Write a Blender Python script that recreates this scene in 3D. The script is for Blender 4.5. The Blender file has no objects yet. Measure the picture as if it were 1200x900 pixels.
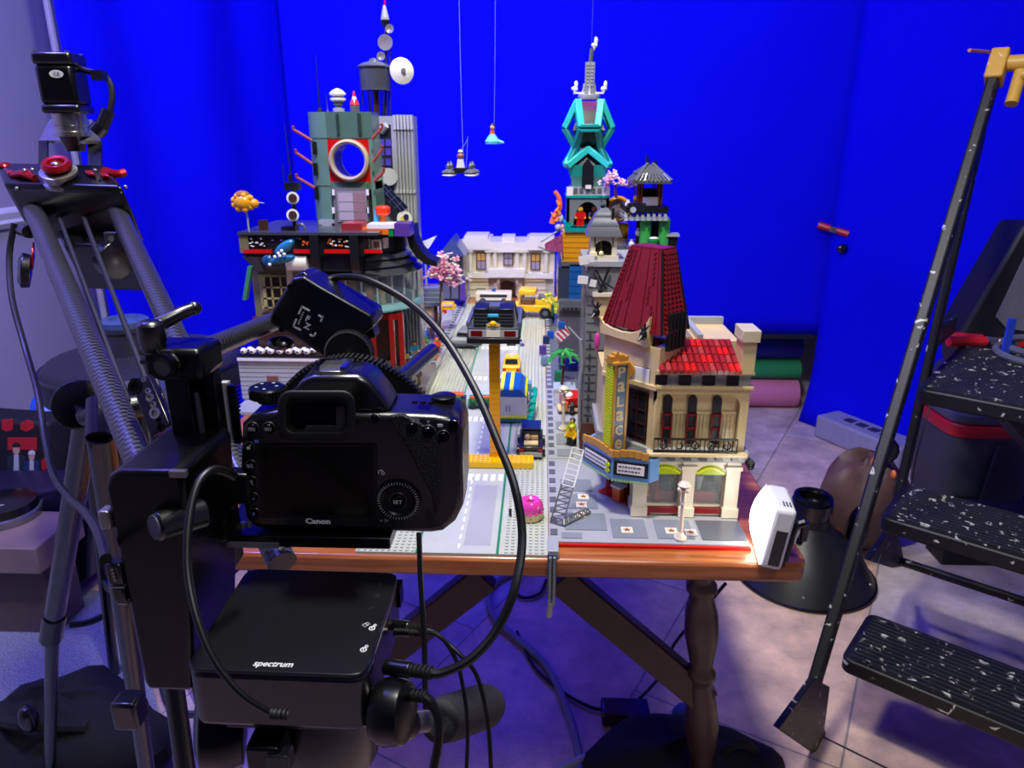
import bpy, bmesh, math, random
from mathutils import Vector, Matrix
random.seed(7)
C = bpy.context.scene.collection
V = Vector
PI = math.pi
# ---------------------------------------------------------------- camera model
FPX = 850.0; PITCH = math.radians(18.6); YAW = math.radians(2.2); EYE = V((0, 0, 1.26))
FW = V((-math.sin(YAW)*math.cos(PITCH), math.cos(YAW)*math.cos(PITCH), -math.sin(PITCH)))
RT = V((math.cos(YAW), math.sin(YAW), 0)); UP = RT.cross(FW)
T = 0.74                                   # table top height
def ray(px, py): return FW + RT*((px-600)/FPX) + UP*((450-py)/FPX)
def onz(px, py, z): d = ray(px, py); return EYE + d*((z-EYE.z)/d.z)
def at(px, py, Y): d = ray(px, py); return EYE + d*(Y/d.y)
def atd(px, py, t): return EYE + ray(px, py)*t
def onp(px, py, P, n):
    d = ray(px, py); return EYE + d*((P-EYE).dot(n)/d.dot(n))
def pz(px, py, Y): return at(px, py, Y).z
# ---------------------------------------------------------------- materials
def lin(c): return tuple(((v/255)/12.92 if v <= 10 else ((v/255+.055)/1.055)**2.4) for v in c)
MATS = {}
def M(name, col, rough=.45, metal=0, var=.06, scale=40, bump=0, bscale=None, spec=.5, emit=0, trans=0, alpha=1, coat=0, uv=False):
    if name in MATS: return MATS[name]
    m = bpy.data.materials.new(name); m.use_nodes = True
    nt = m.node_tree; b = nt.nodes['Principled BSDF']
    c = lin(col)
    tc = nt.nodes.new('ShaderNodeTexCoord'); nz = nt.nodes.new('ShaderNodeTexNoise')
    nz.inputs['Scale'].default_value = scale; nz.inputs['Detail'].default_value = 3
    nt.links.new(tc.outputs['Object'], nz.inputs['Vector'])
    rp = nt.nodes.new('ShaderNodeValToRGB')
    rp.color_ramp.elements[0].position = .3; rp.color_ramp.elements[1].position = .7
    rp.color_ramp.elements[0].color = tuple(v*(1-var) for v in c)+(1,)
    rp.color_ramp.elements[1].color = tuple(min(1, v*(1+var)) for v in c)+(1,)
    nt.links.new(nz.outputs['Fac'], rp.inputs['Fac']); nt.links.new(rp.outputs['Color'], b.inputs['Base Color'])
    b.inputs['Roughness'].default_value = rough; b.inputs['Metallic'].default_value = metal
    b.inputs['Specular IOR Level'].default_value = spec
    if coat: b.inputs['Coat Weight'].default_value = coat
    if trans: b.inputs['Transmission Weight'].default_value = trans
    if alpha < 1: b.inputs['Alpha'].default_value = alpha
    if emit:
        nt.links.new(rp.outputs['Color'], b.inputs['Emission Color']); b.inputs['Emission Strength'].default_value = emit
    if bump:
        n2 = nt.nodes.new('ShaderNodeTexNoise'); n2.inputs['Scale'].default_value = bscale or scale*4
        nt.links.new(tc.outputs['Object'], n2.inputs['Vector'])
        bp = nt.nodes.new('ShaderNodeBump'); bp.inputs['Strength'].default_value = bump; bp.inputs['Distance'].default_value = .002
        nt.links.new(n2.outputs['Fac'], bp.inputs['Height']); nt.links.new(bp.outputs['Normal'], b.inputs['Normal'])
    MATS[name] = m; return m
def nodes(m): return m.node_tree, m.node_tree.nodes['Principled BSDF']
def splat(name, col, spot, rough, scale, lo, hi, stripes=None):
    """dark paint with blobs of dried pale paint (and an optional ribbed tread along x of the object)"""
    m = M(name, col, rough); nt, b = nodes(m)
    tc = nt.nodes.new('ShaderNodeTexCoord'); nz = nt.nodes.new('ShaderNodeTexNoise'); nz.inputs['Scale'].default_value = scale
    nz.inputs['Detail'].default_value = 4; nz.inputs['Distortion'].default_value = .6
    nt.links.new(tc.outputs['Object'], nz.inputs['Vector'])
    r = nt.nodes.new('ShaderNodeValToRGB'); r.color_ramp.elements[0].position = lo; r.color_ramp.elements[1].position = hi
    nt.links.new(nz.outputs['Fac'], r.inputs['Fac'])
    mx = nt.nodes.new('ShaderNodeMixRGB'); nt.links.new(r.outputs['Color'], mx.inputs['Fac'])
    old = b.inputs['Base Color'].links[0].from_socket
    nt.links.new(old, mx.inputs['Color1']); mx.inputs['Color2'].default_value = lin(spot)+(1,)
    nt.links.new(mx.outputs['Color'], b.inputs['Base Color'])
    return m
# ---------------------------------------------------------------- mesh builder
OFF = {}
def offset(o):
    while o is not None:
        if o.name in OFF: return OFF[o.name]
        o = o.parent
    return V((0, 0, 0))
class MB:
    def __init__(s): s.bm = bmesh.new(); s.uv = s.bm.loops.layers.uv.new('UVMap')
    def bx(s, x0, x1, y0, y1, z0, z1, m=None):
        vs = [s.bm.verts.new((x, y, z)) for z in (z0, z1) for y in (y0, y1) for x in (x0, x1)]
        if m is not None:
            for v in vs: v.co = m @ v.co
        for f in ((0, 2, 3, 1), (4, 5, 7, 6), (0, 1, 5, 4), (2, 6, 7, 3), (0, 4, 6, 2), (1, 3, 7, 5)): s.bm.faces.new([vs[i] for i in f])
        return s
    def cb(s, c, sx, sy, sz, m=None):
        x, y, z = c; R = Matrix.Translation(V(c)) @ m if m is not None else Matrix.Translation(V(c))
        return s.bx(-sx/2, sx/2, -sy/2, sy/2, -sz/2, sz/2, R)
    def pb(s, x0, y0, x1, y1, Y, d):
        xm = (x0+x1)/2; ym = (y0+y1)/2
        a = at(x0, ym, Y); b = at(x1, ym, Y)
        return s.bx(a.x, b.x, Y, Y+d, at(xm, y1, Y).z, at(xm, y0, Y).z)
    def poly(s, pts, vec):
        vec = V(vec); a = [s.bm.verts.new(V(p)) for p in pts]; b = [s.bm.verts.new(V(p)+vec) for p in pts]
        n = len(a); s.bm.faces.new(a); s.bm.faces.new(b[::-1])
        for i in range(n): s.bm.faces.new((a[i], b[i], b[(i+1) % n], a[(i+1) % n]))
        return s
    def pp(s, pxs, Y, d): return s.poly([at(x, y, Y) for x, y in pxs], (0, d, 0))
    def rings(s, rings, cap=True, closed=False, ul=1.0):
        vs = [[s.bm.verts.new(p) for p in r] for r in rings]; n = len(vs[0])
        k = len(vs)
        for i in range(k if closed else k-1):
            A, B = vs[i], vs[(i+1) % k]
            for j in range(n):
                f = s.bm.faces.new((A[j], A[(j+1) % n], B[(j+1) % n], B[j]))
                for l, (u, w) in zip(f.loops, ((j, i), (j+1, i), (j+1, i+1), (j, i+1))): l[s.uv].uv = (u/n, w*ul)
        if cap and not closed:
            s.bm.faces.new(vs[0][::-1]); s.bm.faces.new(vs[-1])
        return s
    def cyl(s, a, b, r, r2=None, n=16, cap=True):
        a = V(a); b = V(b); r2 = r if r2 is None else r2
        ax = (b-a).normalized(); t = V((0, 0, 1)) if abs(ax.z) < .9 else V((1, 0, 0))
        u = ax.cross(t).normalized(); w = ax.cross(u)
        ring = lambda c, q: [c+(u*math.cos(2*PI*i/n)+w*math.sin(2*PI*i/n))*max(q, 1e-5) for i in range(n)]
        return s.rings([ring(a, r), ring(b, r2)], cap, ul=(b-a).length/(2*PI*r) if r else 1)
    def lathe(s, c, prof, n=24, ax=(0, 0, 1), cap=True):
        c = V(c); ax = V(ax).normalized(); t = V((0, 0, 1)) if abs(ax.z) < .9 else V((1, 0, 0))
        u = t.cross(ax).normalized(); w = ax.cross(u)
        if abs(ax.z) >= .9: u, w = V((1, 0, 0)), V((0, 1, 0))*(1 if ax.z > 0 else -1)
        return s.rings([[c+ax*h+(u*math.cos(2*PI*i/n)+w*math.sin(2*PI*i/n))*max(r, 1e-5) for i in range(n)] for r, h in prof], cap)
    def tube(s, pts, r, n=8, sub=6, r2=None):
        P = [V(p) for p in pts]
        if sub > 1 and len(P) > 2:
            Q = []
            for i in range(len(P)-1):
                p0 = P[max(i-1, 0)]; p1 = P[i]; p2 = P[i+1]; p3 = P[min(i+2, len(P)-1)]
                for k in range(sub):
                    q = k/sub
                    Q.append(.5*((2*p1)+(p2-p0)*q+(2*p0-5*p1+4*p2-p3)*q*q+(3*p1-p0-3*p2+p3)*q**3))
            Q.append(P[-1]); P = Q
        rg = []; u = None
        for i, p in enumerate(P):
            d = (P[min(i+1, len(P)-1)]-P[max(i-1, 0)]).normalized()
            if u is None:
                t = V((0, 0, 1)) if abs(d.z) < .9 else V((1, 0, 0)); u = d.cross(t).normalized()
            else: u = (u-d*u.dot(d)).normalized()
            w = d.cross(u); rr = r if r2 is None else r+(r2-r)*i/(len(P)-1)
            rg.append([p+(u*math.cos(2*PI*k/n)+w*math.sin(2*PI*k/n))*rr for k in range(n)])
        return s.rings(rg)
    def torus(s, c, R, r, ax=(0, 0, 1), n=32, k=8, sx=1):
        c = V(c); ax = V(ax).normalized(); t = V((0, 0, 1)) if abs(ax.z) < .9 else V((1, 0, 0))
        u = ax.cross(t).normalized(); w = ax.cross(u)
        rg = []
        for i in range(n):
            a = 2*PI*i/n; d = u*math.cos(a)+w*math.sin(a)
            rg.append([c+d*(R+r*math.cos(2*PI*j/k))+ax*(r*sx*math.sin(2*PI*j/k)) for j in range(k)])
        return s.rings(rg, closed=True)
    def sph(s, c, r, ry=None, rz=None, n=12, m=None):
        ry = r if ry is None else ry; rz = r if rz is None else rz
        c = V(c); rg = []
        for i in range(n//2+1):
            a = PI*i/(n//2)-PI/2; q = max(math.cos(a), 1e-3)
            ring = [V((r*q*math.cos(2*PI*j/n), ry*q*math.sin(2*PI*j/n), rz*math.sin(a))) for j in range(n)]
            rg.append([c+((m @ p) if m is not None else p) for p in ring])
        return s.rings(rg)
    def studs(s, x0, x1, y0, y1, z, p=.008, r=.0024, h=.0017, n=8):
        x = x0+p/2
        while x < x1-p*.3:
            y = y0+p/2
            while y < y1-p*.3:
                s.cyl((x, y, z), (x, y, z+h), r, n=n); y += p
            x += p
        return s
    def xf(s, m):
        for v in s.bm.verts: v.co = m @ v.co
        return s
    def build(s, name, mat, parent=None, bev=0, seg=2, sharp=35, flat=False):
        bm = s.bm; off = offset(parent)
        for v in bm.verts: v.co = v.co-off
        bmesh.ops.recalc_face_normals(bm, faces=bm.faces[:])
        if not flat:
            for f in bm.faces: f.smooth = True
            lim = math.radians(sharp)
            for e in bm.edges:
                if len(e.link_faces) == 2 and e.calc_face_angle(0) > lim: e.smooth = False
        me = bpy.data.meshes.new(name); bm.to_mesh(me); bm.free()
        me.materials.append(mat)
        o = bpy.data.objects.new(name, me); C.objects.link(o)
        if parent is not None: o.parent = parent
        if bev:
            b = o.modifiers.new('bevel', 'BEVEL'); b.width = bev; b.segments = seg; b.limit_method = 'ANGLE'; b.angle_limit = math.radians(40)
            b.harden_normals = False
        return o
def tag(o, label, cat, group=None):
    o['label'] = label; o['category'] = cat
    if group: o['group'] = group
    return o
def thing(name, label, cat, loc=(0, 0, 0), rot=0, group=None, local=False):
    o = bpy.data.objects.new(name, None); C.objects.link(o); o.location = loc; o.empty_display_size = .02
    if rot: o.rotation_euler = (0, 0, rot) if not isinstance(rot, tuple) else rot
    OFF[o.name] = V((0, 0, 0)) if local else V(loc)
    return tag(o, label, cat, group)
def struct(o): o['kind'] = 'structure'; return o
def clone(root, label, loc, rot=None, group=None):
    def cp(o, par):
        c = o.copy(); C.objects.link(c)
        if par is not None: c.parent = par
        for ch in list(o.children): cp(ch, c)
        return c
    r = cp(root, None); r.location = loc
    if rot is not None: r.rotation_euler = (0, 0, rot) if not isinstance(rot, tuple) else rot
    r['label'] = label
    if group: r['group'] = group
    return r
def text(body, name, loc, right, up, h, mat, parent, depth=.0003, bold=0, shear=0, label=None, maxw=None):
    cu = bpy.data.curves.new('txt', 'FONT'); cu.body = body; cu.size = 1; cu.align_x = 'CENTER'; cu.align_y = 'CENTER'
    cu.extrude = 0; cu.offset = bold; cu.shear = shear; cu.resolution_u = 3
    to = bpy.data.objects.new('txt', cu); C.objects.link(to)
    dg = bpy.context.evaluated_depsgraph_get(); dg.update()
    me = bpy.data.meshes.new_from_object(to.evaluated_get(dg))
    bpy.data.objects.remove(to); bpy.data.curves.remove(cu)
    xs = [v.co.x for v in me.vertices]; ys = [v.co.y for v in me.vertices]
    cx, cy = (min(xs)+max(xs))/2, (min(ys)+max(ys))/2; hh = max(ys)-min(ys); ww = max(xs)-min(xs)
    ky = h/hh; kx = ky if maxw is None else maxw/ww
    r = V(right).normalized(); u = V(up).normalized(); n = r.cross(u); off = offset(parent)
    for v in me.vertices: v.co = V(loc)+r*((v.co.x-cx)*kx)+u*((v.co.y-cy)*ky)+n*depth-off
    me.materials.clear(); me.materials.append(mat); me.name = name
    o = bpy.data.objects.new(name, me); C.objects.link(o); o.parent = parent
    if label: o['label'] = label
    return o
# ---------------------------------------------------------------- palette
BLK = M('black_plastic', (7, 7, 8), .26, bump=.01, bscale=900, spec=1.0)
BLKM = M('black_anodised', (6, 6, 7), .27, .2, spec=.6)
BLKG = M('black_gloss', (4, 4, 6), .14, spec=.25)
RUB = M('black_rubber', (9, 9, 10), .6, bump=.15, bscale=1200)
LEATH = M('grip_leatherette', (13, 13, 14), .5, bump=.9, bscale=700)
CABLE = M('cable_rubber', (8, 8, 9), .4)
STEEL = M('brushed_steel', (165, 163, 158), .3, .9)
CHROME = M('chrome', (210, 210, 212), .12, 1)
GREYPL = M('grey_plastic', (95, 95, 100), .45)
WHITEM = M('white_print', (225, 225, 225), .5)
REDAL = M('red_anodised', (170, 25, 30), .25, .6)
def lego(n, c, r=.22, **k): return M('toy_'+n, c, r, var=.04, scale=25, spec=.5, **k)
LBG = lego('light_grey', (160, 163, 165)); DBG = lego('dark_grey', (92, 95, 98)); LBLK = lego('black', (20, 21, 24), .34); LWH = lego('white', (232, 230, 224))
TAN = lego('tan', (214, 190, 138)); DTAN = lego('dark_tan', (140, 125, 90)); LRED = lego('red', (196, 20, 18)); DRED = lego('dark_red', (124, 20, 26))
LYEL = lego('yellow', (245, 190, 8)); LBLU = lego('blue', (20, 85, 170)); LGRN = lego('green', (20, 130, 60)); SGRN = lego('sand_green', (98, 134, 112)); LORG = lego('orange', (230, 105, 25))
TEAL = lego('teal', (10, 150, 140)); LIME = lego('lime', (175, 200, 30)); RBRN = lego('brown', (92, 48, 28)); PINK = lego('pink', (225, 120, 175)); MAG = lego('magenta', (200, 60, 140))
GOLD = lego('pearl_gold', (190, 135, 50), .3); AZUR = lego('azure', (70, 170, 205)); SBLU = lego('sand_blue', (110, 135, 160)); DBLU = lego('dark_blue', (25, 45, 90)); PURP = lego('purple', (85, 55, 140))
LFLSH = lego('flesh', (225, 165, 115)); LHEAD = lego('head_yellow', (240, 195, 60)); OLIV = lego('olive', (112, 108, 76)); BPLT = lego('baseplate_grey', (186, 190, 172)); ROADG = lego('road_grey', (184, 190, 178))
CREAM = lego('cream', (228, 216, 190)); BLOCHRE = lego('ochre', (220, 150, 25)); MAROON = lego('maroon_tile', (150, 40, 45)); VGRN = lego('bright_green', (60, 165, 75)); STONE = lego('stone', (214, 205, 180))
GLASS = M('toy_clear', (200, 215, 220), .08, alpha=.13); GLASSB = M('toy_clear_blue', (120, 190, 205), .08, alpha=.45); SMOKE = M('toy_smoke_glass', (30, 32, 38), .25)
PINKG = M('toy_clear_pink', (220, 110, 190), .1, alpha=.7)
# ================================================================ SETTING
wallm = M('wall_paint', (172, 168, 190), .7, var=.02, scale=6)
m = M('floor_slate', (128, 112, 108), .42, var=.22, scale=5)
nt, b = nodes(m)
tc = nt.nodes.new('ShaderNodeTexCoord'); mp = nt.nodes.new('ShaderNodeMapping'); mp.inputs['Rotation'].default_value = (0, 0, math.radians(-62))
br = nt.nodes.new('ShaderNodeTexBrick'); br.inputs['Scale'].default_value = 1; br.inputs['Brick Width'].default_value = .92; br.inputs['Row Height'].default_value = .46
br.inputs['Mortar Size'].default_value = .0028; br.inputs['Mortar'].default_value = lin((150, 138, 136))+(1,); br.inputs['Bias'].default_value = -.1
br.inputs['Color1'].default_value = lin((222, 190, 172))+(1,); br.inputs['Color2'].default_value = lin((200, 196, 200))+(1,)
nz = nt.nodes.new('ShaderNodeTexNoise'); nz.inputs['Scale'].default_value = 9; nz.inputs['Detail'].default_value = 8; nz.inputs['Roughness'].default_value = .65
rp = nt.nodes.new('ShaderNodeValToRGB'); rp.color_ramp.elements[0].position = .33; rp.color_ramp.elements[1].position = .68
rp.color_ramp.elements[0].color = (.5, .5, .55, 1); rp.color_ramp.elements[1].color = (1.15, 1.12, 1.1, 1)
mx = nt.nodes.new('ShaderNodeMixRGB'); mx.blend_type = 'MULTIPLY'; mx.inputs['Fac'].default_value = .85
nt.links.new(tc.outputs['Object'], mp.inputs['Vector']); nt.links.new(mp.outputs['Vector'], br.inputs['Vector']); nt.links.new(tc.outputs['Object'], nz.inputs['Vector'])
nt.links.new(nz.outputs['Fac'], rp.inputs['Fac']); nt.links.new(br.outputs['Color'], mx.inputs['Color1']); nt.links.new(rp.outputs['Color'], mx.inputs['Color2'])
nt.links.new(mx.outputs['Color'], b.inputs['Base Color'])
struct(MB().bx(-2.4, 2.9, -2.2, 3.75, -.05, 0).build('floor', m))
struct(MB().bx(-2.4, 2.9, 3.7, 3.75, 0, 2.7).build('wall_back', wallm))
struct(MB().bx(-1.75, -1.7, -2.2, 3.7, 0, 2.7).build('wall_left', wallm))
struct(MB().bx(2.85, 2.9, -2.2, 3.7, 0, 2.7).build('wall_right', wallm))
struct(MB().bx(-2.4, 2.9, -2.2, 3.75, 2.7, 2.75).build('ceiling', wallm))
t = MB()
prof = [(0, .0), (.012, .004), (.02, .02), (.012, .03), (.016, .05), (.008, .062), (0, .066)]
t.poly([V((-1.7+x, -2.2, .99+z)) for x, z in prof], (0, 5.9, 0))
struct(t.build('trim_1', M('rail_paint', (215, 212, 215), .5, var=.02)))
struct(MB().bx(-1.7, -1.682, -2.2, 3.7, 0, .12).build('baseboard_left', MATS['rail_paint'], bev=.004))
# ---- blue backdrop sheets
blue = M('backdrop_fabric', (3, 3, 222), .85, var=.03, scale=2.5, spec=.15)
nt, b = nodes(blue)
tc = nt.nodes.new('ShaderNodeTexCoord'); nz = nt.nodes.new('ShaderNodeTexNoise'); nz.inputs['Scale'].default_value = 3.5; nz.inputs['Detail'].default_value = 2
bp = nt.nodes.new('ShaderNodeBump'); bp.inputs['Strength'].default_value = .25; bp.inputs['Distance'].default_value = .05
nt.links.new(tc.outputs['Object'], nz.inputs['Vector']); nt.links.new(nz.outputs['Fac'], bp.inputs['Height']); nt.links.new(bp.outputs['Normal'], b.inputs['Normal'])
def sheet(name, a, c, z0, z1, label, amp=.012, waves=3.0, seed=0, hem=0):
    mb = MB(); a = V(a); c = V(c); d = c-a; n = V((d.y, -d.x, 0)).normalized(); NU, NV = 44, 26; rows = []
    for j in range(NV+1):
        w = j/NV; z = z0+(z1-z0)*w; r = []
        for i in range(NU+1):
            u = i/NU
            f = amp*math.sin(waves*2*PI*u+seed+.8*w)*(.4+.6*w)+amp*.6*math.sin(waves*5.3*u+2*seed+2*w)
            f *= min(1, 4*u, 4*(1-u))
            r.append(mb.bm.verts.new(a+d*u+n*(f+hem*max(0, .12-w)**2*20)+V((0, 0, z))))
        rows.append(r)
    for j in range(NV):
        for i in range(NU): mb.bm.faces.new((rows[j][i], rows[j][i+1], rows[j+1][i+1], rows[j+1][i]))
    o = mb.build(name, blue, sharp=80); s = o.modifiers.new('thickness', 'SOLIDIFY'); s.thickness = .0015
    o['kind'] = 'thing'; return tag(o, label, 'backdrop', 'blue screen sheets round the table')
LC = V((-1.09, 3.28, 0)); RC = V((1.275, 3.28, 0))
hz = pz(900, 394, 3.27)
bd = sheet('blue_backdrop', LC+V((-.14, .012, 0)), RC+V((.16, .012, 0)), hz, 2.55, 'wide blue backdrop sheet hanging flat behind the toy city', .004, 1.5, 1)
dR = ray(5, 164); dR.z = 0; dR.normalize()
sheet('blue_backdrop', RC+V((0, -.008, 0)), RC-dR*1.75, 0.004, 2.5, 'blue backdrop sheet angled along the right side behind the stepladder', .012, 2, 2, .2)
le = at(62, 0, 2.3); le.z = 0
sheet('blue_backdrop', le, LC+V((0, -.005, 0)), .02, 2.55, 'blue backdrop sheet on the left side ending beside the pale wall', .02, 2, .5)
batt = MB().bx(-1.05, 1.26, 3.272, 3.286, hz-.012, hz+.008).build('backdrop_batten', M('batten_black', (20, 20, 28), .6))
tag(batt, 'thin black batten along the bottom hem of the rear blue backdrop', 'batten')
# edge piping of the left sheet
tag(MB().cyl(le+V((-.012, -.012, .02)), le+V((-.012, -.012, 2.55)), .010, n=8).build('backdrop_pole', M('pole_grey', (150, 150, 155), .5)), 'slim grey pole along the left edge of the blue screen', 'pole')
# paper rolls
def roll(y, z, r, col, nm, label):
    mb = MB(); mb.cyl((-.9, y, z), (1.275, y, z), r, n=32)
    o = mb.build('paper_roll', M('paper_'+nm, col, .7, var=.04, scale=3)); tag(o, label, 'paper roll', 'backdrop paper rolls on the floor')
    core = MB().lathe((1.276, y, z), [(.018, 0), (.018, .006), (.024, .006), (.024, -.004)], 20, (1, 0, 0)).build('cardboard_core', M('cardboard', (150, 115, 75), .8), None)
    core.parent = o
roll(3.45, .072, .07, (205, 120, 150), 'pink', 'pink backdrop paper roll lying on the floor under the green roll')
roll(3.45, .192, .046, (30, 140, 80), 'green', 'green backdrop paper roll lying on top of the pink roll')
roll(3.48, .305, .062, (25, 25, 150), 'navy', 'dark blue backdrop paper roll lying above the green roll')
# ---- table
wood = M('table_wood', (168, 88, 42), .28, var=.25, scale=12, coat=.3)
nt, b = nodes(wood)
tc = nt.nodes.new('ShaderNodeTexCoord'); mp = nt.nodes.new('ShaderNodeMapping'); mp.inputs['Scale'].default_value = (3, 60, 60)
nz = nt.nodes.new('ShaderNodeTexNoise'); nz.inputs['Scale'].default_value = 2.2; nz.inputs['Detail'].default_value = 6; nz.inputs['Distortion'].default_value = .4
rp = nt.nodes.new('ShaderNodeValToRGB'); rp.color_ramp.elements[0].position = .3; rp.color_ramp.elements[1].position = .75
rp.color_ramp.elements[0].color = lin((128, 62, 26))+(1,); rp.color_ramp.elements[1].color = lin((196, 116, 60))+(1,)
nt.links.new(tc.outputs['Object'], mp.inputs['Vector']); nt.links.new(mp.outputs['Vector'], nz.inputs['Vector']); nt.links.new(nz.outputs['Fac'], rp.inputs['Fac']); nt.links.new(rp.outputs['Color'], b.inputs['Base Color'])
dwood = M('dark_wood', (58, 30, 22), .35, var=.3, scale=15)
TX1 = .354; TY0 = .826; TX0 = -.588; TY1 = 2.74
tb = thing('wooden_table', 'long varnished wooden table with turned legs carrying the toy city', 'table', (-.2, 1.7, 0))
mb = MB(); rc = .022; P = []
for cx, cy, a0 in ((TX1-rc, TY0+rc, -90), (TX1-rc, TY1-rc, 0), (TX0+rc, TY1-rc, 90), (TX0+rc, TY0+rc, 180)):
    for k in range(5): a = math.radians(a0+k*22.5); P.append(V((cx+rc*math.cos(a), cy+rc*math.sin(a), T-.028)))
mb.poly(P, (0, 0, .028)); mb.build('tabletop', wood, tb, bev=.005)
LEGP = [(.016, 0), (.026, .03), (.030, .07), (.020, .10), (.017, .115), (.022, .125), (.022, .14), (.018, .15), (.026, .20), (.031, .26), (.026, .33), (.020, .37), (.018, .385), (.024, .395), (.024, .41), (.018, .42), (.022, .45), (.028, .50), (.026, .55), (.018, .59), (.024, .60), (.024, .612), (.019, .62), (.019, .632), (.024, .64), (.024, .652), (.020, .66), (.026, .68), (.026, .715)]
lt = atd(816, 690, 1.1); lb = atd(825, 915, 1.43)
def leg(a, c):
    L = (a-c).length; mb = MB(); s = L/.715
    mb.lathe(c, [(r, h*s) for r, h in LEGP], 20, a-c); mb.build('leg', dwood, tb, sharp=60)
leg(V((lt.x, lt.y, T-.03)), V((lb.x, lb.y, 0)))
leg(V((lt.x-.74, lt.y, T-.03)), V((lb.x-.96, lb.y, 0)))
leg(V((lt.x, 2.45, T-.03)), V((lb.x, 2.4, 0))); leg(V((lt.x-.74, 2.45, T-.03)), V((lb.x-.96, 2.4, 0)))
def brace(a, c, w=.052, h=.03):
    d = (c-a); q = d.to_track_quat('X', 'Z').to_matrix().to_4x4()
    MB().bx(0, d.length, -h/2, h/2, -w/2, w/2, Matrix.Translation(a) @ q).build('brace', dwood, tb, bev=.003)
ba = atd(655, 675, 1.19); bc = atd(826, 818, 1.27)
brace(ba, bc)
brace(V((ba.x-.12, ba.y, ba.z)), V((ba.x-.12-(bc.x-ba.x), bc.y, bc.z)))
MB().bx(TX0+.1, TX1-.08, TY0+.2, TY0+.225, T-.075, T-.028).build('apron', dwood, tb)
# ---- carpet
cp = M('carpet_pile', (140, 143, 155), .95, var=.55, scale=260, bump=1, bscale=420)
e1 = onz(205, 905, 0); e2 = onz(150, 700, 0); e3 = onz(-260, 660, 0); e4 = onz(-260, 1100, 0); e0 = onz(240, 1100, 0)
c0 = [V((-1.66, .2, 0)), V((e1.x+.03, .2, 0)), V((e1.x, e1.y, 0)), V((e2.x, e2.y, 0)), V((-1.66, e2.y+.06, 0))]
o = MB().poly(c0, (0, 0, .012)).build('carpet', cp); tag(o, 'speckled dark grey carpet on the floor at left', 'carpet')
# ================================================================ STREET: road plates and pavements
PZ = T+.0032
MB_ = MB
dash = M('road_white', (235, 236, 232), .4); dgrn = M('road_green', (20, 130, 85), .4); rgrey = M('road_dark_patch', (166, 168, 170), .35, var=.05, scale=8)
RX0, RX1 = -.240, .016
def road(i, y0, cross, lab):
    o = MB().bx(RX0, RX1, y0, y0+.2555, T, PZ).studs(-.052+.008, RX1, y0, y0+.2555, PZ).studs(RX0, -.160, y0, y0+.2555, PZ).build('road_plate', BPLT)
    tag(o, lab, 'baseplate', 'toy road baseplates along the street')
    MB().bx(-.157, -.051, y0, y0+.2555, PZ, PZ+.0003).build('road_surface', ROADG, o)
    g = MB()
    for x in (-.1585, -.0515): g.bx(x-.0018, x+.0018, y0, y0+.2555, PZ+.0003, PZ+.0006)
    g.build('green_line', dgrn, o)
    g = MB(); k = 0; y = y0+.012
    while y < y0+.24:
        g.bx(-.1055, -.1025, y, y+.012, PZ+.0003, PZ+.0007); y += .024
    if cross:
        for yy in (y0+.215,):
            for q in range(8): g.bx(-.150+q*.0125, -.1425+q*.0125, yy, yy+.024, PZ+.0003, PZ+.0008)
    g.build('lane_marking', dash, o)
    MB().bx(-.098, -.062, y0+.02, y0+.20, PZ+.0003, PZ+.0005).build('worn_patch', rgrey, o)
labs = ['light grey road baseplate at the table edge, nearest the camera', 'light grey road baseplate under the yellow stand', 'light grey road baseplate under the green wagon', 'light grey road baseplate under the yellow cab', 'light grey road baseplate behind the yellow cab', 'light grey road baseplate at the far end before the stone bank']
for i in range(6): road(i, .832+i*.256, True, labs[i])
# left and right pavements
def pave(name, x0, x1, y0, y1, mat, lab, strip, tiles, grp=None):
    o = MB().bx(x0, x1, y0, y1, T, PZ+.003).build(name, mat); tag(o, lab, 'pavement', grp)
    a = MB(); y = y0; k = 0
    while y < y1-.008:
        if k % 2: a.bx(strip[0], strip[1], y, y+.0158, PZ+.003, PZ+.0042)
        y += .016; k += 1
    a.build('kerb_tile', DBG if mat is not DBG else LBG, o)
    tm = MB()
    for (xa, xb, ya, yb) in tiles: tm.bx(xa, xb, ya, yb, PZ+.003, PZ+.0042)
    if tiles: tm.build('paving_tile', SBLU if False else lego('mid_grey', (128, 134, 140)), o)
    return o
PALX0, PALY0 = .030, .862
pv = pave('toy_pavement', .017, .286, .862, 1.13, LBG, 'light grey toy pavement with star tiles in front of the tan cinema', (.019, .029), [(.034, .062, .87, .885), (.040, .098, .893, .94), (.04, .09, .955, 1.0), (.104, .152, .874, .925), (.165, .215, .874, .925), (.036, .085, 1.01, 1.05)])
MB().bx(.225, .285, .872, .925, PZ+.003, PZ+.0043).build('ramp_tile', lego('asphalt', (95, 97, 100)), pv)
for (x, y) in ((.125, .893), (.186, .893), (.228-.016, .893-.003), (.062, .935), (.066, .965), (.07, .99)):
    MB().bx(x-.008, x+.008, y-.008, y+.008, PZ+.0042, PZ+.0052).build('star_tile', CREAM, pv)
    mb = MB(); pts = []
    for k in range(10):
        r = .0055 if k % 2 == 0 else .0024; a = PI/2+k*PI/5; pts.append(V((x+r*math.cos(a), y+r*math.sin(a), PZ+.0052)))
    mb.poly(pts, (0, 0, .0004)); mb.build('gold_star', lego('star_brown', (150, 85, 35)), pv)
MB().bx(.030, .286, .8575, .862, T, PZ+.001).build('red_edge', LRED, pv)
pave('toy_pavement', .017, .29, 1.132, 1.50, LBG, 'light grey toy pavement by the red hot rod and palm tree', (.019, .029), [(.034, .062, 1.14, 1.17), (.034, .062, 1.19, 1.24), (.034, .062, 1.26, 1.30)])
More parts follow.
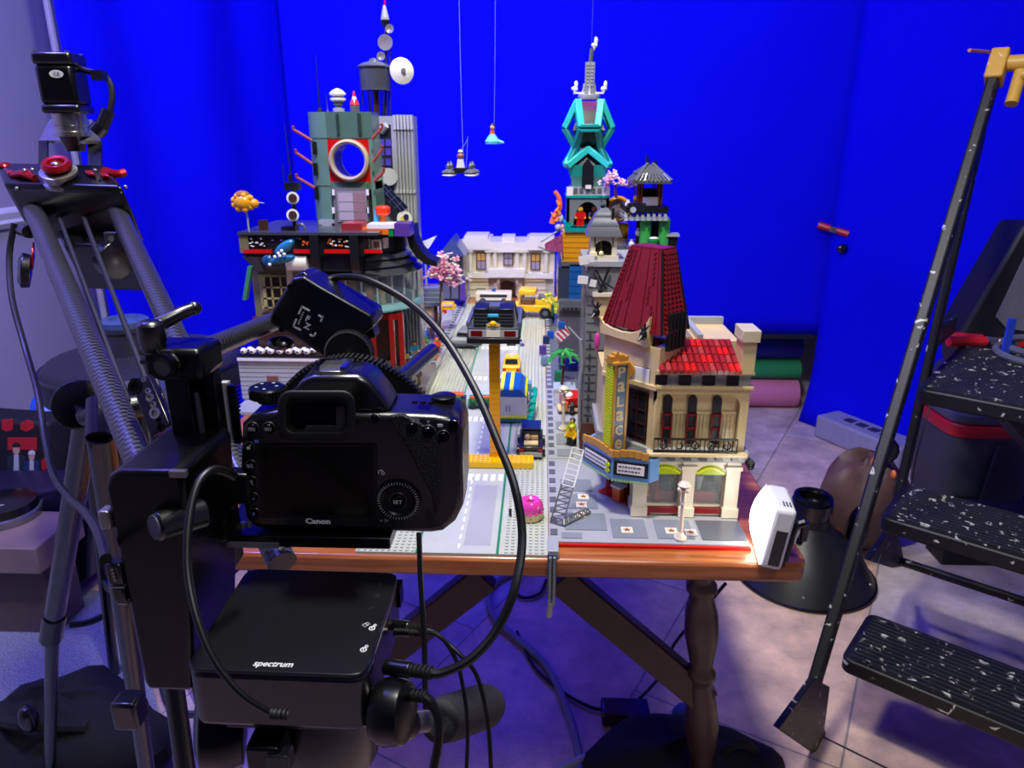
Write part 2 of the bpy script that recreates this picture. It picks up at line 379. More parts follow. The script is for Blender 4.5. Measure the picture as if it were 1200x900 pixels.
pave('toy_pavement', .017, .35, 1.502, 2.5, DBG, 'dark grey toy pavement under the teal tower on the right', (.019, .029), [])
pave('toy_pavement', -.61, -.241, 1.33, 2.5, LBG, 'light grey toy pavement along the left side of the street', (-.262, -.250), [(-.285, -.265, 1.35+q*.08, 1.40+q*.08) for q in range(10)])
SZ = PZ+.0042
# ================================================================ TAN CINEMA
FY = .94
def X(px, py, Y=FY): return at(px, py, Y).x
def Z(px, py, Y=FY): return at(px, py, Y).z
P2 = V((.162, FY, 0)); P1 = V((.094, 1.008, 0)); nF = V((-1, -1, 0)).normalized(); eF = (P2-P1).normalized()   # corner facade
RXE = .287
palace = thing('toy_cinema', 'tan toy brick cinema with dark red tower roof and vertical letter sign at front right', 'toy building', (.19, 1.03, SZ))
def zf(py, px=812): return Z(px, py)
z_g1 = zf(540); z_led = zf(527); z_f1 = zf(455); z_f2 = zf(437); z_par = zf(392, 880)
foot = lambda z, g=0: [V((P2.x, FY-g, z)), V((RXE+g, FY-g, z)), V((RXE+g, 1.125, z)), V((P1.x-g, 1.125, z)), V((P1.x-g, P1.y, z))]
# ground floor: columns, shop windows, interior
gcol = MB()
cols = [(741, 757), (797, 812), (848, 864)]
for a, b_ in cols: MB().bx(X(a, 580), X(b_, 580), FY-.004, FY+.03, SZ, z_g1).bx(X(a, 580)-.002, X(b_, 580)+.002, FY-.007, FY+.03, SZ, SZ+.014).bx(X(a, 580)-.002, X(b_, 580)+.002, FY-.007, FY+.03, z_g1-.012, z_g1-.006).build('column', CREAM, palace)
gcol.bx(RXE-.008, RXE, FY+.03, 1.125, SZ, z_g1)
gcol.build('side_wall', CREAM, palace)
MB().bx(P2.x, RXE, FY+.06, FY+.065, SZ, z_g1).bx(P2.x-.01, P2.x-.005, FY+.02, 1.1, SZ, z_g1).build('inner_wall', lego('inner_tan', (190, 165, 120)), palace)
MB().bx(P2.x-.004, RXE-.008, FY+.002, FY+.06, SZ, SZ+.008).build('plinth', CREAM, palace)
for (a, b_, lb) in ((757, 797, 1), (812, 848, 2)):
    xa, xb = X(a, 580), X(b_, 580); zt = zf(556); zb = SZ+.012; xm = (xa+xb)/2; hw = (xb-xa)/2
    fr = MB()
    for (u0, u1, w0, w1) in ((xa, xa+.002, zb, zt), (xb-.002, xb, zb, zt), (xa, xb, zt-.002, zt), (xa, xb, zb, zb+.003)): fr.bx(u0, u1, FY+.004, FY+.008, w0, w1)
    w = fr.build('shop_window', CREAM, palace)
    MB().bx(xa, xb, FY+.0055, FY+.0065, zb, zt).build('pane', GLASS, w)
    MB().bx(xa, xb, FY-.003, FY+.006, SZ+.004, SZ+.012).build('sill', DRED, w)
    # arch above with lime fan light
    pts = [V((xa, FY, zt)), V((xb, FY, zt))]+[V((xm+hw*math.cos(PI*k/10), FY, zt+.016*math.sin(PI*k/10))) for k in range(1, 10)]
    MB().poly(pts, (0, .004, 0)).build('fan_light', LIME, w)
    s_ = MB()
    for k in range(11): s_.cyl((xa+.004+k*(xb-xa-.008)/10, FY-.002, zt+.003+.008*math.sin(PI*k/10)), (xa+.004+k*(xb-xa-.008)/10, FY+.001, zt+.003+.008*math.sin(PI*k/10)), .0022, n=8)
    s_.build('fan_stud', lego('lime_clear', (220, 225, 40), .15), w)
    # counter and rug inside
    MB().bx(xa+.004, xb-.004, FY+.02, FY+.045, zb, zb+.012).bx(xa+.004, xb-.004, FY+.018, FY+.024, zb+.012, zb+.016).build('counter', MAROON, palace)
    MB().cyl((xm-.006, FY+.035, zb+.012), (xm-.006, FY+.035, zb+.03), .004).cyl((xm-.006, FY+.035, zb+.03), (xm-.006, FY+.035, zb+.036), .006).build('counter_lamp', LBG, palace)
    MB().cb((xm+.01, FY+.034, zb+.02), .010, .008, .012).build('till', LBLK, palace)
    MB().bx(xa, xb, FY+.056, FY+.06, zb+.02, zb+.045).build('poster', lego('poster_brown', (120, 60, 45)), palace)
# spandrel over the shop arches
for (a, b_) in ((757, 797), (812, 848)):
    xa, xb = X(a, 580), X(b_, 580); zt = zf(556); xm = (xa+xb)/2; hw = (xb-xa)/2
    pts = [V((xb, FY-.002, zt)), V((xb, FY-.002, z_g1)), V((xa, FY-.002, z_g1)), V((xa, FY-.002, zt))]+[V((xm-hw*.96*math.cos(PI*k/10), FY-.002, zt+.0165*math.sin(PI*k/10))) for k in range(1, 10)]
    MB().poly(pts, (0, .008, 0)).build('arch', CREAM, palace)
# entrance recess on the corner
MB().poly([P2+nF*0+V((0, 0, SZ)), P1+V((0, 0, SZ)), P1+V((.03, .03, SZ)), P2+V((.03, .03, SZ))], (0, 0, .002)).build('entrance_carpet', LRED, palace)
ent = MB()
for q in (.0, .42, .9): 
    p = P1.lerp(P2, q)+V((.012, .012, 0)); ent.bx(0, .007, 0, .006, SZ, z_g1, Matrix.Translation(V((p.x, p.y, 0))) @ Matrix.Rotation(-PI/4, 4, 'Z'))
ent.build('door_frame', DRED, palace)
R45 = Matrix.Rotation(-PI/4, 4, 'Z')
def fbox(mb, s0, s1, d0, d1, z0, z1):
    """box on the corner facade: s along P1->P2 in metres, d inwards"""
    return mb.bx(s0, s1, d0, d1, z0, z1, Matrix.Translation(P1) @ R45)
FL = (P2-P1).length; FD = .056
for s0 in (.012, .050):
    d_ = fbox(MB(), s0, s0+.034, .014, .017, SZ+.003, z_g1-.004).build('entrance_door', MAROON, palace)
    fbox(MB(), s0+.005, s0+.029, .0125, .0185, SZ+.016, z_g1-.01).build('pane', GLASSB, d_)
    fbox(MB(), s0+.031, s0+.033, .010, .014, SZ+.02, SZ+.035).build('handle', GOLD, d_)
tick = fbox(MB(), .030, .044, -.004, .008, SZ, SZ+.022).build('ticket_desk', LORG, palace)
fbox(MB(), .028, .046, -.006, .010, SZ+.022, SZ+.025).build('desk_top', LWH, tick)
# first floor body
up = MB()
ledge = foot(z_g1, .003)
MB().poly([V((p.x, p.y, z_g1)) for p in foot(0, .006)], (0, 0, z_led-z_g1)).build('ledge', lego('ledge_grey', (150, 152, 150)), palace, bev=.001)
XA, XB = X(765, 490), X(866, 490); za, zb2 = z_led, zf(462)
up.bx(P2.x, XA, FY, FY+.02, z_led, z_f1).bx(XB, RXE, FY, FY+.02, z_led, z_f1).bx(XA, XB, FY+.011, FY+.02, z_led, z_f1)
up.bx(RXE-.01, RXE, FY+.02, 1.125, z_led, z_f1).bx(P1.x, P1.x+.01, P1.y, 1.125, z_led, z_f1).bx(P1.x, RXE, 1.115, 1.125, z_led, z_f1)
up.build('wall', TAN, palace)
pts = [V((XA, FY, z_f1)), V((XB, FY, z_f1))]
R_ = .018
arc = [V((XB-R_+R_*math.cos(a), FY, zb2-R_+R_*math.sin(a))) for a in [k*PI/16 for k in range(9)]]+[V((XA+R_+R_*math.cos(a), FY, zb2-R_+R_*math.sin(a))) for a in [PI/2+k*PI/16 for k in range(9)]]
MB().poly([V((XB, FY, z_f1)), V((XB, FY, zb2-R_))]+arc[1:-1]+[V((XA, FY, zb2-R_)), V((XA, FY, z_f1))], (0, .011, 0)).build('recess_arch', TAN, palace)
grv = MB()
for k in range(22):
    x = XA+.003+k*(XB-XA-.006)/21; grv.bx(x, x+.0018, FY+.0098, FY+.011, z_led, zf(486))
grv.bx(XA, XB, FY+.009, FY+.011, zf(488), zf(485)); grv.build('ribbed_panel', TAN, palace)
for px in (783, 812, 841):
    xm = X(px, 490); zt = zf(466)-.006; hw = .0058
    pts = [V((xm-hw, FY+.007, z_led+.006)), V((xm+hw, FY+.007, z_led+.006))]+[V((xm+hw*math.cos(PI*k/8), FY+.007, zt+hw*math.sin(PI*k/8))) for k in range(9)]
    w = MB().poly(pts, (0, .005, 0)).build('arched_window', LBLK, palace)
    f_ = MB(); zz = [zf(488), zf(504)]
    for z_ in zz: f_.bx(xm-hw, xm+hw, FY+.005, FY+.008, z_-.0015, z_+.0015)
    for sx in (-1, 1): f_.bx(xm+sx*hw-.001, xm+sx*hw+.001, FY+.005, FY+.008, z_led+.006, zf(486))
    f_.build('window_bar', DRED, w)
bal = MB(); zr = zf(511); xa, xb = X(765, 515), X(862, 515)
bal.bx(xa, xb, FY-.012, FY-.010, zr-.0015, zr+.001).bx(xa, xb, FY-.012, FY-.010, z_led+.001, z_led+.003)
n = 18
for k in range(n+1): bal.cyl((xa+(xb-xa)*k/n, FY-.011, z_led), (xa+(xb-xa)*k/n, FY-.011, zr), .0008, n=6)
for k in range(5): bal.torus((xa+(xb-xa)*(k+.6)/5.2, FY-.011, (zr+z_led)/2), .0045, .0011, (0, 1, 0), 12, 5)
bal.build('balcony_rail', LBLK, palace)
MB().bx(X(757, 525), RXE+.002, FY-.016, FY, z_led-.005, z_led).build('balcony_slab', TAN, palace, bev=.001)
lb_ = MB()
for k in range(6): lb_.cb((X(757, 535)+.012+k*.022, FY-.006, z_g1+.008), .010, .008, .008)
lb_.build('bracket', DBG, palace)
# frieze and cornice
MB().bx(P2.x-.002, RXE+.003, FY-.004, FY+.02, z_f1, z_f1+.0035).bx(P2.x-.002, RXE+.003, FY-.003, FY+.02, z_f2-.002, z_f2+.003).build('cornice', TAN, palace)
fr = MB().bx(P2.x, RXE, FY+.003, FY+.02, z_f1+.003, z_f2-.002).build('frieze', LBG, palace)
ins = MB()
for px in (775, 803, 831, 859): ins.bx(X(px-7, 447), X(px+7, 447), FY, FY+.004, z_f1+.005, z_f2-.004)
ins.build('frieze_slot', LBLK, fr)
# red tiled roof (slopes back and up)
yR1 = FY+.075; zr0 = z_f2+.003; zr1 = at(815, 397, yR1).z
rf = MB().poly([V((P2.x, FY-.006, zr0)), V((P2.x, yR1, zr1)), V((P2.x, yR1, z_f2)), V((P2.x, FY, z_f2))], (RXE-.016-P2.x, 0, 0)).build('tiled_roof', MAROON, palace)
tl = [MB(), MB(), MB()]; rr = 0
for r in range(4):
    q = r/4; y0 = FY-.010+(yR1-FY)*q; z0 = zr0+.001+(zr1-zr0)*q; y1 = y0+(yR1-FY)/4*.9; z1 = z0+(zr1-zr0)/4*.9
    for k in range(13):
        x = P2.x+.004+k*(RXE-.018-P2.x-.006)/12
        tl[[0, 1, 0, 2, 0, 1, 0][(k*3+r*5) % 7]].cyl((x, y0, z0), (x, y1, z1), .0038, n=10)
for q, mt, nm in zip(tl, (lego('tile_maroon', (150, 32, 36)), lego('tile_red', (205, 30, 28)), lego('tile_dull', (165, 60, 60))), ('round_tile', 'round_tile', 'round_tile')): q.build(nm, mt, rf)
dk = MB()
for r in range(1, 5):
    q = r/4; y0 = FY-.010+(yR1-FY)*q; z0 = zr0+(zr1-zr0)*q; dk.bx(P2.x, RXE-.016, y0-.001, y0+.003, z0-.003, z0+.001)
dk.build('tile_course', DRED, rf)
# parapet pier at the right, back roof deck
pr = MB().bx(RXE-.017, RXE+.001, FY-.004, FY+.03, z_f2, zf(398, 880)).build('parapet_pier', TAN, palace)
MB().bx(RXE-.020, RXE+.004, FY-.008, FY+.034, zf(400, 880), zf(386, 880)).build('pier_cap', lego('light_tan', (205, 190, 160)), pr, bev=.001)
MB().bx(P2.x+.01, RXE, yR1+.0, 1.125, z_f2, zr1-.003).build('rear_block', TAN, palace)
MB().bx(P2.x+.01, RXE, 1.115, 1.125, zr1-.003, zr1+.008).bx(RXE-.06, RXE-.052, yR1, 1.125, zr1-.003, zr1+.006).build('roof_parapet', LBG, palace)
MB().bx(P2.x+.02, RXE-.065, yR1+.01, 1.11, zr1-.003, zr1).build('roof_deck', DTAN, palace)
# ---- corner tower: square turned 45 degrees
zt0 = onp(757, 405, P2, nF).z
tw = lambda s, z, g=0: [P1+R45.to_3x3() @ V((a, b_, 0))+V((0, 0, z)) for a, b_ in ((-g, -g), (FL+g, -g), (FL+g, FL+g), (-g, FL+g))]
mb = MB()
for (s0, s1, d0, d1) in ((0, .013, 0, FD), (FL-.013, FL, 0, FD), (0, FL, FD-.01, FD)): fbox(mb, s0, s1, d0, d1, z_g1, zt0)
fbox(mb, .013, FL-.013, .006, .012, z_led, zt0)
fbox(mb, .013, FL-.013, 0, .012, onp(735, 425, P2, nF).z, zt0)
mb.build('tower_wall', TAN, palace)
fbox(MB(), .016, FL-.016, .002, .006, z_led+.004, onp(735, 455, P2, nF).z).build('tower_window', SMOKE, palace)
wb = MB()
for k in range(5): fbox(wb, .016+k*(FL-.034)/4, .018+k*(FL-.034)/4, .0005, .003, z_led+.004, onp(735, 455, P2, nF).z)
for k in range(6): fbox(wb, .016, FL-.016, .0005, .003, z_led+.01+k*.02, z_led+.0115+k*.02)
wb.build('window_lattice', lego('reddish_black', (60, 25, 25)), palace)
med = onp(735, 420, P2, nF)
zl = onp(735, 436, P2, nF).z
fbox(MB(), .014, FL-.014, -.002, .004, zl-.008, zl+.012).build('lunette_panel', LWH, palace)
cL = P1.lerp(P2, .5)+V((0, 0, zl+.006)); MB().cyl(cL+nF*.002, cL+nF*.005, .0105, n=20).build('lunette_disc', GOLD, palace)
MB().poly([P2+nF*.004+V((0, 0, zl-.014)), P2+nF*.004+V((0, 0, zl-.008)), P1+nF*.004+V((0, 0, zl-.008)), P1+nF*.004+V((0, 0, zl-.014))], -nF*.006).build('tower_string_course', TAN, palace)
# concave gable band
def fp(px, py): return onp(px, py, P2+nF*.006, nF)
gb = [fp(702, 371), fp(708, 379), fp(716, 384), fp(726, 388), fp(738, 390), fp(748, 388), fp(755, 382), fp(761, 372), fp(759, 408), fp(742, 402), fp(722, 396), fp(703, 390)]
MB().poly(gb, -nF*.012).build('gable_band', TAN, palace, bev=.0008)
P3 = P2+V((FD*.7071, FD*.7071, 0)); nR = V((1, -1, 0)).normalized()
gs = MB()
for k in range(5):
    c = P2.lerp(P3, .24+k*.15)+nR*.003; gs.cyl(c+V((0, 0, gb[8].z-.004)), c+V((0, 0, gb[7].z+.004)), .0035, n=8)
gs.build('tower_grille', LBLK, palace)
# dark red spire roof with stud rows
zb3 = fp(735, 386).z; rtop = .030; ctr = P1+R45.to_3x3() @ V((FL/2, FD/2, 0)); zt3 = ray(755, 291)
yc = ctr.y; zt3 = at(755, 290, yc).z
B_ = [ctr+R45.to_3x3() @ V((a*(FL/2+.003), b_*(FD/2+.003), 0))+V((0, 0, zb3)) for a, b_ in ((-1, -1), (1, -1), (1, 1), (-1, 1))]
Tq = [ctr+R45.to_3x3() @ V((a*.026+.006, b_*.015, 0))+V((0, 0, zt3)) for a, b_ in ((-1, -1), (1, -1), (1, 1), (-1, 1))]
roof = MB().rings([B_, Tq]).build('tower_roof', DRED, palace)
sm = MB(); sm2 = MB()
for face, (i, j) in enumerate(((0, 1), (1, 2), (3, 0), (2, 3))):
    nrm = (B_[j]-B_[i]).cross(Tq[i]-B_[i]).normalized()
    for r in range(17):
        q = (r+.5)/17
        a = B_[i].lerp(Tq[i], q); b_ = B_[j].lerp(Tq[j], q)
        if face == 1:
            for k in range(5): c = a.lerp(b_, .16+k*.17); sm.cyl(c, c+nrm*.0022, .0030, n=8)
        elif face == 0:
            for u in (.05, .2, .80) if r < 6 or r > 9 else (.05, .3, .72): c = a.lerp(b_, u); sm.cyl(c, c+nrm*.002, .0018, n=8)
        else:
            for u in (.2, .5, .8): c = a.lerp(b_, u); sm.cyl(c, c+nrm*.002, .0026, n=8)
    for u in (.12, .36, .64, .9):
        if face == 0: sm2.poly([B_[i].lerp(B_[j], u)+nrm*.0003, B_[i].lerp(B_[j], u+.006)+nrm*.0003, Tq[i].lerp(Tq[j], u+.006)+nrm*.0003, Tq[i].lerp(Tq[j], u)+nrm*.0003], nrm*.0006)
sm.build('roof_stud', DRED, roof); sm2.build('roof_seam', lego('dark_red_seam', (86, 12, 18)), roof)
for e in (0, 1, 2):
    d = (B_[e]-ctr).normalized(); d.z = 0
    MB().cyl(B_[e]+d*.001, Tq[e]+d*.001, .0018, n=6).build('roof_hip', LBLK if e else DRED, roof)
MB().poly([p+V((0, 0, 0)) for p in Tq], (0, 0, .003)).build('roof_cap', DRED, roof)
# black gargoyle finials on the gable corners
for p in (fp(702, 366), fp(757, 392)):
    g = MB(); c = p+nF*.006
    g.sph(c, .0055, .0055, .007, 10).cyl(c+V((0, 0, .003)), c+V((.002, 0, .016)), .003, .0012, 8).cyl(c+nF*.002, c+nF*.010+V((0, 0, -.006)), .003, .0015, 8)
    for s in (-1, 1): g.cyl(c+V((0, 0, .005)), c+eF*(s*.009)+V((0, 0, .015)), .0022, .0006, 6)
    g.build('gargoyle', LBLK, palace)
MB().sph(fp(703, 400)+nF*.006, .0045, .0045, .014).build('pennant', MAG, palace)
# vertical sign
sc_ = P1.lerp(P2, .47)+nF*.03
zs0 = onp(720, 528, sc_, nF).z; zs1 = onp(720, 424, sc_, nF).z
sg = .0115; SR = Matrix.Rotation(math.radians(-52), 4, 'Z')
e2 = SR.to_3x3() @ V((1, 0, 0)); n2 = SR.to_3x3() @ V((0, -1, 0))
sgn_m = Matrix.Translation(V((sc_.x, sc_.y, 0)))
Q = Matrix.Rotation(math.radians(22), 4, 'Z')     # right letter face looks right-front
LFm = sgn_m @ Q
sign = MB().bx(-.004, .014, -.010, .012, zs0, zs1, LFm).build('vertical_sign', SBLU, palace)
fr3 = Q.to_3x3() @ V((1, 0, 0)); nn3 = Q.to_3x3() @ V((0, -1, 0)); ln3 = Q.to_3x3() @ V((-1, 0, 0))
bs = V((sc_.x, sc_.y, 0))
for (xx, yy) in ((-.0045, -.0105), (.0145, -.0105), (-.0045, .0125)):
    MB().bx(xx-.0016, xx+.0016, yy-.0016, yy+.0016, zs0, zs1, LFm).build('sign_edge', GOLD, sign)
hN = (zs1-zs0)
for k, ch in enumerate('PaLaCe'):
    text(ch, 'sign_letter', bs+fr3*.005+nn3*.0105+V((0, 0, zs1-hN*(k+.55)/6.1)), fr3, (0, 0, 1), hN/6*.72, TAN, sign, .0004, .03, 0, None, .0115)
lm = MB()
lm.bx(-.0075, -.0045, -.009, .0105, zs0, zs1, LFm)
k = 0; zz = zs0+.003
while zz < zs1-.002:
    for yy in (-.0075, -.0035, .0005, .0045, .0085): lm.cyl(LFm @ V((-.0075, yy, zz)), LFm @ V((-.0092, yy, zz)), .0016, n=7)
    zz += .0042
lm.build('sign_bulb', lego('lime_bulb', (200, 215, 40), .2), sign)
cr = MB()
for k in range(4): cr.cb((sc_.x-.006+k*.006, sc_.y-.004+(k % 2)*.004, zs1+.005+(.003 if k in (1, 2) else 0)), .007, .012, .010, Q)
cr.cb((sc_.x+.003, sc_.y, zs1+.0015), .024, .028, .003, Q); cr.build('sign_crown', GOLD, sign)
# marquee: wedge canopy in front of the corner
zm0 = onp(715, 553, P2+nF*.03, nF).z; zm1 = onp(715, 527, P2+nF*.03, nF).z
mp_ = [P1+eF*(-.012), P1+eF*(-.008)+nF*.030, P1.lerp(P2, .62)+nF*.045, P2+eF*.010+nF*.018, P2+eF*.012]
mq = MB().poly([V((p.x, p.y, zm0)) for p in mp_], (0, 0, zm1-zm0)).build('marquee', lego('marquee_blue', (105, 155, 210)), palace)
for (a, b_) in ((1, 2), (2, 3)):
    A, B2 = mp_[a], mp_[b_]; e = (B2-A).normalized(); nn = e.cross(V((0, 0, 1)))
    h = zm1-zm0
    MB().poly([A+e*.003+nn*.0002+V((0, 0, zm0+h*.2)), B2-e*.003+nn*.0002+V((0, 0, zm0+h*.2)), B2-e*.003+nn*.0002+V((0, 0, zm0+h*.82)), A+e*.003+nn*.0002+V((0, 0, zm0+h*.82))], nn*.0012).build('marquee_frame', LBLK, mq)
    MB().poly([A+e*.008+nn*.0014+V((0, 0, zm0+h*.3)), B2-e*.008+nn*.0014+V((0, 0, zm0+h*.3)), B2-e*.008+nn*.0014+V((0, 0, zm0+h*.72)), A+e*.008+nn*.0014+V((0, 0, zm0+h*.72))], nn*.0008).build('marquee_board', LWH, mq)
    tl_ = MB(); rq = random.Random(5+a)
    for row in (.40, .58):
        u = .010
        while u < (B2-A).length-.014:
            w_ = .002+.004*rq.random(); q = A+e*(u+w_/2)+nn*.0023+V((0, 0, zm0+h*(row+.03))); tl_.cb(q, w_, .0003, h*.07, Matrix.Rotation(math.atan2(e.y, e.x), 4, 'Z')); u += w_+.0012
    tl_.build('board_lettering', lego('letter_grey', (90, 90, 95)), mq)
    s_ = MB(); L = (B2-A).length; k = 0
    while k*.0042 < L-.004: c = A+e*(.002+k*.0042)+V((0, 0, zm0-.002)); s_.cyl(c+nn*-.002, c+nn*.0012, .0019, n=7); k += 1
    s_.build('marquee_light', lego('pale_green', (150, 190, 130), .2), mq)
    g_ = MB(); k = 0
    while k*.010 < L-.006:
        c = A+e*(.006+k*.010)+V((0, 0, zm1+.003+.004*math.sin(PI*min(1, (k*.010+.006)/L)))); g_.cb(c, .0095, .004, .010, Matrix.Rotation(math.atan2(e.y, e.x), 4, 'Z')); k += 1
    g_.build('marquee_crest', GOLD, mq)
for k, zq in enumerate((.38, .62)):
    c = mp_[2]+nF*.003-eF*.004+V((0, 0, zm0+(zm1-zm0)*zq)); MB().cyl(c, c+nF*.003, .0035, n=12).build('marquee_bulb', LIME, mq)
MB().poly([V((p.x, p.y, zm1)) for p in [(mp_[0]*.9+mp_[2]*.1), (mp_[1]*.85+mp_[2]*.15), (mp_[2]*.8+P2*.2), (mp_[3]*.8+P2*.2), P2]], (0, 0, .003)).build('marquee_deck', DBG, mq)
# wall lamps
for px, py in ((879, 543), (762, 545)):
    c = at(px, py, FY-.008); MB().sph(c+V((0, -.003, -.004)), .005).cyl(c+V((0, .008, .004)), c, .002, n=8).cyl(c, c+V((0, -.004, .004)), .007, .004, 10).build('wall_lamp', LBLK, palace)
# street lamps (cream)
def street_lamp(loc, h, lab):
    t = thing('toy_street_lamp', lab, 'toy street lamp', loc, 0, 'cream toy street lamps')
    L = V(loc)
    MB().lathe(L, [(.0085, 0), (.0085, .003), (.007, .003), (.006, .006), (.0035, .010)], 14).build('base', CREAM, t)
    MB().lathe(L, [(.0032, .008), (.0028, h*.62), (.0042, h*.64), (.0042, h*.67), (.0028, h*.69), (.0036, h*.86)], 12).build('post', CREAM, t)
    c = L+V((0, 0, h*.92)); mb = MB().sph(c, .0048, .0048, .0048)
    for k in range(4): a = k*PI/2+.4; mb.sph(c+V((.007*math.cos(a), .007*math.sin(a), .001)), .0036)
    mb.lathe(c, [(.004, .004), (.009, .006), (.006, .010), (.001, .012)], 12); mb.build('lamp_cluster', CREAM, t); return t
p = onz(797, 631, SZ); street_lamp((p.x, p.y, SZ), at(797, 568, p.y).z-SZ, 'cream toy street lamp on the pavement before the cinema windows')
p = onz(660, 503, SZ); street_lamp((p.x, p.y, SZ), at(660, 455, p.y).z-SZ, 'white toy street lamp beside the red toy car')
# ================================================================ RIGHT SIDE, BEHIND THE CINEMA
def pbx(par, nm, mt, x0, y0, x1, y1, Y, d, bev=0): return MB().pb(x0, y0, x1, y1, Y, d).build(nm, mt, par, bev)
def brickface(mb, x0, y0, x1, y1, Y, n, h=.0006):
    z0 = at((x0+x1)/2, y1, Y).z; z1 = at((x0+x1)/2, y0, Y).z; a = at(x0, (y0+y1)/2, Y).x; b = at(x1, (y0+y1)/2, Y).x
    for k in range(1, n): z = z0+(z1-z0)*k/n; mb.bx(a-.0003, b+.0003, Y-h, Y+.001, z-.0007, z+.0007)
    return mb
# grey town house right behind the cinema
gh = thing('toy_grey_townhouse', 'tall dark grey toy brick house standing between the cinema and the teal tower', 'toy building', (.17, 1.3, SZ))
Y1 = 1.17
xl = at(684, 430, Y1).x
zt = at(700, 312, Y1).z
XQ = at(762, 330, Y1).x
MB().bx(xl, XQ, Y1, 1.30, SZ, zt).build('wall', lego('mid_stone', (120, 123, 126)), gh)
rb = MB()
for k in range(6): rb.bx(xl-.0012, xl+.0, Y1+.01+k*.02, Y1+.018+k*.02, SZ+.05, zt-.01)
for k in range(20): rb.bx(xl+.002, xl+.020, Y1-.0012, Y1, SZ+.02+k*.0148, SZ+.0205+k*.0148)
rb.build('brick_rib', DBG, gh)
mb = MB()
for k in range(9): mb.bx(xl+.007, xl+.011, Y1-.003, Y1-.001, SZ+.06+k*.018, SZ+.066+k*.018)
mb.build('wall_slot', lego('slot_grey', (70, 72, 76)), gh)
MB().bx(xl-.003, xl+.026, Y1-.006, Y1+.03, SZ, SZ+.05).build('plinth', RBRN, gh)
mb = MB().tube([V((xl-.004, Y1-.004, SZ+.04)), V((xl-.006, Y1-.006, SZ+.12)), V((xl-.003, Y1-.004, SZ+.16)), V((xl-.007, Y1-.004, SZ+.2))], .003, 8)
mb.build('drain_pipe', lego('pipe_grey', (140, 142, 146)), gh)
pbx(gh, 'tan_panel', TAN, 696, 343, 722, 372, Y1-.006, .006)
MB().bx(at(694, 345, Y1).x, at(726, 345, Y1).x, Y1-.012, Y1, pz(705, 346, Y1), pz(705, 342, Y1)).build('tan_ledge', CREAM, gh)
MB().bx(xl-.004, XQ+.002, Y1-.004, 1.302, zt, zt+.008).build('cornice', LBG, gh)
# crossed black rods on the front
c = at(706, 330, Y1-.006)
mb = MB().cyl(c+V((-.012, 0, .020)), c+V((.006, 0, -.012)), .002, n=6).cyl(c+V((.010, 0, .022)), c+V((-.004, 0, -.018)), .0022, n=6).cyl(c+V((0, 0, 0)), c+V((.026, 0, -.016)), .0018, n=6).sph(c+V((-.003, 0, -.018)), .004, .004, .008)
tag(mb.build('toy_weather_vane', LBLK), 'black crossed rod ornament on the grey toy house wall above the tan ledge', 'ornament')
# white paper notices
for k, (px, py, w, h) in enumerate(((684, 305, 12, 11), (693, 303, 8, 9), (683, 328, 13, 10), (695, 332, 8, 9))):
    a = at(px, py, Y1-.012); s = .0008
    o = MB().cb(a, w*.00125, .002, h*.00125, Matrix.Rotation(.15*(k-1.5), 4, 'Y')).build('toy_white_tile', LWH)
    tag(o, ['upper left white tile sticking out of the grey toy house', 'small upper right white tile sticking out of the grey toy house', 'lower left white tile sticking out of the grey toy house', 'lower right white tile sticking out of the grey toy house'][k], 'toy tile', 'white tiles on the grey toy house')
# bay turret with stepped pyramid roof on top of the town house
bt = thing('toy_turret', 'stone grey toy turret with arched window and stepped grey pyramid roof', 'toy tower', at(710, 312, 1.19))
YB = 1.19
a, b_ = at(692, 290, YB).x, at(723, 290, YB).x; z0 = zt+.008; z1 = pz(710, 277, YB); cxm = (a+b_)/2; dd = (b_-a)
mb = MB().bx(a, a+.008, YB, YB+dd, z0, z1).bx(b_-.008, b_, YB, YB+dd, z0, z1).bx(a, b_, YB+dd-.008, YB+dd, z0, z1).bx(a-.003, b_+.003, YB-.004, YB+dd+.004, z0, z0+.006)
hw = (b_-a)/2-.007; zA = z1-.018
mb.poly([V((b_-.006, YB, zA)), V((b_-.006, YB, z1)), V((a+.006, YB, z1)), V((a+.006, YB, zA))]+[V((cxm-hw*math.cos(PI*k/10), YB, zA+hw*.8*math.sin(PI*k/10))) for k in range(11)], (0, .008, 0))
mb.build('wall', STONE, bt)
MB().bx(a+.008, b_-.008, YB+.02, YB+.024, z0, z1).build('interior', SMOKE, bt)
mb = MB()
for k in range(2): mb.bx(cxm-.008+k*.014, cxm-.0065+k*.014, YB+.003, YB+.005, z0+.006, z1-.006)
mb.bx(a+.008, b_-.008, YB+.003, YB+.005, z0+.018, z0+.0195).build('window_bar', LBLK, bt)
MB().cb((cxm-.006, YB+.011, z0+.016), .008, .008, .02).sph((cxm-.006, YB+.011, z0+.03), .005).build('bust', OLIV, bt)
MB().cb((cxm-.017, YB-.004, z0+.009), .012, .008, .006).sph((cxm-.004, YB-.002, z0+.010), .004).build('flower_box', lego('pale_yellow', (240, 230, 170)), bt)
rf = MB(); zp = [(.030, z1), (.024, z1+.013), (.024, z1+.013), (.016, z1+.026), (.016, z1+.026), (.006, z1+.038)]
w_ = dd/2
for (q0, q1, h0, h1) in ((1.35, 1.05, 0, .016), (1.08, .72, .016, .030), (.75, .3, .030, .043)):
    rf.rings([[V((cxm+sx*w_*q, YB+w_+sy*w_*q, z1+h)) for sx, sy in ((-1, -1), (1, -1), (1, 1), (-1, 1))] for q, h in ((q0, h0), (q0*.98, h0+.002), (q1, h1))])
rf.build('roof', DBG, bt)
MB().cb((cxm+.013, YB+.004, z1+.036), .004, .004, .016).sph((cxm-.002, YB+w_, z1+.046), .004).build('roof_finial', LBLK, bt)
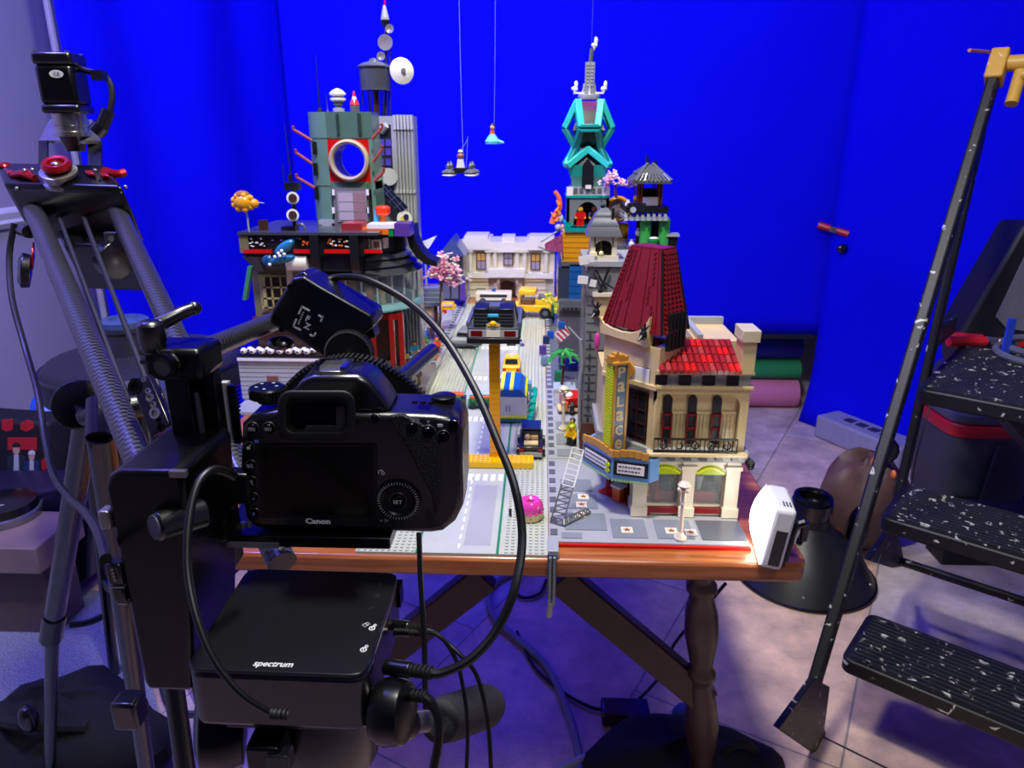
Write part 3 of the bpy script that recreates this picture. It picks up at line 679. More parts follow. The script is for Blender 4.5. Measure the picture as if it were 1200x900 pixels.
# ---------- garden tower: blue base, ochre storey, grey arch room, teal spire
YG = 1.62
gt = thing('toy_garden_tower', 'tall toy city tower with ochre storey and twisted teal spire', 'toy building', (.12, YG+.1, SZ))
pbx(gt, 'slate_wall', lego('slate', (52, 60, 78)), 654, 313, 668, 352, YG, .2)
pbx(gt, 'blue_wall', lego('blue_wall', (25, 88, 150)), 667, 310, 690, 352, YG-.004, .2)
bricks = MB(); brickface(bricks, 667, 310, 690, 352, YG-.004, 5); bricks.build('brick_joint', lego('blue_joint', (18, 62, 110)), gt)
pbx(gt, 'platform', DBG, 655, 353, 700, 364, YG-.03, .22)
mb = MB()
for k in range(5): mb.bx(at(659+k*5, 358, YG-.03).x, at(662+k*5, 358, YG-.03).x, YG-.0315, YG-.03, pz(670, 360, YG), pz(670, 357, YG))
mb.build('platform_slot', LBLK, gt)
pbx(gt, 'lower_wall', lego('lower_mixed', (88, 84, 92)), 655, 364, 700, 420, YG-.02, .2)
pbx(gt, 'ochre_wall', BLOCHRE, 659, 272, 692, 308, YG, .16)
bricks = MB(); brickface(bricks, 659, 272, 692, 308, YG, 6); bricks.build('brick_joint', lego('ochre_joint', (180, 115, 18)), gt)
pbx(gt, 'grey_band', DBG, 658, 307, 694, 312, YG-.004, .17)
pbx(gt, 'teal_band', TEAL, 662, 265, 700, 272, YG-.006, .14)
# arch room
a, b_ = at(664, 250, YG).x, at(713, 250, YG).x; z0 = pz(688, 267, YG); z1 = pz(688, 232, YG); cxm = (a+b_)/2; hw = .030
mb = MB()
mb.poly([V((a, YG, z0)), V((cxm-hw, YG, z0))]+[V((cxm-hw*math.cos(PI*k/14), YG, z0+.006+(z1-z0-.014)*math.sin(PI*k/14))) for k in range(15)]+[V((cxm+hw, YG, z0)), V((b_, YG, z0)), V((b_, YG, z1)), V((a, YG, z1))], (0, .012, 0))
mb.bx(a, a+.006, YG, YG+.09, z0, z1).bx(b_-.006, b_, YG, YG+.09, z0, z1).build('arch_wall', lego('grey_green', (112, 120, 120)), gt)
MB().bx(a, b_, YG+.085, YG+.09, z0, z1).build('back_wall', lego('inner_maroon', (70, 40, 50)), gt)
MB().bx(a-.002, b_+.002, YG-.003, YG+.09, z1, z1+.005).bx(a-.002, a+.012, YG-.003, YG+.02, z0, z0+.012).bx(b_-.012, b_+.002, YG-.003, YG+.02, z0, z0+.012).build('teal_trim', TEAL, gt)
MB().bx(a+.01, b_-.01, YG-.006, YG-.002, z0+.001, z0+.004).build('sill', LWH, gt)
# balustrade floor
z2 = z1+.005; z3 = pz(688, 219, YG)
mb = MB().bx(a+.006, b_-.006, YG+.005, YG+.085, z2, z3)
mb.build('balustrade', LBG, gt)
mb = MB()
for k in range(5): mb.bx(a+.014+k*.013, a+.022+k*.013, YG+.0035, YG+.005, z2+.005, z3-.003)
mb.build('balustrade_slot', DBG, gt)
MB().cb((a+.006, YG+.004, z2+.009), .014, .014, .018).cb((b_-.006, YG+.004, z2+.009), .014, .014, .018).cb((cxm, YG+.004, z3), .012, .01, .008).build('corner_post', LWH, gt)
# teal spire: faceted twisted shells
ax_, ay_ = cxm-.002, YG+.045
def hx(r, z, rot): return [V((ax_+r*math.cos(rot+k*PI/3), ay_+r*math.sin(rot+k*PI/3), z)) for k in range(6)]
S = lambda py: at(688, py, ay_).z
rot0 = 0.0
MB().rings([[V((ax_+a*r, ay_+b*r, z)) for a, b in ((-1, -1), (1, -1), (1, 1), (-1, 1))] for r, z in ((.034, S(219)), (.034, S(210)), (.037, S(206)))]).build('spire_base', lego('teal_grey', (80, 130, 125)), gt)
MB().poly([V((ax_+x, ay_-.0455, z)) for x, z in ((-.012, S(217)), (.012, S(217)), (.012, S(194)), (0, S(185)), (-.012, S(194)))], (0, .02, 0)).build('spire_door', LBLK, gt)
def bars(pairs, r, nm, mt):
    mb = MB()
    for p, q in pairs:
        d = (q-p); Mx = Matrix.Translation(p) @ d.to_track_quat('X', 'Z').to_matrix().to_4x4(); mb.bx(-.002, d.length+.002, -r*1.35, r*1.35, -r*1.1, r*1.1, Mx)
    return mb.build(nm, mt, gt, bev=.0012)
sgn = [(-1, -1), (1, -1), (1, 1), (-1, 1)]
q_ = lambda r, z: [V((ax_+a*r, ay_+b*r, z)) for a, b in sgn]
Tc = q_(.025, S(119)); Wc = q_(.027, S(173)); Lc = q_(.044, S(193)); Bc = q_(.036, S(207))
oct_ = lambda z: [V((ax_+x, ay_+y, z)) for x, y in ((-.049, -.018), (-.018, -.049), (.018, -.049), (.049, -.018), (.049, .018), (.018, .049), (-.018, .049), (-.049, .018))]
Mo = oct_(S(149)); Mo2 = oct_(S(152))
bars([(Tc[k], Mo[2*k]) for k in range(4)]+[(Tc[k], Mo[2*k+1]) for k in range(4)], .0052, 'spire_upper_strut', lego('teal_bright', (50, 200, 190), .35))
bars([(Mo2[2*k], Wc[k]) for k in range(4)]+[(Mo2[2*k+1], Wc[k]) for k in range(4)], .0048, 'spire_lower_strut', lego('teal_dark', (15, 125, 118), .35))
bars([(Mo[2*k+1], Mo[(2*k+2) % 8]) for k in range(4)]+[(Mo2[2*k+1], Mo2[(2*k+2) % 8]) for k in range(4)], .0050, 'spire_ring', lego('teal_mid', (20, 155, 146), .35))
pk = [(Wc[k]+Wc[(k+1) % 4])/2+V((0, 0, -.002)) for k in range(4)]
bars([(pk[k], Lc[k]) for k in range(4)]+[(pk[k], Lc[(k+1) % 4]) for k in range(4)], .0056, 'spire_gable', lego('teal_bright', (50, 200, 190), .35))
for k in range(4): bars([(Wc[k], Lc[k])], .0040, 'spire_hip', lego('teal_dark', (15, 125, 118), .35))
MB().rings([Bc, Lc]).build('spire_drum', lego('teal_mid', (20, 155, 146), .35), gt)
MB().rings([[V((ax_+a*r, ay_+b*r, z)) for a, b in sgn] for r, z in ((.030, S(195)), (.016, S(173)), (.034, S(153)), (.030, S(146)), (.008, S(122)))]).build('spire_core', lego('spire_dark', (35, 38, 42)), gt)
MB().rings([[p*.12+V((ax_, ay_, S(146)))*.88 for p in q_(.025, S(146))], [p*.9+V((ax_, ay_, S(119)))*.1 for p in Tc]]).build('spire_crystal', PINKG, gt)
mb = MB().lathe((ax_, ay_, S(117)), [(.022, 0), (.024, .004), (.024, .009), (.012, .011)], 12)
for k in range(4): a_ = k*PI/2; mb.tube([V((ax_+.022*math.cos(a_), ay_+.022*math.sin(a_), S(113))), V((ax_+.013*math.cos(a_), ay_+.013*math.sin(a_), S(108))), V((ax_+.010*math.cos(a_), ay_+.010*math.sin(a_), S(98)))], .003, 6)
mb.build('mast_collar', LBG, gt)
mb = MB().bx(ax_-.010, ax_+.010, ay_-.010, ay_+.010, S(112), S(73))
mb.build('mast_block', lego('mast_grey', (140, 144, 142)), gt)
mb = MB()
for k in range(7):
    for s in (-1, 1): mb.cyl((ax_+s*.0045, ay_-.010, S(76+k*4)), (ax_+s*.0045, ay_-.0125, S(76+k*4)), .0026, n=8)
mb.build('mast_stud', LBG, gt)
MB().cyl((ax_+.001, ay_, S(73)), (ax_+.003, ay_, S(57)), .0045, n=10).build('mast_pole', DBG, gt)
mb = MB()
for (x, y) in ((ax_-.031, S(104)), (ax_+.031, S(104)), (ax_+.008, S(53))): mb.sph((x, ay_, y), .007, .004, .005).sph((x+.003, ay_, y+.008), .004, .003, .008).cyl((x, ay_, y-.004), (x-.001, ay_, y-.011), .003, .001, 6)
mb.bx(ax_-.03, ax_+.03, ay_-.003, ay_+.003, S(110), S(108)); mb.build('mast_ornament', LWH, gt)
tag(MB().cyl((ax_+.002, ay_, S(56)), (ax_+.003, ay_, 2.70), .0004, n=5).build('hanging_thread', M('thread', (60, 70, 150), .6)), 'thin dark thread rising from the tip of the teal spire', 'thread')
# figures in the arch room handled with the others (40)
# round ochre arch + plum lower part to the right of the arch room
oa = thing('toy_round_gate', 'ochre ring gate with a pale screen beside the teal tower', 'toy gate', at(724, 262, 1.66))
c = at(724, 245, 1.66); MB().torus(c, .024, .005, (0, 1, 0), 28, 8, 1.6).build('ring', BLOCHRE, oa); MB().cyl(c+V((0, .002, 0)), c+V((0, .006, 0)), .022, n=24).build('screen', lego('screen_grey', (165, 150, 165)), oa)
MB().pb(713, 262, 736, 300, 1.66, .05).build('base', lego('gate_base', (120, 85, 30)), oa)
# ---------- pagoda tower (green pillars) to the right
YP = 1.5
pt = thing('toy_pagoda_tower', 'green pillared toy pagoda tower with grey tiled roof behind the red spire', 'toy tower', (at(768, 300, YP).x, YP+.04, SZ))
xa, xb = at(752, 250, YP).x, at(786, 250, YP).x; xm = (xa+xb)/2
mb = MB().bx(xm-.055, xm+.02, YP, YP+.12, SZ, pz(768, 289, YP)); mb.build('tower_base', DBG, pt)
for x in (at(757, 275, YP).x, at(779, 275, YP).x):
    MB().cyl((x, YP+.012, pz(768, 290, YP)), (x, YP+.012, pz(768, 257, YP)), .0115, n=14).build('green_pillar', VGRN, pt)
MB().bx(xa, xb, YP+.07, YP+.075, pz(768, 290, YP), pz(768, 258, YP)).build('rear_screen', lego('pagoda_back', (40, 44, 60)), pt)
MB().pb(748, 262, 755, 292, YP+.05, .02).build('rear_pillar', RBRN, pt)
MB().bx(at(733, 250, YP).x, at(783, 250, YP).x, YP-.004, YP+.11, pz(768, 249, YP), pz(768, 242, YP)).build('deck', LBLK, pt)
mb = MB()
for k in range(8):
    x = at(731+k*6.6, 255, YP).x; mb.poly([V((x, YP-.012, pz(768, 258, YP))), V((x+.007, YP-.012, pz(768, 258, YP))), V((x+.006, YP, pz(768, 249, YP))), V((x+.001, YP, pz(768, 249, YP)))], (0, .006, 0))
mb.bx(at(731, 255, YP).x, at(783, 255, YP).x, YP-.008, YP+.1, pz(768, 258, YP), pz(768, 254, YP)).build('eave', lego('eave_grey', (130, 135, 138)), pt)
MB().bx(at(735, 246, YP).x, at(756, 246, YP).x, YP-.008, YP+.04, pz(745, 248, YP), pz(745, 238, YP)).build('side_room', SMOKE, pt)
MB().cyl(at(742, 246, YP-.008), at(742, 246, YP-.012), .006, n=12).build('wheel_ornament', LBG, pt)
zA, zB = pz(763, 241, YP), pz(763, 212, YP)
xa2, xb2 = at(747, 228, YP).x, at(777, 228, YP).x
mb = MB().bx(xa2, xa2+.012, YP+.006, YP+.07, zA, zB).bx(xb2-.012, xb2, YP+.006, YP+.07, zA, zB).bx(xa2, xb2, YP+.064, YP+.07, zA, zA+.03).bx(xa2, xb2, YP+.006, YP+.07, zB-.006, zB)
mb.build('upper_room', RBRN, pt)
mb = MB()
for px in (749, 752, 773, 776): x = at(px, 228, YP).x; mb.bx(x-.0012, x+.0012, YP+.0045, YP+.006, zA, zB-.004)
mb.build('timber_strip', lego('timber_orange', (160, 82, 40)), pt)
MB().pb(753, 231, 771, 241, YP+.004, .01).build('white_sign', lego('sign_white', (235, 225, 225)), pt)
# roof : gabled tiles in two tiers
zr = zB; c = V(((xa2+xb2)/2, YP+.035, 0)); w_ = (xb2-xa2)/2
rf = MB()
for (q0, q1, h0, h1) in ((1.42, 1.0, -.004, .012), (1.05, .25, .010, .030)):
    rf.rings([[V((c.x+sx*w_*q, c.y+sy*.045*q, zr+h)) for sx, sy in ((-1, -1), (1, -1), (1, 1), (-1, 1))] for q, h in ((q0, h0), (q0, h0+.004), (q1, h1))])
rf.build('roof', lego('roof_slate', (66, 70, 73), .5), pt)
rb = MB()
for k in range(9):
    x = c.x-w_*1.3+k*w_*2.6/8; rb.cyl((x, c.y-.064, zr+.001), (c.x+(x-c.x)*.66, c.y-.05, zr+.014), .0022, n=6)
for sx in (-1, 1): rb.cyl((c.x+sx*w_*1.42, c.y-.064, zr+.002), (c.x+sx*w_*.2, c.y-.01, zr+.032), .003, n=6)
rb.build('roof_rib', DBG, pt)
MB().cyl((c.x-.004, c.y, zr+.028), (c.x-.006, c.y, zr+.048), .0042, .0025, 8).cyl((c.x+.010, c.y-.01, zr+.024), (c.x+.010, c.y-.01, zr+.038), .0035, n=8).build('ridge_finial', LBLK, pt)
MB().cb((at(788, 283, YP).x, YP+.02, pz(788, 283, YP)), .022, .03, .026).build('side_box', LBLK, pt)
MB().cb((at(789, 275, YP).x, YP+.015, pz(789, 276, YP)), .026, .03, .005).build('side_box_cap', LBG, pt)
MB().lathe((at(766, 283, YP).x, YP-.002, pz(766, 288, YP)), [(.004, 0), (.011, .006), (.012, .012), (.004, .016)], 14).build('green_bowl', LGRN, pt)
MB().sph((at(766, 279, YP).x, YP-.003, pz(766, 279, YP)), .010, .006, .003).build('bowl_rim', LWH, pt)
# terrace between: dark roofs and white lanterns
tr = thing('toy_terrace', 'dark toy roof terrace between the ochre tower and the pagoda', 'toy terrace', at(736, 312, 1.56))
MB().pb(722, 292, 742, 312, 1.56, .06).build('terrace_block', LBLK, tr); MB().pb(720, 288, 742, 294, 1.55, .07).build('terrace_roof', DBG, tr)
for k, (px, py) in enumerate(((748, 273), (740, 286), (736, 240))):
    c = at(px, py, 1.52); o = MB().sph(c, .0065, .0065, .007).cyl(c+V((0, 0, .006)), c+V((0, 0, .010)), .003, n=8).cyl(c+V((0, .002, -.003)), c+V((0, .05, -.004)), .0015, n=5).build('toy_lantern', LWH)
    tag(o, ['white round toy lantern left of the green pillars', 'white toy lantern on the dark terrace above the red spire', 'white toy lantern on the dark pagoda deck', 'white toy lantern in front of the ochre ring gate'][k], 'toy lantern', 'white toy lanterns')
# blossom, banner, dragon
def leafy(name, lab, cat, pts, r, cols, n, trunk=None, seed=1, group=None, size=.006):
    rnd = random.Random(seed); c0 = pts[0]
    t = thing(name, lab, cat, trunk[0] if trunk else c0, 0, group)
    if trunk: MB().tube(trunk, .0035, 7, 4, .002).build('trunk', RBRN, t)
    mbs = [MB() for _ in cols]
    for k in range(n):
        p = V(pts[rnd.randrange(len(pts))])+V((rnd.gauss(0, r), rnd.gauss(0, r), rnd.gauss(0, r*.8)))
        m_ = Matrix.Rotation(rnd.random()*6, 3, 'Z') @ Matrix.Rotation(rnd.random()*2, 3, 'X')
        q = rnd.randrange(len(cols))
        for j in range(3):
            a = j*2*PI/3; mbs[q].sph(p+(m_ @ V((size*.6*math.cos(a), size*.6*math.sin(a), 0))), size*.7, size*.45, size*.22, 6, m_)
    for mb, cl in zip(mbs, cols): mb.build('blossom' if 'cherry' in name else 'leaf_spray', cl, t)
    return t
leafy('toy_cherry_tree', 'pink toy cherry blossom beside the teal spire', 'toy tree', [at(712, 212, 1.6), at(720, 207, 1.6), at(728, 214, 1.6), at(716, 205, 1.6), at(738, 216, 1.6)], .006, [lego('blossom', (245, 175, 210)), lego('blossom_pale', (250, 215, 230))], 46, [at(722, 232, 1.6), at(721, 222, 1.6), at(722, 214, 1.6)], 3)
bn = thing('toy_banner', 'plum patterned toy banner hanging at the left of the ochre wall', 'toy banner', at(648, 300, YG-.02))
MB().poly([at(638, 286, YG-.03), at(659, 274, YG-.01), at(660, 297, YG-.01), at(639, 292, YG-.03)], (0, .003, 0)).build('cloth', M('banner_cloth', (165, 70, 120), .6, var=.5, scale=160), bn)
MB().cyl(at(634, 283, YG-.03), at(661, 266, YG-.0), .0022, n=6).cyl(at(631, 289, YG-.03), at(650, 297, YG-.01), .002, n=6).build('banner_rod', LBG, bn)
dr = thing('toy_dragon_kite', 'orange red toy flame figure at the left of the arch room', 'toy ornament', at(653, 262, YG))
MB().tube([at(650, 224, YG-.01), at(655, 232, YG-.01), at(656, 243, YG-.01), at(650, 253, YG-.01), at(647, 262, YG-.01)], .0042, 7, 6, .007).build('body', lego('coral', (250, 110, 70)), dr)
mb = MB()
for q, (px, py) in enumerate(((655, 240), (652, 247), (649, 254), (652, 259), (656, 251))): p = at(px, py, YG-.016); mb.cyl(p, p+V((.006 if q % 2 else -.006, -.002, .010)), .004, .001, 6)
mb.build('flame', lego('flame_orange', (250, 150, 60)), dr)
MB().sph(at(657, 256, YG-.012), .006, .006, .009).sph(at(654, 266, YG-.012), .007, .005, .007).build('wing', lego('wing_grey', (190, 195, 200)), dr)
# ---------- stone bank at the end of the street
YK = 2.47
bk = thing('toy_bank', 'pale stone toy bank with tall windows closing the far end of the street', 'toy building', (at(595, 350, YK).x, YK+.1, SZ))
zb = SZ
def bkx(px): return at(px, 310, YK).x
def bkz(py): return at(595, py, YK).z
MB().bx(bkx(545), bkx(650), YK+.02, YK+.16, zb, bkz(290)).build('wall', STONE, bk)
mb = MB()
mb.bx(bkx(542), bkx(575), YK+.0, YK+.16, bkz(293), bkz(281)).bx(bkx(617), bkx(650), YK, YK+.16, bkz(293), bkz(281)).bx(bkx(572), bkx(620), YK+.004, YK+.16, bkz(296), bkz(284)).bx(bkx(588), bkx(603), YK+.01, YK+.1, bkz(284), bkz(278)).bx(bkx(545), bkx(572), YK, YK+.1, bkz(281), bkz(276)).bx(bkx(620), bkx(648), YK, YK+.1, bkz(281), bkz(277))
mb.build('cornice', lego('stone_light', (222, 217, 205)), bk)
for px in (551, 572, 580, 606, 615, 640):
    MB().cyl((bkx(px), YK+.014, bkz(322)), (bkx(px), YK+.014, bkz(294)), .0085, n=12).bx(bkx(px)-.011, bkx(px)+.011, YK+.002, YK+.024, bkz(324), bkz(320)).bx(bkx(px)-.011, bkx(px)+.011, YK+.002, YK+.024, bkz(296), bkz(293)).build('column', STONE, bk)
MB().bx(bkx(548), bkx(648), YK-.004, YK+.03, bkz(326), bkz(320)).bx(bkx(573), bkx(615), YK-.02, YK+.03, bkz(324), bkz(315)).build('balcony', lego('stone_light', (222, 217, 205)), bk)
for px, h0, h1, mt in ((563.5, 317, 297, 0), (595.5, 312, 297, 1), (627.5, 317, 298, 0)):
    w = MB().bx(bkx(px-6), bkx(px+6), YK+.014, YK+.022, bkz(h0), bkz(h1)).build('window', RBRN, bk)
    MB().bx(bkx(px-4.5), bkx(px+4.5), YK+.012, YK+.015, bkz(h0-1), bkz((h0+h1)/2)).build('pane', lego('lilac_pane', (150, 140, 160), .15), w)
    MB().bx(bkx(px-4.5), bkx(px+4.5), YK+.012, YK+.015, bkz((h0+h1)/2-1), bkz(h1+1)).build('pane', lego('amber_pane', (195, 150, 80), .15) if not mt else lego('grey_pane', (120, 115, 130), .15), w)
    MB().bx(bkx(px)-.001, bkx(px)+.001, YK+.010, YK+.014, bkz(h0), bkz(h1)).build('window_bar', RBRN, w)
mb = MB()
for px0, px1 in ((550, 572), (578, 584), (606, 612), (615, 640)):
    mb = MB()
    for k in range(5): mb.bx(bkx(px0), bkx(px1), YK+.004+.003*(k % 2), YK+.03, bkz(326+k*4.7+4.2), bkz(326+k*4.7))
    mb.build('rusticated_base', STONE, bk)
for px0, px1 in ((551, 571), (616, 638)): MB().bx(bkx(px0), bkx(px1), YK+.001, YK+.008, bkz(330), bkz(326)).build('tan_course', TAN, bk)
c = V((bkx(595), YK+.012, bkz(337))); hw = bkx(604)-bkx(595)
MB().poly([V((c.x-hw, c.y, SZ)), V((c.x+hw, c.y, SZ))]+[c+V((hw*math.cos(PI*k/10), 0, hw*.8*math.sin(PI*k/10))) for k in range(11)], (0, .01, 0)).build('doorway', lego('door_dark', (55, 30, 22)), bk)
MB().pb(558, 338, 569, 347, YK+.0, .01).build('side_door', lego('dull_green', (105, 115, 95)), bk)
mb = MB()
for px in (584, 606): mb.tube([V((bkx(px), YK+.006, bkz(336))), V((bkx(px), YK-.004, bkz(330))), V((bkx(px), YK+.004, bkz(325)))], .005, 7)
mb.build('scroll_bracket', STONE, bk)
# dark shop with blue roof left of the bank
ds = thing('toy_corner_shop', 'dark toy shop with small blue gable roof left of the stone bank', 'toy building', (at(530, 350, 2.3).x, 2.35, SZ))
MB().pb(514, 300, 543, 352, 2.3, .12).build('wall', lego('shop_dark', (50, 48, 56)), ds)
a = at(529, 300, 2.3); w_ = at(545, 300, 2.3).x-a.x
MB().poly([V((a.x-w_, 2.29, a.z)), V((a.x+w_, 2.29, a.z)), V((a.x+w_*.1, 2.29, pz(529, 278, 2.3)))], (0, .13, 0)).build('gable_roof', lego('roof_blue', (60, 75, 125)), ds)
MB().pb(539, 325, 545, 352, 2.28, .02).build('purple_pilaster', PURP, ds)
MB().pb(517, 308, 536, 312, 2.285, .02).build('window_bar', OLIV, ds); MB().pb(518, 326, 536, 329, 2.285, .02).build('window_bar', OLIV, ds)
MB().pb(519, 331, 527, 350, 2.29, .012).pb(529, 331, 537, 350, 2.29, .012).build('shop_window', lego('shop_pane', (90, 92, 110), .1), ds)
# ================================================================ LEFT SIDE: dock house, towers
YD = 1.40
def wx(px, Y=YD, py=300): return at(px, py, Y).x
dk_ = thing('toy_dock_house', 'wide dark toy dock house with black signboard belt and curved glass corner on the left', 'toy building', (-.42, YD+.15, SZ))
# pier base
zq = pz(330, 418, YD)
MB().bx(wx(281, YD, 440), wx(418, YD, 440), YD, YD+.2, SZ, zq).build('pier_wall', lego('pier_grey', (172, 175, 178)), dk_)
mb = MB()
for k in range(1, 9): mb.bx(wx(281, YD, 440), wx(418, YD, 440), YD-.0006, YD+.0005, T+k*.0096-.0005, T+k*.0096)
mb.build('brick_joint', DBG, dk_)
MB().bx(wx(280, YD, 415)-.002, wx(420, YD, 415), YD-.004, YD+.2, zq, zq+.004).build('pier_edge', LBLK, dk_)
MB().bx(wx(280, YD, 415)-.003, wx(420, YD, 415), YD-.006, YD+.02, zq-.008, zq-.003).build('pier_ledge', LWH, dk_)
MB().pb(313, 441, 326, 455, YD-.003, .004).build('picture_tile', lego('picture_brown', (120, 80, 70)), dk_)
MB().bx(wx(420, YD, 440), wx(500, 1.45, 430), YD+.03, YD+.19, SZ, T+.030).build('quay', lego('quay', (112, 105, 95)), dk_)
# olive storey with lattice window
YO = YD+.03
MB().bx(wx(299, YO, 360), wx(420, YO, 360), YO, YO+.09, zq+.004, pz(330, 317, YO)).build('olive_wall', OLIV, dk_)
w = MB().pb(305, 322, 347, 366, YO-.004, .006).build('lattice_window', lego('olive_light', (150, 142, 95)), dk_)
MB().pb(308, 325, 344, 363, YO-.005, .003).build('pane', LBLK, w)
mb = MB()
mb.pb(308, 325, 312, 363, YO-.008, .004).pb(337, 325, 341, 363, YO-.008, .004).pb(318, 325, 320, 363, YO-.008, .004).pb(329, 325, 331, 363, YO-.008, .004)
for k, y in enumerate((336, 349, 360)): mb.pb(308, y, 341, y+2, YO-.008, .004)
mb.build('lattice', lego('olive_pale', (170, 160, 110)), w)
MB().pb(296, 372, 372, 378, YO-.006, .01).build('lower_beam', RBRN, dk_)
MB().pb(302, 378, 366, 408, YO-.002, .01).build('dark_lower_wall', lego('dark_brown', (62, 42, 32)), dk_)
# curved cove under the belt
mb = MB()
x0, x1 = wx(290, YD, 310), wx(372, YD, 310); zt = pz(330, 300, YD); zb = pz(330, 320, YD)
prof = [V((x0, YD-.012, zt))]+[V((x0, YD-.012+.042*math.sin(PI/2*k/6), zt-(zt-zb)*(k/6))) for k in range(1, 7)]+[V((x0, YD+.10, zb)), V((x0, YD+.10, zt))]
mb.poly(prof, (x1-x0, 0, 0)).build('cove', lego('cove_olive', (86, 78, 62)), dk_)
MB().rings([[V((wx(287, YD, 310), YD-.01+q, zt)) for q in (0, .2)]+[V((wx(305, YD, 310), YD-.01+q, zt)) for q in (.2, 0)], [V((wx(297, YD, 318), YD+.02+q, zb)) for q in (0, .17)]+[V((wx(305, YD, 318), YD+.02+q, zb)) for q in (.17, 0)]]).build('curved_corner', DBG, dk_)
# black belt with signs
YB2 = YD-.015
zb0, zb1 = pz(350, 300, YB2), pz(350, 275, YB2)
xL, xR = wx(284, YB2, 287), wx(426, YB2, 287)
MB().bx(xL, xR, YB2, YB2+.09, zb0, zb1).bx(xL, wx(355, YB2, 287), YB2+.09, YB2+.2, zb0, zb1).build('belt', LBLK, dk_)
MB().bx(xL-.004, wx(292, YB2, 287), YB2-.004, YB2+.2, zb0+.006, zb1-.002).build('belt_corner', OLIV, dk_)
MB().bx(xL-.004, xR+.03, YB2-.008, YB2+.10, zb1, zb1+.005).bx(xL-.004, wx(355, YB2, 287), YB2+.1, YB2+.21, zb1, zb1+.005).build('belt_coping', lego('coping_grey', (60, 62, 68)), dk_)
mb = MB()
for a, b_ in ((285, 318), (344, 363), (380, 410), (427, 447)): mb.pb(a, 292.5, b_, 297, YB2-.006, .006)
mb.build('red_strip', LRED, dk_)
def glyphs(x0, x1, y0, y1, n, mt, sd, nm='sign_glyph'):
    rnd = random.Random(sd); mb = MB()
    for k in range(n):
        x = x0+(x1-x0)*rnd.random(); y = y0+(y1-y0)*rnd.random(); w = 1.2+2*rnd.random(); h = .8+1.2*rnd.random()
        mb.pb(x, y, x+w, y+h, YB2-.0025-.0001*k, .003)
    mb.build(nm, mt, dk_)
for a, b_ in ((289, 312), (347, 364), (379, 409)):
    MB().pb(a, 277, b_, 291, YB2-.002, .003).build('signboard', lego('signboard_black', (12, 12, 14)), dk_)
glyphs(291, 309, 279, 289, 12, LWH, 1); glyphs(350, 360, 279, 287, 7, LORG, 2); glyphs(376, 408, 279, 288, 9, LORG, 3); glyphs(385, 408, 281, 290, 9, LWH, 4); glyphs(318, 340, 279, 286, 5, lego('violet_glyph', (120, 90, 200)), 5)
# curved black brackets
for px in (366, 412):
    a, b_ = wx(px, YB2, 300), wx(px+10, YB2, 300)
    pf = [V((a, YB2-.010, zb1)), V((a, YB2-.012, zb0-.004))]+[V((a, YB2-.012+.028*(1-math.cos(PI/2*k/5)), zb0-.004-.038*math.sin(PI/2*k/5))) for k in range(1, 6)]+[V((a, YB2+.05, zb0-.042)), V((a, YB2+.05, zb1))]
    MB().poly(pf, (b_-a, 0, 0)).build('curved_bracket', LBLK, dk_)
MB().pb(374, 300, 414, 318, YB2+.012, .02).build('dark_panel', lego('panel_blue_black', (38, 40, 52)), dk_)
# corner: half round tiers, glass drum
cx_, cy_ = wx(428, 1.52, 310), 1.52
YT = 1.53
sc2 = lambda px: abs(at(428+px, 310, 1.52).x-cx_)
zz = lambda py: pz(430, py, 1.41)
for k, (r, y0, y1) in enumerate(((54, 308, 299), (60, 316, 308), (66, 325, 316))):
    R = sc2(r); mb = MB().lathe((cx_, cy_, zz(y0)), [(R, 0), (R+.002, .002), (R-.016, zz(y1)-zz(y0))], 40)
    mb.build('roof_tier', lego('tier_grey', (66, 68, 76)), dk_)
R = sc2(60)
gl = MB().lathe((cx_, cy_, zz(361)), [(R, 0), (R, zz(325)-zz(361))], 40, cap=False).build('curved_glass', GLASS, dk_)
mb = MB()
for k in range(12): a = PI+k*PI/11; mb.cyl((cx_+R*math.cos(a), cy_+R*math.sin(a), zz(361)), (cx_+R*math.cos(a), cy_+R*math.sin(a), zz(325)), .0022, n=6)
mb.build('glass_mullion', lego('mullion', (150, 165, 165)), dk_)
MB().lathe((cx_, cy_, zz(368)), [(R+.006, 0), (R+.008, .004), (R+.006, zz(361)-zz(368))], 40).build('teal_ring', lego('pale_teal', (130, 185, 185)), dk_)
MB().lathe((cx_, cy_, zz(371)), [(R-.004, 0), (R-.004, .006)], 40).build('ring_under', LBLK, dk_)
MB().bx(cx_-R*.4, cx_+R*.3, cy_+.0, cy_+.05, zz(361), zz(325)).build('inner_core', lego('inner_brown', (120, 85, 60)), dk_)
# red posts and rails under the drum
mb_done = []
for px in (437, 459, 470):
    x = wx(px, 1.43, 390); MB().bx(x-.005, x+.005, 1.43, 1.44, T+.03, zz(370)).build('red_post', lego('deep_red', (140, 20, 20)), dk_)
MB().bx(wx(430, 1.44, 372), wx(472, 1.44, 372), 1.436, 1.446, zz(378), zz(371)).build('red_beam', lego('deep_red', (140, 20, 20)), dk_)
MB().bx(wx(425, 1.50, 395), wx(470, 1.50, 395), 1.52, 1.53, T+.03, zz(370)).build('shop_back', lego('shop_shadow', (60, 55, 55)), dk_)
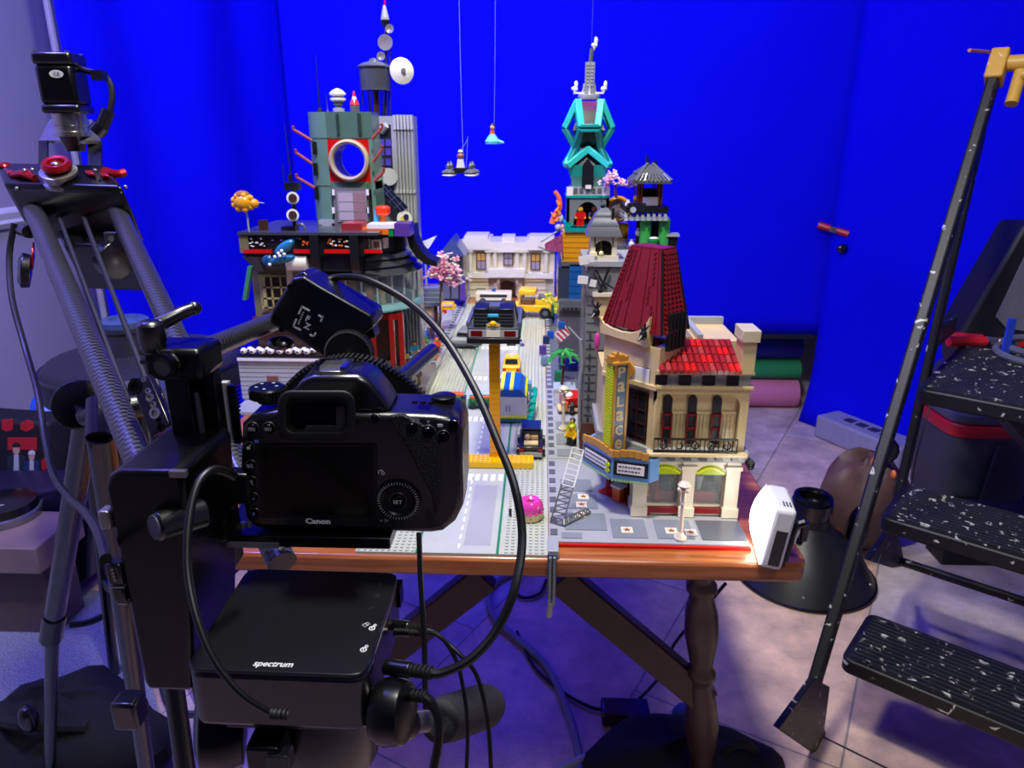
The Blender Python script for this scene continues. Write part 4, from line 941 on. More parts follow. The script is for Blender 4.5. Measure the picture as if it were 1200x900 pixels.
# belt round the corner with framed pictures
MB().lathe((cx_, cy_, zz(299)), [(sc2(50), 0), (sc2(50), zz(277)-zz(299))], 40).build('corner_belt', LBLK, dk_)
for k, (px, y0, y1, mt) in enumerate(((433, 282, 294, 'pic_olive'), (458, 283, 295, 'pic_brown'))):
    a = math.atan2(-1, (px-428)/48); r = sc2(50)+.001
    Mx = Matrix.Translation(V((cx_+r*math.sin((px-428)/60), cy_-r*math.cos((px-428)/60), zz((y0+y1)/2)))) @ Matrix.Rotation((px-428)/60, 4, 'Z')
    h = (zz(y0)-zz(y1))/2
    f_ = MB().bx(-h, h, -.003, .003, -h, h, Mx).build('picture_frame', LWH, dk_)
    MB().bx(-h*.6, h*.6, -.0042, -.002, -h*.6, h*.6, Mx).build('picture', lego(mt, (150, 135, 60) if k == 0 else (140, 105, 80)), f_)
for px in (446, 471):
    a = (px-428)/60; r = sc2(50)+.001; Mx = Matrix.Translation(V((cx_+r*math.sin(a), cy_-r*math.cos(a), zz(288)))) @ Matrix.Rotation(a, 4, 'Z')
    MB().bx(-.006, .006, -.002, .003, -.010, .010, Mx).build('white_plaque', LWH, dk_)
# flared black eave
pf = [(484, 264), (486, 279), (492, 292), (501, 302), (512, 307), (512, 313), (499, 310), (488, 302), (480, 290), (477, 278), (477, 264)]
MB().pp(pf, 1.47, .06).build('flared_eave', LBLK, dk_)
# white curved panel, a spotlight's reflection put into its colour
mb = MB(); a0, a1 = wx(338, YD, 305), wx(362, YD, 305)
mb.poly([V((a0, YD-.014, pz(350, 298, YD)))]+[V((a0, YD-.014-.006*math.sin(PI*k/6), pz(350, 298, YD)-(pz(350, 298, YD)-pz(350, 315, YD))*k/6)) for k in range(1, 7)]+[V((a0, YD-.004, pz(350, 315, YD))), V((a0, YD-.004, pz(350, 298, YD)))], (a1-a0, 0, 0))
mb.build('glare_panel', lego('spot_glare_white', (252, 250, 240)), dk_)
MB().pb(336, 316, 364, 334, YD+.012, .004).build('panel_lower', lego('panel_cream', (225, 215, 180)), dk_)
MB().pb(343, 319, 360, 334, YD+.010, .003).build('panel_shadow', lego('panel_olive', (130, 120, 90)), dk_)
# rooftop odds
for k, (a, y0, b_, y1, mt, nm) in enumerate(((347, 270, 375, 274, DTAN, 'tan_plate'), (376, 270, 395, 275, LORG, 'orange_plate'), (424, 268, 455, 275, LORG, 'orange_plate'), (430, 263, 462, 268, LWH, 'white_plate'), (320, 271, 331, 275, MAG, 'red_plate'), (400, 262, 424, 274, MAROON, 'maroon_box'), (462, 262, 480, 277, PURP, 'purple_plate'), (455, 270, 461, 277, LGRN, 'green_plate'))):
    MB().pb(a, y0, b_, y1, YD+.02, .05).build(nm, mt, dk_)
# fish sculpture
fs = thing('toy_fish_sign', 'teal blue toy fish sculpture fixed to the dock house belt', 'toy ornament', at(327, 300, YB2-.03))
c = at(333, 290, YB2-.02); r1 = Matrix.Rotation(math.radians(-34), 3, 'Y'); MB().sph(c, .024, .008, .0095, 14, r1).build('upper_fin', lego('fish_blue', (30, 110, 150)), fs)
c = at(331, 304, YB2-.026); r1 = Matrix.Rotation(math.radians(-12), 3, 'Y'); MB().sph(c, .026, .008, .008, 14, r1).build('body', lego('fish_teal', (25, 100, 135)), fs)
MB().sph(at(314, 306, YB2-.022), .012, .007, .012).build('tail', lego('fish_dark', (20, 70, 110)), fs)
mb = MB()
for px, py in ((326, 297), (330, 294), (333, 298), (328, 300), (322, 301), (316, 310)): mb.sph(at(px, py, YB2-.036), .0032)
mb.build('spot', LWH, fs)
# green vane at the left
o = MB().poly([at(290, 312, YD-.02), at(295, 313, YD-.02), at(288, 352, YD-.02), at(284, 351, YD-.02)], (0, .012, 0)).build('toy_green_vane', lego('vane_green', (60, 130, 90)))
tag(o, 'slim green toy vane hanging at the left edge of the dock house', 'toy ornament')
# golden dragon head on a pole
gd = thing('toy_golden_bun', 'golden round toy ornament raised on a grey pole at the left edge', 'toy ornament', at(293, 272, YD))
MB().cyl(at(292, 272, YD), at(289, 247, YD), .0018, n=6).build('pole', LBG, gd)
c = at(286, 237, YD); mb = MB().sph(c, .020, .018, .017, 14)
for k in range(9): a = k*.7; mb.sph(c+V((.019*math.cos(a), -.008*abs(math.sin(a)), .013*math.sin(a))), .0062)
mb.sph(c+V((.021, -.004, -.002)), .009).build('bun', lego('gold_yellow', (225, 160, 30)), gd)
MB().sph(c+V((-.002, 0, .014)), .014, .014, .008).build('bun_top', lego('bun_brown', (160, 105, 45)), gd)
MB().cyl(c+V((.024, -.004, 0)), c+V((.040, -.004, -.001)), .0012, n=6).build('spike', LBG, gd)
o = MB().pb(303, 258, 312, 272, YD+.01, .012).build('toy_brown_crate', lego('crate_brown', (70, 45, 35))); tag(o, 'small brown toy box on the roof edge beside the golden ornament', 'toy box')
# black signal mast
sm_ = thing('toy_signal_mast', 'black toy signal mast with two round lamps on the dock house roof', 'toy mast', at(345, 272, YD))
MB().cyl(at(345, 274, YD+.02), at(344, 213, YD+.02), .0042, n=10).build('post', LBLK, sm_)
for py in (232, 252):
    MB().cyl(at(343, py, YD+.012), at(343, py, YD-.006), .0115, n=20).build('lamp_ring', LWH, sm_); MB().cyl(at(343, py, YD-.006), at(343, py, YD-.009), .0078, n=16).build('lamp_lens', lego('lens_brown', (60, 45, 40)), sm_)
MB().pb(333, 214, 349, 223, YD+.01, .02).cyl(at(340, 212, YD+.02), at(340, 204, YD+.02), .004, n=8).build('mast_head', LBLK, sm_)
MB().cyl(at(342, 214, YD+.02), at(333, 145, YD+.02), .0014, .0006, 6).cyl(at(333, 214, YD+.02), at(331, 192, YD+.02), .0010, n=6).build('aerial', LBLK, sm_)
MB().torus(at(352, 268, YD+.01), .009, .002, (0, 1, 0), 14, 6).build('side_hoop', DBG, sm_)
MB().cb(at(340, 270, YD+.02), .028, .02, .016).build('mast_base', LBLK, sm_)
# ---------- green tower
YT = 1.53
gt2 = thing('toy_green_tower', 'sand green toy tower with a tan ring window and red corner squares', 'toy tower', (wx(400, YT), YT+.05, SZ))
zb = pz(400, 272, YT); ztp = pz(400, 131, YT)
xa, xb = wx(386, YT, 200), wx(439, YT, 200)
rcol = wx(389, YT, 200)-wx(362, YT, 200)
qc = lambda z, g=0: [V((xa, YT-g, z))]+[V((xa-(rcol+g)*math.sin(PI/2*k/10), YT+rcol-(rcol+g)*math.cos(PI/2*k/10), z)) for k in range(1, 11)]+[V((xa-rcol-g, YT+.085, z)), V((xa, YT+.085, z))]
MB().poly(qc(zb), (0, 0, ztp-zb)).build('round_corner', SGRN, gt2)
mb = MB()
for py in (162, 218): mb.poly(qc(pz(380, py, YT)-.001, .0006), (0, 0, .002))
mb.bx(xa, xb, YT-.001, YT+.004, pz(400, 162.5, YT), pz(400, 161.5, YT)); mb.build('storey_joint', lego('green_joint', (60, 85, 70)), gt2)
for a, b_ in ((375, 377), (394, 397), (419, 423)): MB().pb(a, 133, b_, 158, YT-.0035 if a > 380 else YT+.006, .005).build('wall_groove', lego('groove_green', (45, 62, 55)), gt2)
MB().bx(xa, xb, YT, YT+.07, pz(400, 163, YT), ztp).build('upper_block', lego('sand_green_dark', (78, 108, 92)), gt2)
MB().bx(xb-.008, xb, YT-.004, YT+.08, zb, pz(400, 163, YT)).build('right_column', SGRN, gt2)
MB().bx(xa, xb, YT, YT+.07, pz(400, 222, YT), pz(400, 213, YT)).build('middle_band', lego('sand_green_dark', (78, 108, 92)), gt2)
# ring window
cr_ = at(410, 188, YT); Rr = .0405
MB().torus(cr_+V((0, -.004, 0)), Rr-.004, .0052, (0, 1, 0), 40, 8, 2.2).build('ring_window', lego('ring_tan', (190, 175, 140)), gt2)
mb = MB(); zlo, zhi = pz(400, 213, YT), pz(400, 163, YT)
for sx in (-1, 1):
    for sz in (-1, 1):
        pts = [V((cr_.x+sx*Rr*math.cos(a), YT, cr_.z+sz*Rr*math.sin(a))) for a in [k*PI/16 for k in range(9)]]
        corner = V(((xb-.008) if sx > 0 else xa, YT, zhi if sz > 0 else zlo))
        p1 = V((corner.x, YT, cr_.z)); p2 = V((cr_.x, YT, corner.z))
        mb.poly([p1]+([pts[0]] if abs(pts[0].x-p1.x) > .0005 else [])+pts[1:]+[p2, corner], (0, .012, 0))
mb.build('red_square', LRED, gt2)
n = 40
MB().rings([[cr_+V((Rr*.95*math.cos(2*PI*k/n), y, Rr*.95*math.sin(2*PI*k/n))) for k in range(n)] for y in (0, .085)], cap=False).build('ring_tunnel', lego('tunnel_grey', (120, 112, 110)), gt2)
mb = MB()
for k in range(7): a = -PI*.38+k*PI*.76/6; mb.cb(cr_+V((Rr*.93*math.cos(a), .045, Rr*.93*math.sin(a))), .004, .02, .006, Matrix.Rotation(-a, 4, 'Y'))
mb.build('tunnel_slot', LBLK, gt2)
# glazed box below
MB().pb(391, 220, 432, 264, YT-.006, .08).build('lower_room', lego('room_grey', (110, 105, 108)), gt2)
w = MB().pb(395, 224, 430, 260, YT-.012, .006).build('large_window', lego('window_frame_grey', (135, 135, 138)), gt2)
MB().pb(397, 226, 414, 258, YT-.013, .003).build('pane', lego('pale_mauve', (180, 165, 172), .12), w); MB().pb(415, 226, 428, 258, YT-.013, .003).build('pane', lego('mauve_red', (150, 115, 120), .12), w)
mb = MB()
for py in (236, 247): mb.pb(397, py, 428, py+.8, YT-.0135, .002)
mb.build('window_bar', lego('window_frame_grey', (135, 135, 138)), w)
MB().pb(389, 262, 434, 266, YT-.012, .09).build('window_ledge', DBG, gt2)
MB().pb(374, 258, 392, 274, YT-.012, .03).build('white_base', LBG, gt2)
mb = MB()
for y in (222, 243): mb.pb(389, y, 392, y+7, YT-.012, .004).pb(429, y, 432, y+7, YT-.012, .004)
mb.build('window_clamp', LWH, gt2)
mb = MB()
for k, (y0) in enumerate((166, 191, 219)): mb.pb(366+k, y0, 371+k, y0+15, YT+.004, .03)
mb.build('side_slot', LBLK, gt2)
for k, (p, q) in enumerate((((366, 165), (344, 152)), ((366, 192), (347, 179)), ((369, 220), (348, 208)), ((436, 163), (448, 149)), ((437, 190), (448, 175)), ((438, 213), (450, 201)))):
    Yq = YT-.02; a, b_ = at(*p, Yq), at(*q, Yq); MB().cyl(a, b_, .0032, n=6).cyl(b_, b_+V((0, -.002, .007)), .0028, n=6).build('flag_strut', lego('strut_red', (150, 60, 48), .7), gt2)
# things on the green tower's roof
lt_ = thing('toy_roof_lantern', 'round white and grey toy lantern on the green tower roof', 'toy lantern', at(397, 131, YT+.03))
c = at(397, 131, YT+.03); MB().lathe(c, [(.012, 0), (.012, .006), (.006, .008), (.004, .014)], 14).build('base', LBG, lt_)
MB().lathe(c+V((0, 0, .018)), [(.008, 0), (.0155, .004), (.0155, .008), (.008, .009)], 18).lathe(c+V((0, 0, .029)), [(.012, 0), (.0165, .003), (.0165, .006), (.010, .012), (.003, .015)], 18).build('lantern_cap', LWH, lt_)
MB().lathe(c+V((0, 0, .012)), [(.010, 0), (.010, .020)], 14).build('lantern_core', DBG, lt_)
cn = thing('toy_traffic_cone', 'red and white toy cone on the green tower roof', 'toy cone', at(416, 131, YT+.03))
c = at(416, 131, YT+.03); MB().lathe(c, [(.010, 0), (.010, .012), (.008, .013)], 12).build('base', DBG, cn); MB().lathe(c+V((0, 0, .013)), [(.010, 0), (.008, .006), (.006, .010)], 14).lathe(c+V((0, 0, .022)), [(.0042, 0), (.002, .016), (.001, .017)], 12).build('cone', lego('cone_red', (225, 50, 30)), cn)
MB().lathe(c+V((0, 0, .019)), [(.0055, 0), (.0042, .010)], 12).build('cone_stripe', LWH, cn)
o = MB().lathe(at(375, 131, YT+.03), [(.006, 0), (.005, .006), (.0018, .008), (.0006, .106)], 8).lathe(at(384, 131, YT+.03), [(.004, 0), (.001, .004), (.0008, .035)], 8).build('toy_whip_aerial', LBLK); tag(o, 'tall thin black toy aerial on the left of the green tower roof', 'toy aerial')
# ---------- grey skyscraper behind
YS = 1.66
sk = thing('toy_grey_skyscraper', 'tall light grey ribbed toy skyscraper behind the green tower', 'toy tower', (wx(460, YS, 250), YS+.06, SZ))
zA, zB = SZ, pz(460, 136, YS)
xa, xb, xm = wx(434, YS, 200), wx(487, YS, 200), wx(464, YS, 200)
MB().bx(xa, xb, YS, YS+.045, zA, zB).build('wall', lego('sky_grey', (150, 152, 152)), sk)
mb = MB(); n = 6
for k in range(n): x = xm+(xb-xm)*(k+.3)/n; mb.bx(x, x+(xb-xm)/n*.55, YS-.010, YS, zA, zB-.002)
mb.build('pilaster', LBG, sk)
for y0_, y1_, top_ in ((152, 0, True), (226, 222, False)):
    mb = MB()
    for k in range(n): x = xm+(xb-xm)*(k+.3)/n; mb.bx(x-.0006, x+(xb-xm)/n*.55+.0006, YS-.013, YS, pz(460, y0_, YS), zB+.002 if top_ else pz(460, y1_, YS))
    mb.build('pilaster_cap', lego('cap_grey', (185, 188, 188)), sk)
MB().bx(wx(437, YS, 150), wx(462, YS, 150), YS-.006, YS, pz(450, 146, YS), pz(450, 138, YS)).bx(wx(437, YS, 150), wx(441, YS, 150), YS-.008, YS, pz(450, 215, YS), pz(450, 138, YS)).bx(wx(459, YS, 150), wx(464, YS, 150), YS-.008, YS, zA, pz(450, 138, YS)).build('bay_frame', LBG, sk)
w = MB().pb(442, 147, 460, 205, YS-.002, .004).build('bay_window', lego('bay_dark', (48, 46, 60), .12), sk)
mb = MB()
for k, (a, y) in enumerate(((444, 163), (452, 163), (444, 174), (452, 174), (444, 186), (452, 186))): mb.pb(a, y, a+6, y+8, YS-.004, .003)
mb.build('pane', lego('violet_pane', (85, 70, 175), .1), w)
MB().cyl(at(447, 153, YS-.004), at(453, 147, YS-.012), .010, .006, 14).build('dish', LBG, sk)
MB().lathe(at(455, 208, YS-.012), [(.002, 0), (.018, .006), (.019, .008)], 18, (.4, -1, .3)).build('dish', LBG, sk)
pn = MB().poly([at(444, 222, YS-.03), at(452, 215, YS-.03), at(478, 243, YS-.03), at(468, 251, YS-.03)], (0, .004, 0)).build('solar_panel', lego('solar_navy', (25, 30, 55), .15), sk)
mb = MB()
for q in (.25, .5, .75): a = at(444, 222, YS-.031).lerp(at(468, 251, YS-.031), q); b_ = at(452, 215, YS-.031).lerp(at(478, 243, YS-.031), q); mb.cyl(a, b_, .0006, n=5)
for q in (.33, .66): a = at(444, 222, YS-.031).lerp(at(452, 215, YS-.031), q); b_ = at(468, 251, YS-.031).lerp(at(478, 243, YS-.031), q); mb.cyl(a, b_, .0006, n=5)
mb.build('panel_grid', lego('grid_blue', (90, 100, 150)), pn)
ck = MB().cyl(at(474, 256, YS-.02), at(474, 256, YS-.03), .0165, n=24).build('toy_clock', LWH); tag(ck, 'round white and yellow toy clock disc low on the grey skyscraper', 'toy clock')
MB().cyl(at(474, 258, YS-.03), at(474, 258, YS-.0315), .010, n=18).build('dial', lego('dial_yellow', (225, 205, 80)), ck); MB().cyl(at(476, 254, YS-.0305), at(476, 254, YS-.033), .006, n=12).build('dial_hub', lego('dial_black', (40, 40, 70)), ck)
# water tower
wt = thing('toy_water_tower', 'dark grey toy water tower on the skyscraper roof', 'toy water tower', at(440, 132, YS+.06))
Yw = YS+.025; c = at(440, 106, Yw); Rw = at(457, 100, Yw).x-c.x
MB().lathe(c, [(Rw, 0), (Rw*.98, .003), (Rw, .006), (Rw, pz(440, 79, Yw)-c.z)], 24).build('tank', lego('tank_grey', (72, 76, 84)), wt)
MB().lathe((c.x, c.y, pz(440, 79, Yw)), [(Rw*1.12, 0), (Rw*1.12, .002), (Rw*.8, .008), (Rw*.35, .012), (Rw*.25, .017), (.002, .019)], 24).build('tank_roof', lego('tank_roof_grey', (86, 90, 98)), wt)
zf_ = zB
for k in range(6): a = k*PI/3+.3; MB().cyl((c.x+Rw*.85*math.cos(a), c.y+Rw*.85*math.sin(a), zf_), (c.x+Rw*.9*math.cos(a), c.y+Rw*.9*math.sin(a), c.z+.002), .0016, n=6).build('leg', LBLK, wt)
MB().cyl((c.x, c.y, zf_), (c.x, c.y, c.z+.002), Rw*.22, n=10).build('riser', lego('riser_brown', (60, 35, 28)), wt)
mt_ = thing('toy_antenna_mast', 'tall toy antenna mast with grey dishes above the water tower', 'toy aerial', at(452, 134, Yw+.03))
Ym = Yw+.012
MB().cyl(V((at(452, 134, Ym).x, Ym, zB)), at(452, 20, Ym), .0028, n=8).cyl(V((at(457, 134, Ym).x, Ym, zB)), at(457, 40, Ym), .0018, n=6).build('mast_pole', lego('mast_dark', (50, 50, 54)), mt_)
for px, py, r in ((452, 50, .016), (457, 34, .009), (447, 66, .009)): p = at(px, py, Ym-.008); MB().lathe(p, [(.003, 0), (r*.9, -.002), (r, -.006), (r*.6, -.005), (.002, -.003)], 18, (0, 1, 0)).build('round_dish', lego('dish_grey', (130, 125, 125)), mt_)
p = at(451, 20, Ym); MB().lathe(p, [(.007, -.014), (.0095, -.006), (.0085, 0), (.003, .022), (.001, .023)], 12).build('mast_tip', LBG, mt_); MB().lathe(p, [(.0075, -.018), (.0098, -.006)], 12).build('mast_collar', LBLK, mt_)
MB().cyl(at(451, 6, Ym), at(451, -14, Ym), .002, n=6).build('beacon', LRED, mt_)
p = at(471, 83, Ym-.01); MB().lathe(p, [(.003, .008), (.012, .004), (.0265, -.003), (.027, -.001), (.013, .007)], 24, (.55, -1, .05)).build('white_dish', LWH, mt_); MB().cyl(p, p+V((.006, -.012, 0)), .005, n=10).build('dish_hub', lego('hub_grey', (120, 115, 105)), mt_); MB().cyl(p, at(457, 80, Ym), .002, n=6).build('dish_arm', LBLK, mt_)
# ================================================================ VEHICLES, FIGURES AND STREET CLUTTER
def box_wheels(t, xs, ys, r, w, hub=LBG):
    for x in xs:
        for y in ys:
            wv = MB().cyl((x-w/2, y, r), (x+w/2, y, r), r, n=18).build('wheel', LBLK, t, bev=r*.12)
            MB().cyl((x-w/2-.0006, y, r), (x+w/2+.0006, y, r), r*.5, n=12).build('hub', hub, wv)
# --- yellow stand
st = thing('toy_yellow_stand', 'tall yellow toy brick column on a flat studded yellow base holding up the black car', 'toy stand', (at(580, 545, 1.115).x, 1.115, PZ+.002))
zb = PZ+.002
a, b_ = at(546, 545, 1.10).x, at(625, 545, 1.10).x
MB().bx(a, b_, 1.092, 1.124, zb, zb+.0096).studs(a, b_, 1.092, 1.124, zb+.0096).build('base_plate', LYEL, st)
Yp = 1.112; x0, x1 = at(573.5, 480, Yp).x, at(586, 480, Yp).x; zt = pz(580, 400, Yp)
mb = MB().bx(x0, x1, Yp, Yp+.016, zb+.0096, zt); mb.build('column', lego('amber_column', (222, 150, 10)), st)
mb = MB(); z = zb+.0192
while z < zt: mb.bx(x0-.0002, x1+.0002, Yp-.0003, Yp+.0163, z-.0004, z); z += .0096
mb.build('brick_joint', lego('amber_joint', (180, 118, 8)), st)
# --- black sports car, seen from behind
sc_ = 1.0
dl = thing('toy_sports_car', 'black and grey toy sports car seen from behind on top of the yellow column', 'toy car', ((x0+x1)/2+.0, Yp-.02, zt), 0, None, True)
W = .0405
MB().bx(-W, W, 0, .15, .010, .028).bx(-W+.003, W-.003, .004, .146, .004, .012).build('body', lego('car_grey', (70, 72, 75)), dl, bev=.002)
MB().bx(-W+.002, W-.002, -.0018, .002, .0122, .0238).build('rear_band', LBG, dl)
MB().bx(-W-.001, W+.001, -.004, .012, .002, .011).bx(-W-.0015, W+.0015, .0, .15, .010, .014).build('bumper', LBLK, dl, bev=.001)
MB().poly([V((-W+.004, .03, .028)), V((W-.004, .03, .028)), V((W-.010, .055, .048)), V((-W+.010, .055, .048))], (0, .05, 0)).build('cabin', lego('cabin_black', (22, 23, 25), .6), dl)
MB().bx(-.010, .010, .02, .06, .03, .052).build('rear_window', SMOKE, dl)
for s in (-1, 1):
    MB().bx(s*.0195-.011, s*.0195+.011, .0, .045, .029, .057).build('vent_box', LBLK, dl, bev=.001)
    lv = MB()
    for k in range(4): lv.bx(s*.0195-.0115, s*.0195+.0115, -.0008, .0, .032+k*.005, .0345+k*.005)
    lv.build('louvre', lego('louvre_grey', (60, 62, 66)), dl)
    MB().bx(s*.026-.009, s*.026+.009, -.002, .002, .0135, .0225).build('tail_light', lego('tail_red', (105, 12, 12), .2), dl)
    MB().bx(s*W-.003 if s > 0 else -W-.002, s*W+.002 if s > 0 else -W+.003, .005, .12, .026, .034).build('side_coil', DBG, dl)
MB().bx(-.0105, .0105, -.0028, .002, .013, .023).build('number_plate', lego('plate_cream', (225, 220, 195)), dl)
MB().bx(-.011, .011, -.001, .008, .023, .034).build('rear_panel', LBG, dl)
MB().sph((0, -.001, .034), .0055, .004, .0045).bx(-.009, .009, -.002, .003, .030, .0325).build('reactor', LYEL, dl)
MB().bx(-.012, .012, .0, .01, .044, .047).build('blue_bar', AZUR, dl)
MB().bx(-.016, .016, .03, .06, .052, .0545).build('roof_rack', DBG, dl)
mb = MB().bx(-W+.008, W-.008, .07, .09, -.004, .004); mb.build('hover_pad', DBG, dl)
for x in (-1, 1):
    for y in (.024, .122): MB().cyl((x*.020, y, .001), (x*.034, y, .001), .009, n=14).build('wheel', LBLK, dl)
# --- hot rod
p = onz(622, 538, PZ); hr = thing('toy_hot_rod', 'black and dark blue toy hot rod at the kerb beside the yellow base', 'toy car', (p.x, p.y, PZ+.0017), 0, None, True)
MB().bx(-.020, .020, .0, .075, .008, .020).bx(-.021, .021, -.004, .002, .009, .013).build('body', lego('rod_navy', (28, 32, 48)), hr, bev=.001)
MB().bx(-.019, .019, -.006, -.002, .005, .012).build('bumper', LBG, hr)
MB().poly([V((-.018, .035, .02)), V((.018, .035, .02)), V((.016, .040, .038)), V((-.016, .040, .038))], (0, .03, 0)).build('cabin', lego('rod_cabin', (40, 42, 52)), hr)
MB().bx(-.017, .017, .036, .074, .038, .041).build('roof', DBLU, hr)
MB().bx(-.0135, .0135, .033, .037, .024, .035).build('rear_window', SMOKE, hr)
MB().bx(-.012, .012, .008, .024, .020, .0225).build('trunk_strip', TAN, hr); MB().sph((-.006, .03, .026), .006).cb((.006, .03, .026), .012, .008, .006).build('seat', lego('seat_tan', (170, 140, 100)), hr)
for s in (-1, 1): MB().bx(s*.016-.004, s*.016+.004, -.005, .0, .013, .018).build('tail_light', DRED, hr)
MB().bx(-.02, .02, .0755, .078, .008, .022).build('grille', CHROME, hr)
box_wheels(hr, (-.021, .021), (.014, .062), .0085, .007)
# --- ambulance / market truck
p = onz(602, 503, PZ); tk = thing('toy_box_truck', 'white toy box truck with blue and yellow striped roof behind the yellow column', 'toy truck', (p.x-.002, p.y+.03, PZ+.0017), 0, None, True)
MB().bx(-.030, .026, 0, .11, .012, .052).build('box', lego('truck_grey', (205, 200, 200)), tk, bev=.001)
rfz = MB().poly([V((-.030, .0, .052)), V((.026, .0, .052)), V((.012, .0, .066)), V((-.022, .0, .066))], (0, .11, 0)).build('roof', LBLU, tk)
mb = MB()
for x in (-.022, -.004): mb.bx(x-.0035, x+.0035, -.0008, .1108, .0655, .0675)
mb.poly([V((.022, -.001, .056)), V((.026, -.001, .0525)), V((.0265, -.001, .0545)), V((.0225, -.001, .058))], (0, .112, 0)); mb.build('roof_stripe', lego('acid_yellow', (225, 230, 30)), tk)
MB().bx(-.031, .027, -.002, .112, .009, .0135).build('yellow_skirt', lego('acid_yellow', (225, 230, 30)), tk)
MB().bx(-.031, .027, -.004, .113, .002, .009).build('chassis', lego('truck_teal', (15, 95, 95)), tk)
mb = MB().bx(-.014, -.013, -.0008, .001, .022, .034).bx(-.008, -.007, -.0008, .001, .022, .034); mb.build('door_handle', LBLK, tk)
MB().bx(.0262, .0275, .02, .06, .03, .042).build('side_window', SMOKE, tk); MB().bx(.0262, .029, .07, .09, .02, .034).build('side_locker', LWH, tk)
MB().bx(.024, .034, .085, .108, .01, .05).build('cab', lego('cab_blue', (90, 150, 180)), tk)
box_wheels(tk, (-.028, .024), (.02, .09), .008, .006)
mb = MB().tube([V((.030, -.012, .006)), V((.034, .004, .012)), V((.038, .03, .024)), V((.041, .055, .040)), V((.040, .07, .046))], .0045, 8, 5)
for k in range(5): mb.cb((.032+k*.002, k*.016, .012+k*.008), .011, .008, .007)
o = mb.build('grab_arm', TEAL, tk)
# --- yellow cab
def cab(name, lab, px, py, rot=0, col=LYEL):
    p = onz(px, py, PZ); t = thing(name, lab, 'toy car', (p.x, p.y, PZ+.0017), rot, None, True)
    MB().bx(-.020, .020, 0, .085, .007, .020).build('body', col, t, bev=.0015)
    MB().poly([V((-.018, .018, .02)), V((.018, .018, .02)), V((.015, .024, .036)), V((-.015, .024, .036))], (0, .036, 0)).build('cabin', col, t)
    MB().poly([V((-.015, .0175, .022)), V((.015, .0175, .022)), V((.0135, .0222, .033)), V((-.0135, .0222, .033))], (0, .001, 0)).build('rear_window', SMOKE, t)
    for s in (-1, 1): MB().bx(s*.0155-.0035, s*.0155+.0035, -.0015, .001, .011, .017).build('tail_light', LRED, t)
    MB().bx(-.021, .021, -.003, .003, .004, .0085).build('bumper', LBG, t)
    MB().bx(-.006, .006, .036, .042, .036, .041).build('roof_sign', LWH if col is LYEL else LBLK, t)
    box_wheels(t, (-.018, .018), (.016, .066), .0078, .006); return t
cab('toy_yellow_cab', 'yellow toy cab on the road behind the striped box truck', 599, 441)
o = MB().cb(onz(607, 399, PZ+.006), .018, .012, .006, Matrix.Rotation(.5, 4, 'Z')).cb(onz(612, 404, PZ+.003), .010, .018, .005, Matrix.Rotation(.2, 4, 'Z')).build('toy_purple_wing', PURP); tag(o, 'purple toy wing piece on the road right of the yellow cab', 'toy piece')
# --- grey saloon
p = onz(545, 409, PZ); gs_ = thing('toy_grey_saloon', 'silver grey toy saloon car parked on the left of the road', 'toy car', (p.x-.003, p.y, PZ+.0017), -.12, None, True)
MB().bx(-.032, .032, 0, .12, .008, .024).build('body', lego('silver', (165, 168, 170)), gs_, bev=.004)
MB().poly([V((-.028, .022, .024)), V((.028, .022, .024)), V((.022, .036, .040)), V((-.022, .036, .040))], (0, .05, 0)).build('cabin', lego('silver_dark', (135, 138, 142)), gs_, bev=.002)
MB().bx(-.022, .022, .021, .027, .027, .035).build('rear_window', SMOKE, gs_); MB().bx(-.033, .033, -.004, .004, .006, .012).build('bumper', DBG, gs_)
for s in (-1, 1): MB().bx(s*.026-.005, s*.026+.005, -.002, .001, .014, .019).build('tail_light', LBG, gs_)
box_wheels(gs_, (-.030, .030), (.022, .095), .010, .008)
# --- green wagon pair
p = onz(551, 480, PZ); gw = thing('toy_green_wagon', 'dark green toy wagon crossing the road left of the yellow column', 'toy wagon', (p.x, p.y, PZ+.0017), .06, None, True)
MB().bx(-.005, .044, .0, .03, .006, .010).bx(-.002, .042, .001, .029, .010, .020).build('wagon_bed', LGRN, gw); MB().bx(-.044, -.008, .0, .028, .006, .020).build('engine_body', lego('engine_olive', (70, 80, 40)), gw)
MB().bx(-.030, -.018, -.001, .029, .012, .026).build('engine_cab', LGRN, gw); MB().bx(-.045, -.012, .004, .024, .026, .029).bx(.0, .04, .004, .01, .020, .024).build('orange_top', LORG, gw)
mb = MB()
for k in range(5): mb.bx(.0+k*.009, .003+k*.009, -.0012, .001, .008, .021)
mb.build('wagon_rib', lego('wagon_dark_green', (12, 80, 40)), gw)
for x in (-.038, -.016, .006, .034): MB().cyl((x, -.001, .0065), (x, .031, .0065), .0065, n=14).build('wheel', LBLK, gw)
